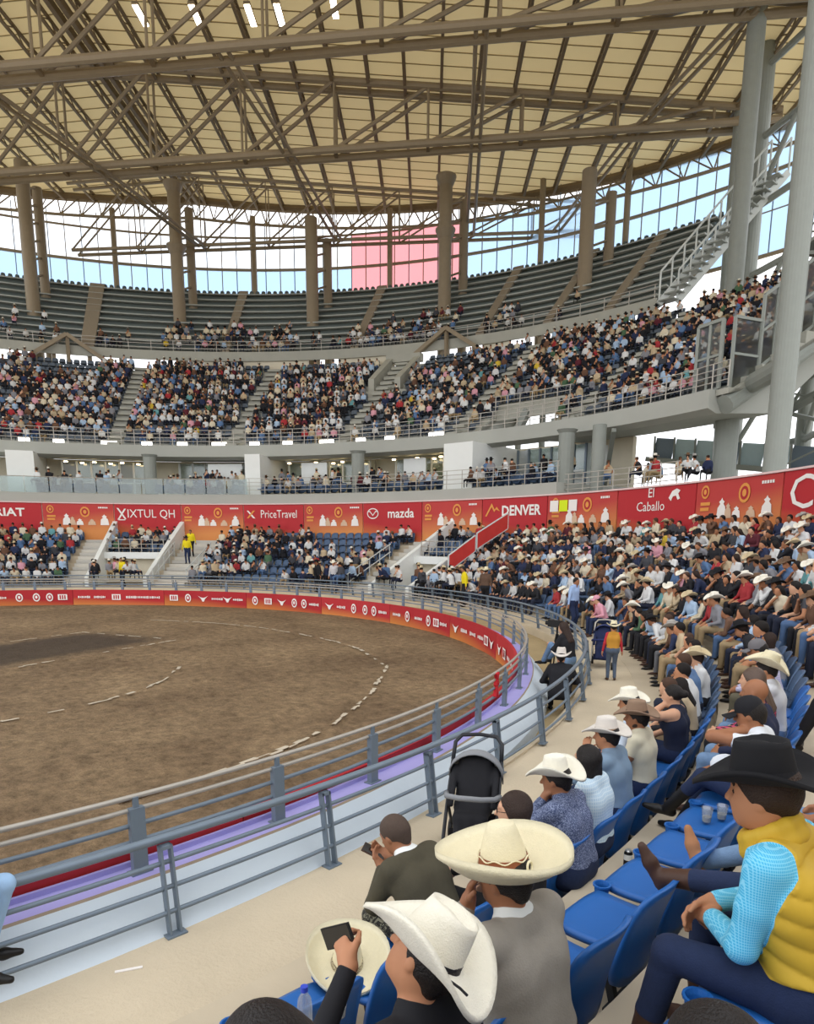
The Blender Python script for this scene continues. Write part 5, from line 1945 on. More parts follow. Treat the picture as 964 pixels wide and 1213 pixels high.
def paisley_mat(name, a, b, scale=40.0):
    m = bpy.data.materials.new(name); m.use_nodes = True
    nt = m.node_tree; p = nt.nodes['Principled BSDF']; p.inputs['Roughness'].default_value = 0.8
    tc = nt.nodes.new('ShaderNodeTexCoord'); n = nt.nodes.new('ShaderNodeTexNoise')
    n.inputs['Scale'].default_value = scale; n.inputs['Detail'].default_value = 2; n.inputs['Distortion'].default_value = 3.0
    nt.links.new(tc.outputs['Object'], n.inputs['Vector'])
    r = nt.nodes.new('ShaderNodeValToRGB'); r.color_ramp.interpolation = 'CONSTANT'
    r.color_ramp.elements[0].color = lin(a); r.color_ramp.elements[0].position = 0
    r.color_ramp.elements[1].color = lin(b); r.color_ramp.elements[1].position = 0.52
    nt.links.new(n.outputs['Fac'], r.inputs[0]); nt.links.new(r.outputs[0], p.inputs['Base Color'])
    MATS[name] = m
    return m


def place_person(sp, loc, rz_, label, mats, res=0.012, hair=None, hat=None, fold=None, group=None, hair_m=None, hat_up=0.055, hat_tilt=0, hat_fwd=0.0, band=None, kind_hat='cowboy', hat_scale=1.0, hat_label=None):
    F, J = figure(sp)
    me = sdf_mesh('person', F.p, res, mats, fold)
    o = bpy.data.objects.new('person', me); link(o)
    o.location = loc; o.rotation_euler = (0, 0, rz_)
    tag(o, label, 'person', group)
    if hair:
        h = bpy.data.objects.new('hair', hair_mesh(J, hair, hair_m or M_HAIRB, max(res, 0.008), sp.get('hs', 1.0))); link(h, o)
    if hat is not None:
        if kind_hat == 'cap':
            hm = cap_mesh(hat)
        else:
            hm = hat_mesh('hat', kind_hat, hat, hat_scale)
        h = bpy.data.objects.new('cap' if kind_hat == 'cap' else 'hat', hm); link(h, o)
        h.matrix_local = head_matrix(J, hat_up, hat_fwd, hat_tilt)
        if hat_label:
            h['label'] = hat_label
        if band is not None:
            bnd = bpy.data.objects.new('hat_band', band_mesh(band, scale=hat_scale)); link(bnd, h)
    return o, J


def at_row(k, phi, dR=0.24, dz=0.0):
    return P(C2, row_back(k) - dR, phi, row_floor(k) + dz), math.radians(phi + 180)
# ------------------------------------------------------------------ people close to the camera
TAKEN = []       # (row, phi) of seats already used


def sit(k, phi, dR, sp, label, mats, res=0.011, **kw):
    TAKEN.append((k, phi))
    loc, r = at_row(k, phi, dR)
    r += math.radians(kw.pop('turn', 0))
    return place_person(sp, loc, r, label, mats, res, **kw)


def wrist_band(o, J, key, m, name, w=0.018, back=0.03, r=0.033):
    a = J['wr' + key]; e = J['el' + key]
    d = nrm(a - e)
    mb = MB()
    mb.tube([tuple(a - d * back), tuple(a - d * (back + w))], r, 14)
    b = mb.build(name, m, o)
    return b


# man in the yellow vest
M_CYAN = check_mat('cyan_check_cloth', '43b2dc', '86d2ee', 110.0)
M_VEST = mat('mustard_quilt', 'c9a534', 0.6, 0.1, 8.0)
sp = dict(lean=8, hunch=14, hpitch=6, hyaw=4, handL=(0.34, 0.03, 0.61), handR=(0.37, -0.05, 0.63), top=EXTRA, arm=TOP, collar_lab=EXTRA, bulk=1.12, belly=1.1, boot=0.35, armr=1.15, hs=1.1,
          footL=(0.5, 0.2, 0.09), footR=(0.40, -0.12, 0.09), fdirL=(0.5, -0.7, -0.35), fdirR=(0.6, 0.45, -0.5), palmL=(-0.5, -0.3, -0.6), palmR=(-0.2, 0.6, -0.6), curlL=0.8, curlR=0.7, poleL=(-0.5, 0.75, -0.5))
_F, _J = figure(sp)


def quilt(X):
    L = labels(_F.p, X)
    zz = X[:, 2] - 0.25 * X[:, 0]
    return np.where(L == EXTRA, -0.012 * np.abs(np.sin(zz * math.pi / 0.078)) ** 0.6, 0.0).astype(np.float32)


yo, yj = sit(3, 5.76, 0.144, sp, 'person in a mustard quilted vest, turquoise checked shirt and black hat, hands clasped', [M_SKIN, M_CYAN, M_DENIM, M_BROWNB, M_VEST], 0.0075, hair='short', hair_m=M_HAIRD, hat=M_FELTB, hat_up=0.062, hat_tilt=2, band=M_BLACKC, fold=quilt, hat_scale=1.08)
# stand-up collar of the vest, brows, eye
H = yj['H']; hc = yj['hc']; hf, hl, hu = H @ V3(1, 0, 0), H @ V3(0, 1, 0), H @ V3(0, 0, 1)
Fc = Fig()
n_ = yj['neck']
for a in np.linspace(0, 2 * math.pi, 13)[:-1]:
    a2 = a + math.pi / 6
    pa = n_ + yj['fw'] * (0.02 + 0.085 * math.cos(a)) + yj['sd'] * 0.085 * math.sin(a) + yj['d2'] * (0.005 - 0.02 * math.cos(a))
    pb = n_ + yj['fw'] * (0.02 + 0.085 * math.cos(a2)) + yj['sd'] * 0.085 * math.sin(a2) + yj['d2'] * (0.005 - 0.02 * math.cos(a2))
    Fc.rc(pa, pb, 0.03, 0.03, 0, 0.02); Fc.rc(pa + yj['d2'] * 0.045, pb + yj['d2'] * 0.045, 0.024, 0.024, 0, 0.02)
link(bpy.data.objects.new('vest_collar', sdf_mesh('vest_collar', Fc.p, 0.009, [M_VEST])), yo)
for s in (1, -1):
    mb = MB(); e = hc + hu * 0.008 + hf * 0.08 + hl * s * 0.033
    mb.lathe([(0.001, -0.011), (0.008, -0.008), (0.0115, 0), (0.008, 0.008), (0.001, 0.011)], 12, M=Matrix.Translation(tuple(e))); ey = mb.build('eye', mat('eye_dark', '2a1d17', 0.2, 0.0), yo, smooth=True)
    mb = MB(); b0 = hc + hu * 0.036 + hf * 0.09 + hl * s * 0.014; b1 = hc + hu * 0.034 + hf * 0.078 + hl * s * 0.052
    mb.tube([tuple(b0), tuple((b0 + b1) / 2 + hu * 0.006 + hf * 0.004), tuple(b1)], 0.006, 6); mb.build('eyebrow', M_HAIRD, yo)

# man in the wide sombrero
M_GREYB = mat('grey_blazer', '989186', 0.85, 0.08, 30.0, 0.12)
sp = dict(lean=0, hunch=14, hpitch=4, hyaw=6, handL=(0.245, 0.09, 0.99), poleL=(0.2, 0.6, -0.9), fdirL=(-0.05, -0.2, 0.9), palmL=(-0.8, -0.4, 0), curlL=0.6, handR=(0.33, -0.12, 0.6), armr=1.28, sh=0.205, collar_lab=EXTRA, bulk=1.18)
so, sj = sit(2, 4.55, -0.02, sp, 'person in a grey blazer and huge cream sombrero with a brown scalloped band', [M_SKIN2, M_GREYB, M_BLACKC, M_BLACKB, M_WHITE], 0.0085, hair='short', hat=M_STRAWY, kind_hat='sombrero', hat_up=0.045, hat_tilt=3)
M_EMB = mat('brown_embroidery', '8a5238', 0.8, 0.15, 20.0)
hat = [c for c in so.children if c.name.startswith('hat')][0]
hat.name = 'sombrero'
bnd = bpy.data.objects.new('hat_band', band_mesh(M_EMB, 0.004, 0.05, 0.093, 1.08, 0.93)); link(bnd, hat)
mb = MB()          # scalloped cream cord on the band and the horseshoe knot at its back
n = 64
for dz in (0.012, 0.048):
    pts = []
    for j in range(n):
        a = 2 * math.pi * j / n
        r = 0.0965 - (dz - 0.004) * 0.14
        pts.append((r * 1.08 * math.cos(a), r * math.sin(a), dz + 0.006 * math.sin(a * 8)))
    mb.tube(pts, 0.003, 5, closed=True)
for sgn in (1,):
    cx = -0.0985 * 1.08
    pts = [(cx - 0.006, 0.016 * math.sin(t), 0.022 + 0.019 * -math.cos(t)) for t in np.linspace(-2.7, 2.7, 12)]
    mb.tube([(x, y, 0.044 - z) for x, y, z in pts], 0.005, 6)
mb.build('scalloped_cord', M_STRAWY, bnd)
wrist_band(so, sj, 'L', mat('blue_wristband', '1f8fd0', 0.4, 0.0), 'wristband', 0.022, 0.035, 0.034)

# man in the white hat holding a phone
sp = dict(lean=-4, hunch=22, hpitch=-22, hyaw=4, hroll=26, handL=(0.40, 0.04, 0.99), fdirL=(0.8, -0.3, 0.5), palmL=(0.2, -0.9, -0.3), curlL=0.9, poleL=(-0.2, 0.7, -0.7), handR=(0.34, -0.12, 0.6))
wo, wj = sit(2, 3.0, -0.16, sp, 'person in a black shirt and tilted white straw hat, raising a phone', [M_SKIN, M_BLACKC, M_DENIMG, M_BLACKB], 0.0085, hair='short', hat=M_STRAW, kind_hat='cowgirl', hat_up=0.034, hat_scale=1.14)
hat = [c for c in wo.children if c.name.startswith('hat')][0]
bnd = bpy.data.objects.new('hat_cord', band_mesh(M_BLACKC, 0.008, 0.018, 0.0895, 1.12, 0.985, 1.14)); link(bnd, hat)
mb = MB(); mb.tube([(-0.09, 0.06, 0.015), (-0.13, 0.085, 0.012), (-0.17, 0.1, 0.025), (-0.2, 0.11, 0.03)], 0.004, 6); mb.build('cord_tail', M_BLACKC, hat)
mb = MB()          # small black emblem on the crown
for (x, y, r) in ((-0.02, 0.012, 0.012), (-0.034, 0.0, 0.01), (-0.012, -0.006, 0.009), (-0.03, 0.022, 0.007)):
    mb.lathe([(r, 0.118), (r * 0.6, 0.1235)], 8, M=Matrix.Translation((x, y, -0.006)))
mb.build('crown_emblem', M_BLACKC, hat)


def phone(o, J, key, label, mback, fd, nv, off=(0, 0, 0)):
    """a phone held in a hand: a thing of its own"""
    M = o.matrix_basis
    loc, rot, _ = (o.location.copy(), o.rotation_euler.copy(), None)
    W = Matrix.Translation(loc) @ rot.to_matrix().to_4x4()
    w = J['wr' + key] + np.array(off)
    f = Vector(nrm(np.array(fd, float))); n = Vector(nrm(np.array(nv, float))); n = (n - f * n.dot(f)).normalized(); s = n.cross(f)
    B = Matrix(((f.x, s.x, n.x, w[0]), (f.y, s.y, n.y, w[1]), (f.z, s.z, n.z, w[2]), (0, 0, 0, 1)))
    ph = empty('phone'); ph.matrix_world = W @ B
    tag(ph, label, 'phone')
    mb = MB(); mb.box(-0.078, 0.078, -0.038, 0.038, -0.005, 0.004); mb.build('body', mback, ph)
    mb = MB(); mb.box(-0.074, 0.074, -0.034, 0.034, 0.004, 0.0052); mb.build('screen', mat('phone_glass', '101216', 0.1, 0.0, spec=0.6), ph)
    mb = MB(); mb.lathe([(0.008, -0.0085), (0.008, -0.005)], 10, M=Matrix.Translation((0.06, 0.02, 0))); mb.build('camera_lens', mat('phone_glass', '101216', 0.1, 0.0), ph)
    return ph


phone(wo, wj, 'L', 'black phone raised by the person in the tilted white hat', M_BLACKB, (0.85, 0.1, -0.5), (-0.4, 0.9, 0.2), (0.10, -0.03, 0.05))

# man in the olive jacket
M_OLIVE = mat('olive_brown_cloth', '4b4637', 0.85, 0.12, 25.0, 0.12)
M_CHARRO = paisley_mat('embroidered_black_cloth', '2a2825', '8d8a76', 22.0)
sp = dict(lean=20, hunch=20, hpitch=30, hyaw=5, handL=(0.47, 0.03, 0.76), handR=(0.50, -0.07, 0.78), fdirL=(0.8, -0.3, 0.3), palmL=(-0.3, -0.5, 0.8), fdirR=(0.8, 0.3, 0.3), palmR=(-0.3, 0.5, 0.8), curlL=0.7, curlR=0.7, collar_lab=EXTRA, bulk=1.08, armr=1.2)
oo, oj = sit(1, 6.57, 0.163, sp, 'person in an olive jacket and embroidered dark trousers, bent over a phone', [M_SKIN2, M_OLIVE, M_CHARRO, M_BLACKB, M_WHITE], 0.0095, hair='crop', hair_m=mat('greying_stubble', '4f4138', 0.8, 0.2, 80.0))
phone(oo, oj, 'L', 'dark phone in the hands of the person in the olive jacket', M_BROWNB, (0.75, 0.5, 0.4), (-0.6, 0.0, 0.8), (0.11, -0.03, 0.06))
for key in ('L', 'R'):
    wrist_band(oo, oj, key, M_WHITE, 'shirt_cuff', 0.02, 0.012, 0.036)

# woman by the stroller, dark hair and glasses
sp = dict(lean=-5, hunch=12, zp=0.52, hyaw=30, hpitch=4, handL=(0.5, 0.12, 0.62), handR=(0.3, -0.1, 0.56), sh=0.17)
po, pj = sit(1, 7.95, -0.045, sp, 'person with dark tied hair and glasses beside the stroller, dark jacket', [M_SKIN3, M_BLACKC, M_BLACKC, M_BLACKB], 0.012, hair='bob', hair_m=M_HAIRD)
H = pj['H']; hc = pj['hc']; hf, hl, hu = H @ V3(1, 0, 0), H @ V3(0, 1, 0), H @ V3(0, 0, 1)
mb = MB()
for s in (1, -1):
    c = hc + hu * 0.008 + hf * 0.103 + hl * s * 0.033
    mb.tube([tuple(c + hl * 0.022 * math.cos(t) + hu * 0.017 * math.sin(t)) for t in np.linspace(0, 2 * math.pi, 13)[:-1]], 0.002, 5, closed=True)
    mb.tube([tuple(c + hl * s * 0.022), tuple(c + hl * s * 0.046 - hf * 0.1)], 0.002, 5)
mb.build('glasses', M_BLACKB, po)
# man in the blue patterned shirt
M_PAIS = paisley_mat('blue_paisley_cloth', '3a4668', '8791ad', 55.0)
sp = dict(lean=0, hunch=18, hpitch=8, hyaw=8, handL=(0.235, 0.06, 0.96), handR=(0.25, -0.05, 0.95), fdirL=(-0.2, -0.4, 0.8), fdirR=(-0.2, 0.4, 0.8), palmL=(-0.7, -0.5, 0), palmR=(-0.7, 0.5, 0), poleL=(0.3, 0.6, -0.8), bulk=1.12, armr=1.15)
o_, j_ = sit(1, 9.95, 0.0, sp, 'person in a blue paisley shirt and white straw hat, hands at the mouth', [M_SKIN2, M_PAIS, M_DENIM, M_BLACKB], 0.012, hair='short', hat=M_STRAW, kind_hat='cowgirl', hat_up=0.052, hat_tilt=-2)
wrist_band(o_, j_, 'L', M_WHITE, 'wristwatch', 0.02, 0.03, 0.036)
# woman in pale blue
M_PALEB = check_mat('pale_blue_check', 'b9d3e4', 'd6e6ef', 40.0)
sit(1, 11.27, 0.081, dict(lean=-3, hunch=12, hyaw=-8, sh=0.17, bulk=1.0), 'person with black hair in a pale blue shirt, between two hats in the first row', [M_SKIN3, M_PALEB, M_DENIM, M_BLACKB], 0.013, hair='bob')
sit(1, 13.19, 0.192, dict(lean=0, hunch=12, hpitch=4, handL=(0.25, 0.1, 0.96), bulk=1.1, armr=1.15, fdirL=(0.1, -0.1, 0.9), poleL=(0.2, 0.7, -0.8)), 'person in a blue grey shirt and pale grey felt hat, hand at the cheek', [M_SKIN, mat('blue_grey_cloth', '7d93a8', 0.85, 0.08, 20.0), M_DENIM, M_BROWNB], 0.013, hair='short', hat=M_FELTG, hat_up=0.052, band=M_FELTT)
o_, j_ = sit(1, 15.2, 0.217, dict(lean=-4, hunch=12, hyaw=6, hpitch=3, sleeve='short', bulk=1.05), 'bearded person in a cream shirt and taupe felt hat in the first row', [M_SKIN2, mat('cream_tee', 'cfc8b0', 0.85, 0.06, 20.0), M_DENIM, M_BROWNB], 0.013, hair='short', hat=M_FELTT, hat_up=0.052, band=M_BROWNB)
Fb = Fig(); H = j_['H']; hc = j_['hc']; hf, hl, hu = H @ V3(1, 0, 0), H @ V3(0, 1, 0), H @ V3(0, 0, 1)
Fb.rc(hc - hu * 0.09 + hf * 0.06, hc - hu * 0.06 + hf * 0.0 + hl * 0.05, 0.03, 0.028, 0, 0.03); Fb.rc(hc - hu * 0.09 + hf * 0.06, hc - hu * 0.06 + hf * 0.0 - hl * 0.05, 0.03, 0.028, 0, 0.03)
link(bpy.data.objects.new('beard', sdf_mesh('beard', Fb.p, 0.012, [M_HAIRD])), o_)
sit(1, 16.75, 0.40, dict(lean=2, hunch=12, hpitch=6), 'person in a white blue shirt and white hat just past the taupe hat', [M_SKIN, mat('ice_blue_cloth', 'c4d2e2', 0.85, 0.06, 20.0), M_DENIM, M_BLACKB], 0.014, hair='short', hat=M_STRAW, hat_up=0.052)
sit(1, 18.35, 0.155, dict(lean=-4, hunch=12, sleeve='none', sh=0.165, bust=1, handL=(0.16, 0.06, 1.02), poleL=(0.9, 0.4, -0.3)), 'bare shouldered person in a navy tank top with a hair bun, elbow raised', [M_SKIN3, mat('navy_knit', '20263a', 0.85, 0.1), M_DENIM, M_BLACKB], 0.014, hair='bun')
# row two, beyond the empty chairs
capm = M_BLACKC
cl, cj = sit(2, 12.95, 0.02, dict(lean=-8, hunch=24, hpitch=14, sleeve='short', handL=(0.16, 0.06, 1.0), poleL=(0.9, 0.5, -0.1), fdirL=(-0.3, -0.7, 0.4), palmL=(-0.8, 0, -0.3), handR=(0.4, -0.1, 0.6), boot=0.55, footL=(0.66, 0.05, 0.26), toeL=(0.9, 0.2, 0.1), footR=(0.6, -0.12, 0.09)),
             'person in a black cap and white tee, hand on the forehead, boot crossed high', [M_SKIN2, mat('white_tee', 'd9dde2', 0.85, 0.05), M_DENIM, M_BLACKB], 0.012, hair='short', hat=capm, kind_hat='cap', hat_up=0.03)
wrist_band(cl, cj, 'L', mat('silver_watch', 'c8c8c4', 0.3, 0.0, metal=0.8), 'wristwatch', 0.025, 0.03, 0.03)
sit(2, 14.9, 0.16, dict(lean=-4, hunch=15, hyaw=-5), 'bald person in a dark navy shirt behind the black cap', [M_SKIN2, mat('dark_navy_cloth', '262c45', 0.85, 0.1), M_DENIML, M_BROWNB], 0.013)
sit(2, 16.4, 0.22, dict(lean=4, hunch=10, sh=0.17, handL=(0.4, 0.1, 0.62)), 'long haired person in a pink and black plaid shirt', [M_SKIN3, check_mat('pink_plaid', '2a2028', 'c4496a', 18.0), M_BLACKC, M_BLACKB], 0.014, hair='long', hair_m=mat('ash_brown_hair', '5b4a40', 0.5, 0.2, 60.0))
sit(2, 18.0, 0.2, dict(lean=-2, hunch=14, hpitch=10, handL=(0.36, 0.06, 0.64), handR=(0.36, -0.04, 0.64)), 'bearded person in a white shirt with a tan straw hat tipped back', [M_SKIN, mat('white_shirt', 'd8dade', 0.85, 0.04), M_DENIML, M_BROWNB], 0.014, hair='short', hat=M_STRAWY, kind_hat='cowgirl', hat_up=0.06, hat_tilt=-28, hat_fwd=-0.03)
sit(2, 21.9, 0.25, dict(lean=8, hunch=16, hpitch=10, handL=(0.42, 0.04, 0.6), handR=(0.42, -0.06, 0.6)), 'person in a lilac checked shirt and grey cap, leaning forward', [M_SKIN2, check_mat('lilac_check', 'a9a7c6', 'c9c3d8', 40.0), mat('olive_trousers', '5d5847', 0.85, 0.1), M_BROWNB], 0.014, hair='short', hat=mat('grey_cap_cloth', '6f6c6e', 0.85, 0.1), kind_hat='cap', hat_up=0.03)
# two in row three with their feet up on the seats ahead, behind the yellow vest
sit(3, 7.75, 0.12, dict(lean=-18, hunch=10, footL=(0.88, 0.08, 0.30), footR=(0.45, -0.15, 0.09), toeL=(0.55, 0.1, 0.85), boot=0.3, kpoleL=(0, 0.1, 1), kpoleR=(0, 0.1, 1)), 'person hidden by the yellow vest, dark jeans and brown boots up on a seat', [M_SKIN2, M_PAIS, M_DENIM, M_BROWNB], 0.012, hair='short')
M_TAN = mat('tan_suede', 'a87652', 0.8, 0.12)
sit(3, 9.1, 0.12, dict(lean=-20, hunch=10, footL=(0.80, 0.16, 0.24), footR=(0.45, -0.15, 0.09), toeL=(0.45, -0.2, 0.9), kpoleL=(0, 0.1, 1), kpoleR=(0, 0.1, 1), ankle=SHOE), 'person behind the yellow vest in pale jeans with tan shoes put up', [M_SKIN2, M_GREYB, M_DENIML, M_TAN], 0.012, hair='short')
# heads that just enter the frame at the bottom
sit(3, 2.85, -0.16, dict(hpitch=8, zp=0.36), 'dark haired head at the bottom edge below the yellow vest', [M_SKIN, M_BLACKC, M_DENIM, M_BLACKB], 0.012, hair='short')
sit(3, 1.19, 0.34, dict(hpitch=8, zp=0.42), 'black haired head at the bottom edge below the lying sombrero', [M_SKIN, M_BLACKC, M_DENIM, M_BLACKB], 0.012, hair='bob')

# ------------------------------------------------------------------ people standing or sitting on the walkway
M_RED = mat('red_cloth_sleeve', 'b8333a', 0.85, 0.08)
M_MUST = mat('mustard_suede', 'c08a35', 0.85, 0.1)
ksc = 0.68
ko, kj = place_person(dict(stand=True, top=EXTRA, arm=TOP, sh=0.18, hs=1.2, lean=2, hunch=3, handL=(0.02, 0.32, 0.72), handR=(0.05, -0.3, 0.75)), P(C2, 20.55, 35.25, Z1), math.radians(35.25 + 95), 'child in a mustard vest, red sleeves and white hat standing on the walkway', [M_SKIN, M_RED, M_DENIMG, M_BROWNB, M_MUST], 0.02, hair='short', hat=M_STRAWY, hat_up=0.06, hat_scale=1.15)
ko.scale = (ksc, ksc, ksc)
M_YEL = mat('bright_yellow_tee', 'e8d21d', 0.8, 0.05)
M_SKYB = mat('sky_blue_shirt', '9db6dc', 0.85, 0.06)
M_PINK = mat('pink_shirt', 'd99aa8', 0.85, 0.06)
M_BRN = mat('brown_jacket', '5c4638', 0.85, 0.1)
STANDERS = [(20.9, 56.0, -50, dict(bulk=1.1), 'person in a sky blue shirt standing with their back turned beside pink', [M_SKIN2, M_SKYB, M_DENIM, M_BLACKB], 'short', None),
            (20.75, 79.3, 160, {}, 'person in a bright yellow tee standing by the walkway railing', [M_SKIN2, M_YEL, M_BLACKC, M_BLACKB], 'short', None),
            (20.8, 75.3, 40, {}, 'person in a brown jacket and straw hat standing near the yellow tee', [M_SKIN, M_BRN, M_BLACKC, M_BROWNB], 'short', M_STRAWY),
            (20.8, 105.5, 200, {}, 'person in a pale shirt and white hat standing by the stairs across the arena', [M_SKIN, mat('pale_shirt', 'c9c6c8', 0.85, 0.05), M_DENIM, M_BROWNB], 'short', M_STRAW),
            (20.8, 108.5, 160, {}, 'person in black standing by the railing below the car maker banner', [M_SKIN2, M_BLACKC, M_BLACKC, M_BLACKB], 'short', M_FELTB),
            (21.0, 142.5, 150, {}, 'person in a yellow shirt in the far passage, left one of the pair', [M_SKIN2, M_YEL, M_BLACKC, M_BLACKB], 'short', None),
            (24.2, 135.6, 190, dict(), 'person in a yellow vest standing on the stairs across the arena, front one', [M_SKIN2, M_YEL, M_DENIM, M_BLACKB], 'short', M_FELTB),
            (25.2, 135.9, 190, dict(), 'person in a yellow vest standing on the stairs across the arena, rear one', [M_SKIN2, M_YEL, M_BLACKC, M_BLACKB], 'short', None)]
for (R, ph, turn, sp, lab, mt, hr, ht) in STANDERS:
    s2 = dict(stand=True, det=0, lean=2, hunch=5); s2.update(sp)
    z = Z1 if R < 22 else Z1 + RISE * 0.5 * math.floor((R - 21.7) / 0.485 + 1)
    place_person(s2, P(C2, R, ph, z), math.radians(ph + turn), lab, mt, 0.03, hair=hr, hat=ht, hat_up=0.055)
place_person(dict(stand=True, lean=2, hunch=4, footL=(0.36, 0.08, 0.09), footR=(-0.12, -0.1, 0.1)), P(C2, 23.5, 17.0, row_floor(3)), math.radians(17.0 + 185), 'person in black trousers and black shoes stepping along row three at the frame edge', [M_SKIN2, mat('slate_blue_shirt', '39506b', 0.85, 0.08), M_BLACKC, M_BLACKB], 0.018, hair='short')
# seated person in pink beside the blue shirt
place_person(dict(det=0, lean=12, hunch=15), P(C2, 21.55, 53.3, Z1), math.radians(53.3 + 180), 'person in a pink shirt and cap seated beside the standing sky blue shirt', [M_SKIN3, M_PINK, M_DENIM, M_BROWNB], 0.026, hair='short', hat=M_PINK, kind_hat='cap', hat_up=0.03)
TAKEN.append((1, 53.3))
# platform in the service lane with a seated photographer and a tripod
pf = empty('camera_platform', P(C2, 19.72, 34.5, 0.02), math.radians(34.5 + 90)); tag(pf, 'low pale wooden platform in the lane inside the railing bend', 'platform')
M_PLY = mat('pale_plywood', 'cfc3a6', 0.8, 0.08)
for i in range(4):
    mb = MB(); mb.box(-0.8, 0.8, -0.3 + 0.15 * i, -0.3 + 0.15 * i + 0.145, 0.5, 0.55); mb.build('plank', M_PLY, pf)
for x in (-0.74, 0.74):
    for y in (-0.26, 0.26):
        mb = MB(); mb.bar((x, y, 0), (x, y, 0.5), 0.07); mb.build('leg', M_BROWNB, pf)
place_person(dict(zp=0.12, lean=4, hunch=10, footL=(0.5, 0.12, 0.06), footR=(0.55, -0.15, 0.06), kpoleL=(0.2, 0.3, 1), kpoleR=(0.2, -0.3, 1), handL=(0.36, 0.1, 0.35), handR=(0.4, -0.05, 0.4), det=0, sh=0.17), P(C2, 19.7, 34.0, 0.57), math.radians(34 + 150), 'person with long dark hair sitting on the platform, black vest', [M_SKIN3, M_BLACKC, M_DENIML, M_BLACKB], 0.018, hair='long', hair_m=M_HAIRD)
tp = empty('camera_tripod', P(C2, 19.42, 37.9, 0.02)); tag(tp, 'black tripod with a video camera beside the platform', 'tripod')
for k in range(3):
    a = 2.1 * k + 0.4
    mb = MB(); mb.tube([(0.02 * math.cos(a), 0.02 * math.sin(a), 1.0), (0.24 * math.cos(a), 0.24 * math.sin(a), 0.0)], 0.016, 8); mb.build('leg', M_BLACKB, tp)
mb = MB(); mb.tube([(0, 0, 0.7), (0, 0, 1.15)], 0.022, 8); mb.build('centre_post', M_BLACKB, tp)
mb = MB(); mb.box(-0.22, 0.12, -0.06, 0.06, 1.15, 1.3); mb.lathe([(0.05, -0.3), (0.045, -0.2)], 12, M=Matrix.Translation((0, 0, 1.225)) @ Matrix.Rotation(math.pi / 2, 4, 'Y')); mb.build('video_camera', M_BLACKB, tp)
place_person(dict(zp=0.42, lean=18, hunch=15, det=0), P(C2, 19.78, 28.3, 0.02), math.radians(28.6 + 100), 'person in black with a pale hat crouched in the lane inside the railing bend', [M_SKIN, M_BLACKC, M_BLACKC, M_BLACKB], 0.024, hair='short', hat=M_FELTG, hat_up=0.055)
# person perched on the walkway railing at the left frame edge: one jeans leg hangs in view
place_person(dict(zp=0.62, lean=10, hunch=10, footL=(0.30, 0.10, 0.24), footR=(0.34, -0.12, 0.24), kpoleL=(1, 0.1, 0.3), kpoleR=(1, -0.1, 0.3), boot=0.15), P(C2, 19.98, 0.36, 0.32), math.radians(62), 'pale jeans leg and dark boot of a person perched on the railing', [M_SKIN, M_BLACKC, mat('sky_blue_denim', '9fc0e2', 0.85, 0.15, 20.0), M_BLACKB], 0.012, hair='short')


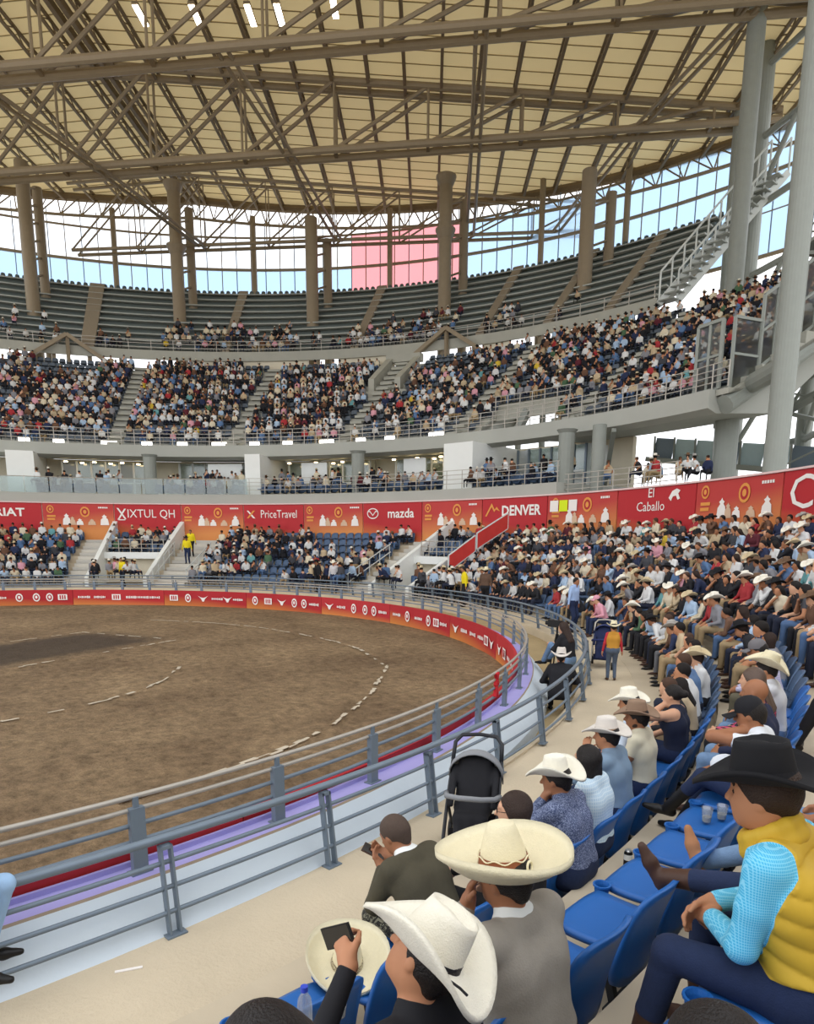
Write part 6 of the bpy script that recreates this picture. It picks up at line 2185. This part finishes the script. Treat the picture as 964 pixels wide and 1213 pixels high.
# ------------------------------------------------------------------ strollers
def stroller(loc, rz_, label, body_m, hood_m, frame_m, sc=1.0):
    s = empty('stroller', loc, rz_); tag(s, label, 'stroller')
    s.scale = (sc, sc, sc)
    for y in (-0.24, 0.24):
        mb = MB(); mb.tube([(0.36, y, 0.12), (0.05, y, 0.5), (-0.28, y * 0.98, 0.86)], 0.017, 8); mb.build('frame_side', frame_m, s)
        mb = MB(); mb.tube([(-0.34, y, 0.14), (0.0, y, 0.52)], 0.016, 8); mb.build('rear_leg', frame_m, s)
    mb = MB()
    mb.tube([(-0.28, -0.235, 0.86), (-0.40, -0.23, 1.0), (-0.45, -0.17, 1.06), (-0.46, 0, 1.075), (-0.45, 0.17, 1.06), (-0.40, 0.23, 1.0), (-0.28, 0.235, 0.86)], 0.02, 8); mb.build('push_handle', frame_m, s, smooth=True)
    F = Fig()      # padded seat: back, base and footrest
    for y in (-0.1, 0.1):
        F.rc(V3(-0.23, y, 0.86), V3(-0.05, y, 0.47), 0.07, 0.08, 0, 0.05); F.rc(V3(-0.05, y, 0.47), V3(0.22, y, 0.46), 0.075, 0.06, 0, 0.05); F.rc(V3(0.22, y, 0.46), V3(0.36, y, 0.26), 0.05, 0.04, 0, 0.04)
    F.rc(V3(-0.23, 0, 0.86), V3(-0.05, 0, 0.47), 0.08, 0.09, 0, 0.06); F.rc(V3(-0.05, 0, 0.47), V3(0.22, 0, 0.46), 0.08, 0.065, 0, 0.06); F.rc(V3(0.22, 0, 0.46), V3(0.36, 0, 0.26), 0.05, 0.04, 0, 0.05)
    F.rc(V3(-0.2, 0.2, 0.8), V3(0.1, 0.2, 0.54), 0.035, 0.03, 0, 0.03); F.rc(V3(-0.2, -0.2, 0.8), V3(0.1, -0.2, 0.54), 0.035, 0.03, 0, 0.03)
    link(bpy.data.objects.new('padded_seat', sdf_mesh('padded_seat', F.p, 0.02, [body_m])), s)
    # hood: ribbed quarter dome
    vs = []; fs = []
    na, nb_ = 9, 12
    for i in range(na + 1):
        a = math.radians(-95 + 115 * i / na)
        for j in range(nb_ + 1):
            b_ = math.pi * j / nb_
            r = 0.27 + 0.006 * (i % 2)
            y = -0.25 * math.cos(b_)
            rr = r * (0.35 + 0.65 * math.sin(b_) ** 0.6)
            vs.append((-0.2 + rr * math.sin(a) * 0.95, y, 0.72 + rr * math.cos(a) * 0.95 - 0.08 * abs(math.cos(b_)) ** 2))
    for i in range(na):
        for j in range(nb_):
            p = i * (nb_ + 1) + j
            fs.append((p, p + 1, p + nb_ + 2, p + nb_ + 1))
    hd = mesh_obj('hood', vs, fs, hood_m, s, smooth=True)
    sm = hd.modifiers.new('thick', 'SOLIDIFY'); sm.thickness = 0.012
    mb = MB(); mb.tube([(0.02, -0.25, 0.62), (0.2, -0.22, 0.66), (0.26, -0.1, 0.67), (0.27, 0, 0.675), (0.26, 0.1, 0.67), (0.2, 0.22, 0.66), (0.02, 0.25, 0.62)], 0.026, 8); mb.build('bumper_bar', hood_m, s, smooth=True)
    mb = MB(); mb.box(-0.25, 0.15, -0.2, 0.2, 0.18, 0.2); mb.box(-0.25, -0.23, -0.2, 0.2, 0.2, 0.34); mb.box(0.13, 0.15, -0.2, 0.2, 0.2, 0.32); mb.build('basket', body_m, s)
    for x, r in ((0.36, 0.09), (-0.34, 0.11)):
        for y in (-0.25, 0.25):
            mb = MB(); M = Matrix.Translation((x, y, r)) @ Matrix.Rotation(math.pi / 2, 4, 'X')
            mb.lathe([(r * 0.35, -0.02), (r * 0.9, -0.022), (r, -0.012), (r, 0.012), (r * 0.9, 0.022), (r * 0.35, 0.02)], 20, M=M)
            mb.build('wheel', M_BLACKB, s)
    return s


M_HOOD = mat('heather_grey_cloth', '85878a', 0.9, 0.1, 60.0)
stroller(P(C2, 20.95, 11.3, Z1), math.radians(-52), 'black stroller with a grey hood and bumper bar parked by the railing', M_BLACKC, M_HOOD, mat('black_tube', '26272b', 0.4, 0.05), 0.94)
stroller(P(C2, 20.45, 39.6, Z1), math.radians(-60), 'navy blue stroller standing behind the child in the white hat', mat('navy_canvas', '222a4a', 0.9, 0.1), mat('navy_hood', '2b3560', 0.9, 0.1), M_RAILW, 0.95)

# ------------------------------------------------------------------ small things
# sombrero laid on a first row seat
sm_ = bpy.data.objects.new('sombrero', hat_mesh('sombrero', 'sombrero', M_STRAWY, 1.0)); link(sm_)
sm_.location = P(C2, 21.78, 5.15, Z1 + 0.45); sm_.rotation_euler = (math.radians(4), math.radians(-14), math.radians(150))
tag(sm_, 'cream sombrero with a floral band lying on a first row seat', 'hat')
link(bpy.data.objects.new('floral_band', band_mesh(paisley_mat('floral_cord', '6a5a4a', 'd9cfae', 90.0), 0.006, 0.04, 0.092, 1.08, 0.94)), sm_)
mb = MB(); mb.tube([(-0.1, -0.02, 0.03), (-0.13, -0.05, 0.02), (-0.16, -0.05, 0.01)], 0.006, 6); mb.build('knot', M_BROWNB, sm_)
M_CLEAR = pane_mat('clear_plastic', 'eef2f4', 0.75, 0.15)


def cup(loc, label, grp=None):
    c = empty('plastic_cup', loc); tag(c, label, 'cup', grp)
    mb = MB(); mb.lathe([(0.002, 0.004), (0.028, 0.004), (0.038, 0.105), (0.041, 0.105), (0.041, 0.109), (0.037, 0.109), (0.027, 0.008), (0.002, 0.007)], 20, cap=False); mb.build('wall', M_CLEAR, c, smooth=True)
    mb = MB(); mb.lathe([(0.002, 0.009), (0.028, 0.009), (0.031, 0.045), (0.002, 0.045)], 20, cap=False); mb.build('drink', mat('pale_drink', 'cfc4b0', 0.2, 0.0), c)
    return c


zs2 = row_floor(2) + 0.425
cup(P(C2, 22.88, 11.45, zs2), 'clear plastic cup on the blue seat, nearer the aisle of feet', 'plastic cups on the seat')
cup(P(C2, 22.95, 11.75, zs2), 'clear plastic cup on the blue seat, beside its twin and nearer the black cap', 'plastic cups on the seat')
cup(P(C2, 22.56, 3.42, row_floor(2) + 0.50), 'empty clear cup held low beside the grey jeans at the bottom edge')
bt = empty('water_bottle', P(C2, 22.48, 3.15, row_floor(2) + 0.46)); tag(bt, 'small clear water bottle with a blue cap at the bottom edge', 'bottle')
mb = MB(); mb.lathe([(0.026, 0), (0.03, 0.01), (0.03, 0.1), (0.026, 0.13), (0.012, 0.155), (0.012, 0.165)], 16); mb.build('body', M_CLEAR, bt, smooth=True)
mb = MB(); mb.lathe([(0.015, 0.163), (0.015, 0.185)], 14); mb.build('cap', mat('blue_cap', '3a4fc0', 0.4, 0.0), bt)
cn = empty('drink_can', P(C2, 22.42, 10.9, row_floor(2) + 0.006)); tag(cn, 'dark drink bottle with a white label on the step behind the first row', 'can')
mb = MB(); mb.lathe([(0.028, 0), (0.032, 0.01), (0.032, 0.12), (0.026, 0.14)], 16); mb.build('body', M_BLACKB, cn, smooth=False)
mb = MB(); mb.lathe([(0.0325, 0.075), (0.0325, 0.118)], 16, cap=False); mb.build('label', M_WHITE, cn)
mb = MB(); mb.lathe([(0.026, 0.14), (0.02, 0.15)], 14); mb.build('lid', mat('silver_watch', 'c8c8c4', 0.3, 0.0, metal=0.8), cn)
gn = empty('green_bottle', P(C2, 22.3, 19.2, row_floor(2) + 0.006)); tag(gn, 'green glass bottle standing on the step behind the first row', 'bottle')
gm = mat('green_glass', '2f8a4c', 0.15, 0.0, spec=0.6)
mb = MB(); mb.lathe([(0.034, 0), (0.036, 0.02), (0.036, 0.16), (0.014, 0.22), (0.013, 0.28)], 16); mb.build('body', gm, gn, smooth=True)
mb = MB(); mb.lathe([(0.016, 0.275), (0.016, 0.295)], 12); mb.build('cap', M_WHITE, gn)
wc = bpy.data.objects.new('baseball_cap', cap_mesh(mat('white_cotton', 'e4e8ef', 0.85, 0.03))); link(wc)
wc.location = P(C2, 22.82, 13.2, row_floor(2) + 0.62); wc.rotation_euler = (0.2, 0.3, math.radians(200)); tag(wc, 'white cotton cap resting on the lap of the person in the black cap', 'cap')
# red ribbon tied to the ring railing
rb_ = empty('red_ribbon', P(C0, RR, 26.9, 0.0)); tag(rb_, 'red cloth ribbon tied round the ring railing', 'ribbon')
rm = mat('red_ribbon_cloth', 'c0262e', 0.8, 0.1)
for (y0, z0, y1, z1) in ((-0.05, 1.16, 0.05, 0.98), (0.05, 1.16, -0.05, 0.98), (-0.02, 1.02, 0.04, 0.80), (0.0, 1.02, -0.07, 0.82)):
    mb = MB(); t_ = math.radians(26.9); u_ = Vector((-math.sin(t_), math.cos(t_), 0))
    mb.bar(u_ * y0 + Vector((0, 0, z0)), u_ * y1 + Vector((0, 0, z1)), 0.05, 0.035); mb.build('strip', rm, rb_)
li = MB(); li.bar((0, 0, 0), (0.17, 0, 0), 0.022, 0.008); o = li.build('paper_strip', M_PRINTW); o.location = P(C2, 20.3, 3.1, Z1 + 0.006); o.rotation_euler = (0, 0, math.radians(70)); tag(o, 'thin white paper strip lying on the walkway by the wall foot', 'litter')
# small pebbles and bits on the walkway
# ------------------------------------------------------------------ the crowd
SHIRTS = [('white', 'd6d6d4', 21), ('black', '232327', 20), ('navy', '2c3450', 8), ('denim blue', '5a769c', 5), ('pale blue', 'a9c0d8', 6), ('beige', 'bda98a', 11), ('grey', '85858a', 8), ('red', 'a8373b', 3), ('pink', 'd49aa6', 4), ('brown', '6a4d3c', 5), ('yellow', 'd0b23e', 1), ('green', '4f6b50', 2), ('teal', '6aa0a3', 1), ('maroon', '5e2831', 3), ('cream', 'd8ccb2', 9), ('charcoal', '45464b', 6)]
SW = np.array([s[2] for s in SHIRTS], float); SW /= SW.sum()
PANTSC = [('dark jeans', '262b3c', 5), ('blue jeans', '536d92', 2), ('black trousers', '222226', 5), ('tan trousers', 'a08a68', 1.5), ('grey trousers', '6b6c70', 1)]
PW = np.array([s[2] for s in PANTSC], float); PW /= PW.sum()
HATS = [('white straw hat', 'e8e3d4', 9), ('tan straw hat', 'c9b894', 5), ('black felt hat', '1d1d20', 5), ('brown felt hat', '6c5440', 4), ('grey hat', 'a8a39c', 2), ('no hat', None, 30)]
HW = np.array([s[2] for s in HATS], float); HW /= HW.sum()
HAIRC = ['1d1816', '2e211b', '4a3529', '1d1816']
SKINC = ['b98260', '9c6a4c', 'cf9f80']


def cmat(kind, name, hexc):
    return mat(kind + '_' + name.replace(' ', '_'), hexc, 0.8, 0.1, 15.0)


POSES = [dict(), dict(lean=14, hunch=20, handL=(0.42, 0.06, 0.6), handR=(0.42, -0.04, 0.6)), dict(lean=-6, hunch=14), dict(lean=2, hunch=15, handL=(0.26, 0.06, 0.95), poleL=(0.3, 0.6, -0.8)),
         dict(lean=6, hyaw=25, twist=10), dict(lean=0, hyaw=-28, bulk=1.12, belly=1.1), dict(lean=18, hunch=24, hpitch=18), dict(lean=3, hunch=16, hyaw=12, sleeve='short', sh=0.17, bulk=0.95, handR=(0.26, -0.02, 0.9), poleR=(0.3, -0.6, -0.8))]
PROTO = []
for i, sp in enumerate(POSES):
    s2 = dict(det=0); s2.update(sp)
    F, J = figure(s2)
    me = sdf_mesh('spectator', F.p, 0.03, [M_SKIN, M_SKYB, M_DENIM, M_BLACKB])
    hr = {k: hair_mesh(J, k, M_HAIRB, 0.024) for k in (('short', 'long') if i % 2 else ('short', 'bob'))}
    lo_v, lo_q = polygonise(F.p, 0.095)
    lo_l = labels(F.p, lo_v[lo_q].mean(1).astype(np.float32))
    hv, hq = polygonise([('el', (J['hc'] + V3(-0.012, 0, 0.03), V3(0.11, 0.095, 0.105), None), 0, 0.02)], 0.075)
    PROTO.append((me, J, hr, lo_v, lo_q, lo_l, hv, hq))
HATME = {}
for nm, hx, _ in HATS:
    if hx:
        HATME[nm] = hat_mesh('hat', 'cowboy' if 'felt' in nm else 'cowgirl', cmat('hat', nm, hx))
# small hat for the distant crowd
_n = 8
LH_V = [(0.19 * math.cos(2 * math.pi * j / _n), 0.16 * math.sin(2 * math.pi * j / _n), 0.03 * abs(math.sin(2 * math.pi * j / _n))) for j in range(_n)] + [(0.095 * math.cos(2 * math.pi * j / _n), 0.08 * math.sin(2 * math.pi * j / _n), 0.01) for j in range(_n)] + [(0.08 * math.cos(2 * math.pi * j / _n), 0.065 * math.sin(2 * math.pi * j / _n), 0.12) for j in range(_n)]
LH_Q = [(j, (j + 1) % _n, _n + (j + 1) % _n, _n + j) for j in range(_n)] + [(_n + j, _n + (j + 1) % _n, 2 * _n + (j + 1) % _n, 2 * _n + j) for j in range(_n)] + [(2 * _n, 2 * _n + 2, 2 * _n + 4, 2 * _n + 6)] + [(2 * _n + q, 2 * _n + q + 1, 2 * _n + (q + 2) % _n, 2 * _n + (q + 2) % _n) for q in (0, 2, 4, 6)]
LH_V = np.array(LH_V)


def pick():
    return (int(rng.choice(len(SHIRTS), p=SW)), int(rng.choice(len(PANTSC), p=PW)), int(rng.choice(len(HATS), p=HW)), int(rng.integers(len(POSES))), int(rng.integers(3)), int(rng.integers(4)))


# every seat of the lower stand
SEATS = []
for k in range(1, ROWS + 1):
    i = -4
    while True:
        ph = seat_phi(k, i)
        i += 1
        if ph > 168:
            break
        if ph < (-0.5 if k < 4 else 3.0) or in_gap(ph, k):
            continue
        if k >= 4 and ph < 8:
            continue
        p = P(C2, row_back(k) - 0.24, ph, row_floor(k))
        SEATS.append((k, ph, (p - CAM).length))


def in_view(p, margin=0.04):
    v = p - CAM
    z = v.dot(_fw)
    if z < 0.2:
        return False
    x = v.dot(_rt) / z * 805.56 / 964.0
    return abs(x) < 0.5 + margin


def near_taken(k, ph):
    pit_ = math.degrees(SEAT_PITCH / (row_back(k) - 0.2))
    return any(kk == k and abs(pp - ph) < pit_ * 0.78 for kk, pp in TAKEN)


EMPTY_NEAR = [(1, 3.0, 5.6), (2, 5.3, 12.3), (3, -1, 0.9), (3, 1.7, 2.4), (3, 3.3, 5.3), (2, 0, 2.6), (3, 9.8, 19.0), (4, 8, 15.5), (2, 23.2, 24.5), (4, 19.5, 22.0), (1, -1, 5.9), (3, 22.4, 24.0), (5, 8, 11), (2, 19.0, 20.8)]
EMPTY_FAR = [(1, 117.5, 121.5), (2, 116.0, 121.5), (3, 119, 122.5), (5, 109.0, 114.5), (6, 109, 116.5), (7, 110, 117.5), (5, 93, 99), (6, 93, 98), (3, 112, 114), (2, 106, 109), (1, 122, 127), (5, 140, 143), (6, 145, 148), (2, 62.5, 65), (1, 66, 68.5), (4, 57, 58.5)]
people = []
seats_for = []
rr = random.Random(3)
for (k, ph, d) in SEATS:
    p = P(C2, row_back(k) - 0.24, ph, row_floor(k) + 0.6)
    vis = in_view(p, 0.06)
    if not vis:
        continue
    if k == 3 and 13.0 < ph < 19.6:
        continue          # open landing where someone steps through
    seats_for.append((k, ph, d))
    if near_taken(k, ph):
        continue
    if any(kk == k and a <= ph <= b for kk, a, b in EMPTY_NEAR + EMPTY_FAR):
        continue
    pe = 0.05 if ph < 90 else (0.09 if ph < 104 or ph > 128 else 0.2)
    if rr.random() < pe:
        continue
    people.append((k, ph, d))
people.sort(key=lambda t: t[2])
N_IND = 262
ORD = ['first', 'second', 'third', 'fourth', 'fifth', 'sixth', 'seventh']
USED = set()


def where(ph):
    return ('nearby' if ph < 16 else 'past the tank top' if ph < 30 else 'beside the child' if ph < 42 else 'by the navy stroller' if ph < 52 else 'by sky blue shirt' if ph < 64 else 'near red panels')


for n, (k, ph, d) in enumerate(people[:N_IND]):
    si, pi, hi, po_, ski, hri = pick()
    me, J, hr = PROTO[po_][:3]
    o = bpy.data.objects.new('person', me); link(o)
    loc, r = at_row(k, ph + rr.uniform(-0.12, 0.12), 0.2 + rr.uniform(-0.04, 0.06))
    o.location = loc; o.rotation_euler = (0, 0, r + math.radians(rr.uniform(-22, 22)))
    sc = rr.uniform(0.9, 1.04)
    o.scale = (sc, sc, sc)
    mats = [cmat('skin', 'tone_%d' % ski, SKINC[ski]), cmat('shirt', SHIRTS[si][0], SHIRTS[si][1]), cmat('trousers', PANTSC[pi][0], PANTSC[pi][1]), M_BROWNB if hri % 2 else M_BLACKB]
    for q in range(4):
        o.material_slots[q].link = 'OBJECT'
        o.material_slots[q].material = mats[q]
    style = list(hr.keys())[hri % 2]
    if HATS[hi][1]:
        style = 'short'
    h = bpy.data.objects.new('hair', hr[style]); link(h, o)
    h.material_slots[0].link = 'OBJECT'; h.material_slots[0].material = cmat('hair', 'tone_%s' % HAIRC[hri], HAIRC[hri])
    if HATS[hi][1]:
        h = bpy.data.objects.new('hat', HATME[HATS[hi][0]]); link(h, o)
        h.matrix_local = head_matrix(J, 0.052, 0.0, rr.uniform(-6, 6))
        head = HATS[hi][0]
    else:
        head = {'short': 'short dark hair', 'long': 'long dark hair', 'bob': 'chin-length hair'}[style]
    lab = '%s shirt, %s, %s, %s row %s' % (SHIRTS[si][0], PANTSC[pi][0], head, ORD[k - 1], where(ph))
    if lab in USED:
        opts = ['leaning forward' if po_ in (1, 6) else 'turned aside' if po_ in (4, 5) else 'sitting back' if po_ == 2 else 'hand raised' if po_ in (3, 7) else 'upright', 'nearer the camera', 'farther along', 'farther back', 'mid row']
        for q in opts:
            l2 = lab.replace(' row ', ' row, ' + q + ', ')
            if l2 not in USED:
                lab = l2
                break
    USED.add(lab)
    tag(o, ('spectator, ' if len(lab.split()) < 16 else '') + lab, 'person', 'spectators seated in the lower stand')
# seats: the near ones in full detail, then plain ones, the rest of them one mass
occupied = [(k, ph) for k, ph, d in people]
seats_for.sort(key=lambda t: t[2])
ns = 0
rest = []
for (k, ph, d) in seats_for:
    if ns >= 290:
        rest.append((k, ph)); continue
    free = not near_taken(k, ph) and not any(kk == k and abs(pp - ph) < 0.3 for kk, pp in occupied)
    col = int(round((ph - seat_phi(k, 0)) / math.degrees(SEAT_PITCH / (row_back(k) - 0.2))))
    num = ['first', 'second', 'third', 'fourth', 'fifth', 'sixth', 'seventh', 'eighth', 'ninth', 'tenth', 'eleventh', 'twelfth', 'thirteenth', 'fourteenth', 'fifteenth', 'sixteenth', 'seventeenth', 'eighteenth', 'nineteenth', 'twentieth'][min(19, (col + 4) % 20)]
    lab = '%s blue seat, %s along the %s row %s' % ('empty' if free else 'occupied', num, ORD[k - 1], where(ph))
    add_seat(k, ph, d < 9.5, lab)
    ns += 1


def fast_mesh(name, V, Q, mats, colors=None, parent=None):
    me = bpy.data.meshes.new(name)
    me.vertices.add(len(V)); me.vertices.foreach_set('co', V.astype(np.float32).ravel())
    me.loops.add(len(Q) * 4); me.loops.foreach_set('vertex_index', Q.astype(np.int32).ravel())
    me.polygons.add(len(Q)); me.polygons.foreach_set('loop_start', np.arange(0, len(Q) * 4, 4, dtype=np.int32))
    try:
        me.polygons.foreach_set('loop_total', np.full(len(Q), 4, dtype=np.int32))
    except Exception:
        pass
    for m in mats:
        me.materials.append(m)
    me.polygons.foreach_set('use_smooth', np.ones(len(Q), dtype=bool))
    if colors is not None:
        at = me.attributes.new('tint', 'FLOAT_COLOR', 'FACE')
        at.data.foreach_set('color', colors.astype(np.float32).ravel())
    me.update(calc_edges=True)
    o = bpy.data.objects.new(name, me)
    return link(o, parent)


def tint_mat():
    m = bpy.data.materials.new('crowd_clothes'); m.use_nodes = True
    nt = m.node_tree; p = nt.nodes['Principled BSDF']; p.inputs['Roughness'].default_value = 0.85; p.inputs['Specular IOR Level'].default_value = 0.2
    a = nt.nodes.new('ShaderNodeAttribute'); a.attribute_name = 'tint'
    nt.links.new(a.outputs['Color'], p.inputs['Base Color'])
    return m


M_TINT = tint_mat()
LSH = [np.array(lin(s[1])) for s in SHIRTS]; LPA = [np.array(lin(s[1])) for s in PANTSC]; LHA = [np.array(lin(s[1])) if s[1] else None for s in HATS]
LSK = [np.array(lin(s)) for s in SKINC]; LHR = [np.array(lin(s)) for s in HAIRC]


def crowd(name, spots, label):
    """spots: (x, y, z, rot, scale) of people too small and too many to tell apart"""
    Vs, Qs, Cs = [], [], []
    base = 0
    for (x, y, z, r, sc) in spots:
        si, pi, hi, po_, ski, hri = pick()
        lo_v, lo_q, lo_l, hv, hq = PROTO[po_][3:]
        J = PROTO[po_][1]
        c, s = math.cos(r) * sc, math.sin(r) * sc
        R = np.array([[c, s, 0], [-s, c, 0], [0, 0, sc]])
        pal = np.stack([LSK[ski], LSH[si], LPA[pi], np.array([0.02, 0.018, 0.016, 1])])
        for v, q, col in ((lo_v, lo_q, pal[np.minimum(lo_l, 3)]), (hv, hq, np.tile(LHR[hri], (len(hq), 1)))):
            Vs.append(v @ R + (x, y, z)); Qs.append(q + base); Cs.append(col); base += len(v)
        if LHA[hi] is not None:
            v = LH_V + (J['hc'] + V3(0, 0, 0.07))
            q = np.array(LH_Q)
            Vs.append(v @ R + (x, y, z)); Qs.append(q + base); Cs.append(np.tile(LHA[hi], (len(q), 1))); base += len(v)
    o = fast_mesh(name, np.concatenate(Vs), np.concatenate(Qs), [M_TINT], np.concatenate(Cs))
    tag(o, label, 'crowd', kind='stuff')
    return o


def spot(R, ph, z, turn=180.0, jit=12):
    p = P(C2, R, ph, z)
    return (p.x, p.y, p.z, math.radians(ph + turn + rr.uniform(-jit, jit)), rr.uniform(0.9, 1.04))


far = [spot(row_back(k) - 0.2, ph, row_floor(k)) for k, ph, d in people[N_IND:]]
# people along the walkway across the arena and in the passages
for a, b, n_ in ((140.5, 147.5, 11), (93.5, 99, 8), (104, 112, 9), (82, 91, 10), (124, 131, 5)):
    for i in range(n_):
        far.append(spot(rr.uniform(20.6, 22.2) if a > 100 or a < 90 else rr.uniform(21, 23.5), rr.uniform(a, b), Z1 + 0.38, 180, 70))
crowd('crowd', far, 'dense seated crowd of the lower stand round the far side of the arena')
up = []
for k in range(1, UR + 1):
    pitch = math.degrees(0.54 / up_R(k))
    ph = 72.6
    while ph < 168:
        ph += pitch
        if any(abs(ph - a) < 1.0 for a in UAISLES):
            continue
        if 91.6 < ph < 101.9 and k <= 4:
            continue
        if k >= UR - 2 and any(abs(ph - a) < 3.2 for a in (157.2, 114.8)):
            continue
        if abs(ph - 119.5) < 2.6 and k >= 9:
            continue
        if k >= 15 and 106 < ph < 138:
            continue
        dens = 0.9 if (ph > 138 or 121 < ph < 134) else 0.8 if ph < 104 else 0.66
        if k == 1:
            dens *= 0.7
        if rr.random() > dens:
            continue
        p = P(C2, up_R(k), ph, 0)
        if not in_view(p, 0.05):
            continue
        up.append(spot(up_R(k), ph, up_z(k)))
crowd('crowd', up, 'dense crowd filling the upper deck above the suites')
tp_ = []
for k in range(TR):
    R0 = 43.9 + 0.83 * k; z0 = 18.75 + 0.76 * k
    pitch = math.degrees(0.55 / R0)
    for (a, b, kmax, dens) in ((132.0, 147.0, 4, 0.95), (119.5, 131, 3, 0.35), (114.2, 126.0, 4, 0.95), (105.5, 110.5, 3, 0.7), (157, 166, 4, 0.35), (150.5, 154, 2, 0.5), (100, 105, 4, 0.12)):
        ph = a
        while ph < b:
            ph += pitch
            if k < kmax and rr.random() < dens * (1 - 0.22 * k):
                tp_.append(spot(R0 + 0.35, ph, z0 + 0.02))
crowd('crowd', tp_, 'scattered groups sitting low on the bare top bleachers')
su = []
for (a, b) in ((146.5, 157.5), (131.8, 143), (116.5, 128.8), (104, 114.5), (87.5, 98.5)):
    ph = a
    while ph < b:
        ph += rr.uniform(0.75, 1.3)
        for R in (29.5, 30.5, 31.5):
            if rr.random() < 0.62:
                su.append(spot(R, ph + rr.uniform(-0.3, 0.3), 5.96 + (R - 29.5) * 0.15 + (0.35 if rr.random() < 0.25 else 0), 180, 30))
for i in range(10):
    su.append(spot(rr.uniform(30, 33), rr.uniform(72, 84), 5.65, 180, 60))
crowd('crowd', su, 'people on the balcony chairs in front of the suites')
# distant seats as one mass each
def seat_mass(name, spots, label, m=None):
    Vs, Qs = [], []
    base = 0
    Q = np.array(LOWSEAT_F)
    for (x, y, z, r, sc) in spots:
        c, s = math.cos(r), math.sin(r)
        Vs.append(LOWSEAT_V @ np.array([[c, s, 0], [-s, c, 0], [0, 0, 1]]) + (x, y, z)); Qs.append(Q + base); base += len(LOWSEAT_V)
    o = fast_mesh(name, np.concatenate(Vs), np.concatenate(Qs), [m or M_BLUED])
    tag(o, label, 'seats', kind='stuff')


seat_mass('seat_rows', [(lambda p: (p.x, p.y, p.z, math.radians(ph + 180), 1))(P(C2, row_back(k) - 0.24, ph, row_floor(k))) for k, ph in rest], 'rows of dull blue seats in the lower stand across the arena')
us = []
for k in range(1, UR + 1):
    pitch = math.degrees(0.54 / up_R(k)); ph = 72.6
    while ph < 168:
        ph += pitch
        if any(abs(ph - a) < 1.0 for a in UAISLES) or (91.6 < ph < 101.9 and k <= 4) or (abs(ph - 119.5) < 2.6 and k >= 9):
            continue
        p = P(C2, up_R(k), ph, up_z(k))
        if in_view(p, 0.05):
            us.append((p.x, p.y, p.z, math.radians(ph + 180), 1))
seat_mass('seat_rows', us, 'rows of dull blue grey seats showing between the upper deck crowd', mat('blue_grey_plastic', '59636f', 0.5, 0.1))
bs = []
for (a, b) in ((146.5, 157.5), (131.8, 143), (116.5, 128.8), (104, 114.5), (87.5, 98.5)):
    for R in (29.55, 30.55):
        ph = a
        while ph < b:
            ph += 1.15
            p = P(C2, R, ph, 5.96); bs.append((p.x, p.y, p.z, math.radians(ph + 180), 1))
seat_mass('seat_rows', bs, 'blue balcony chairs in front of the suites')
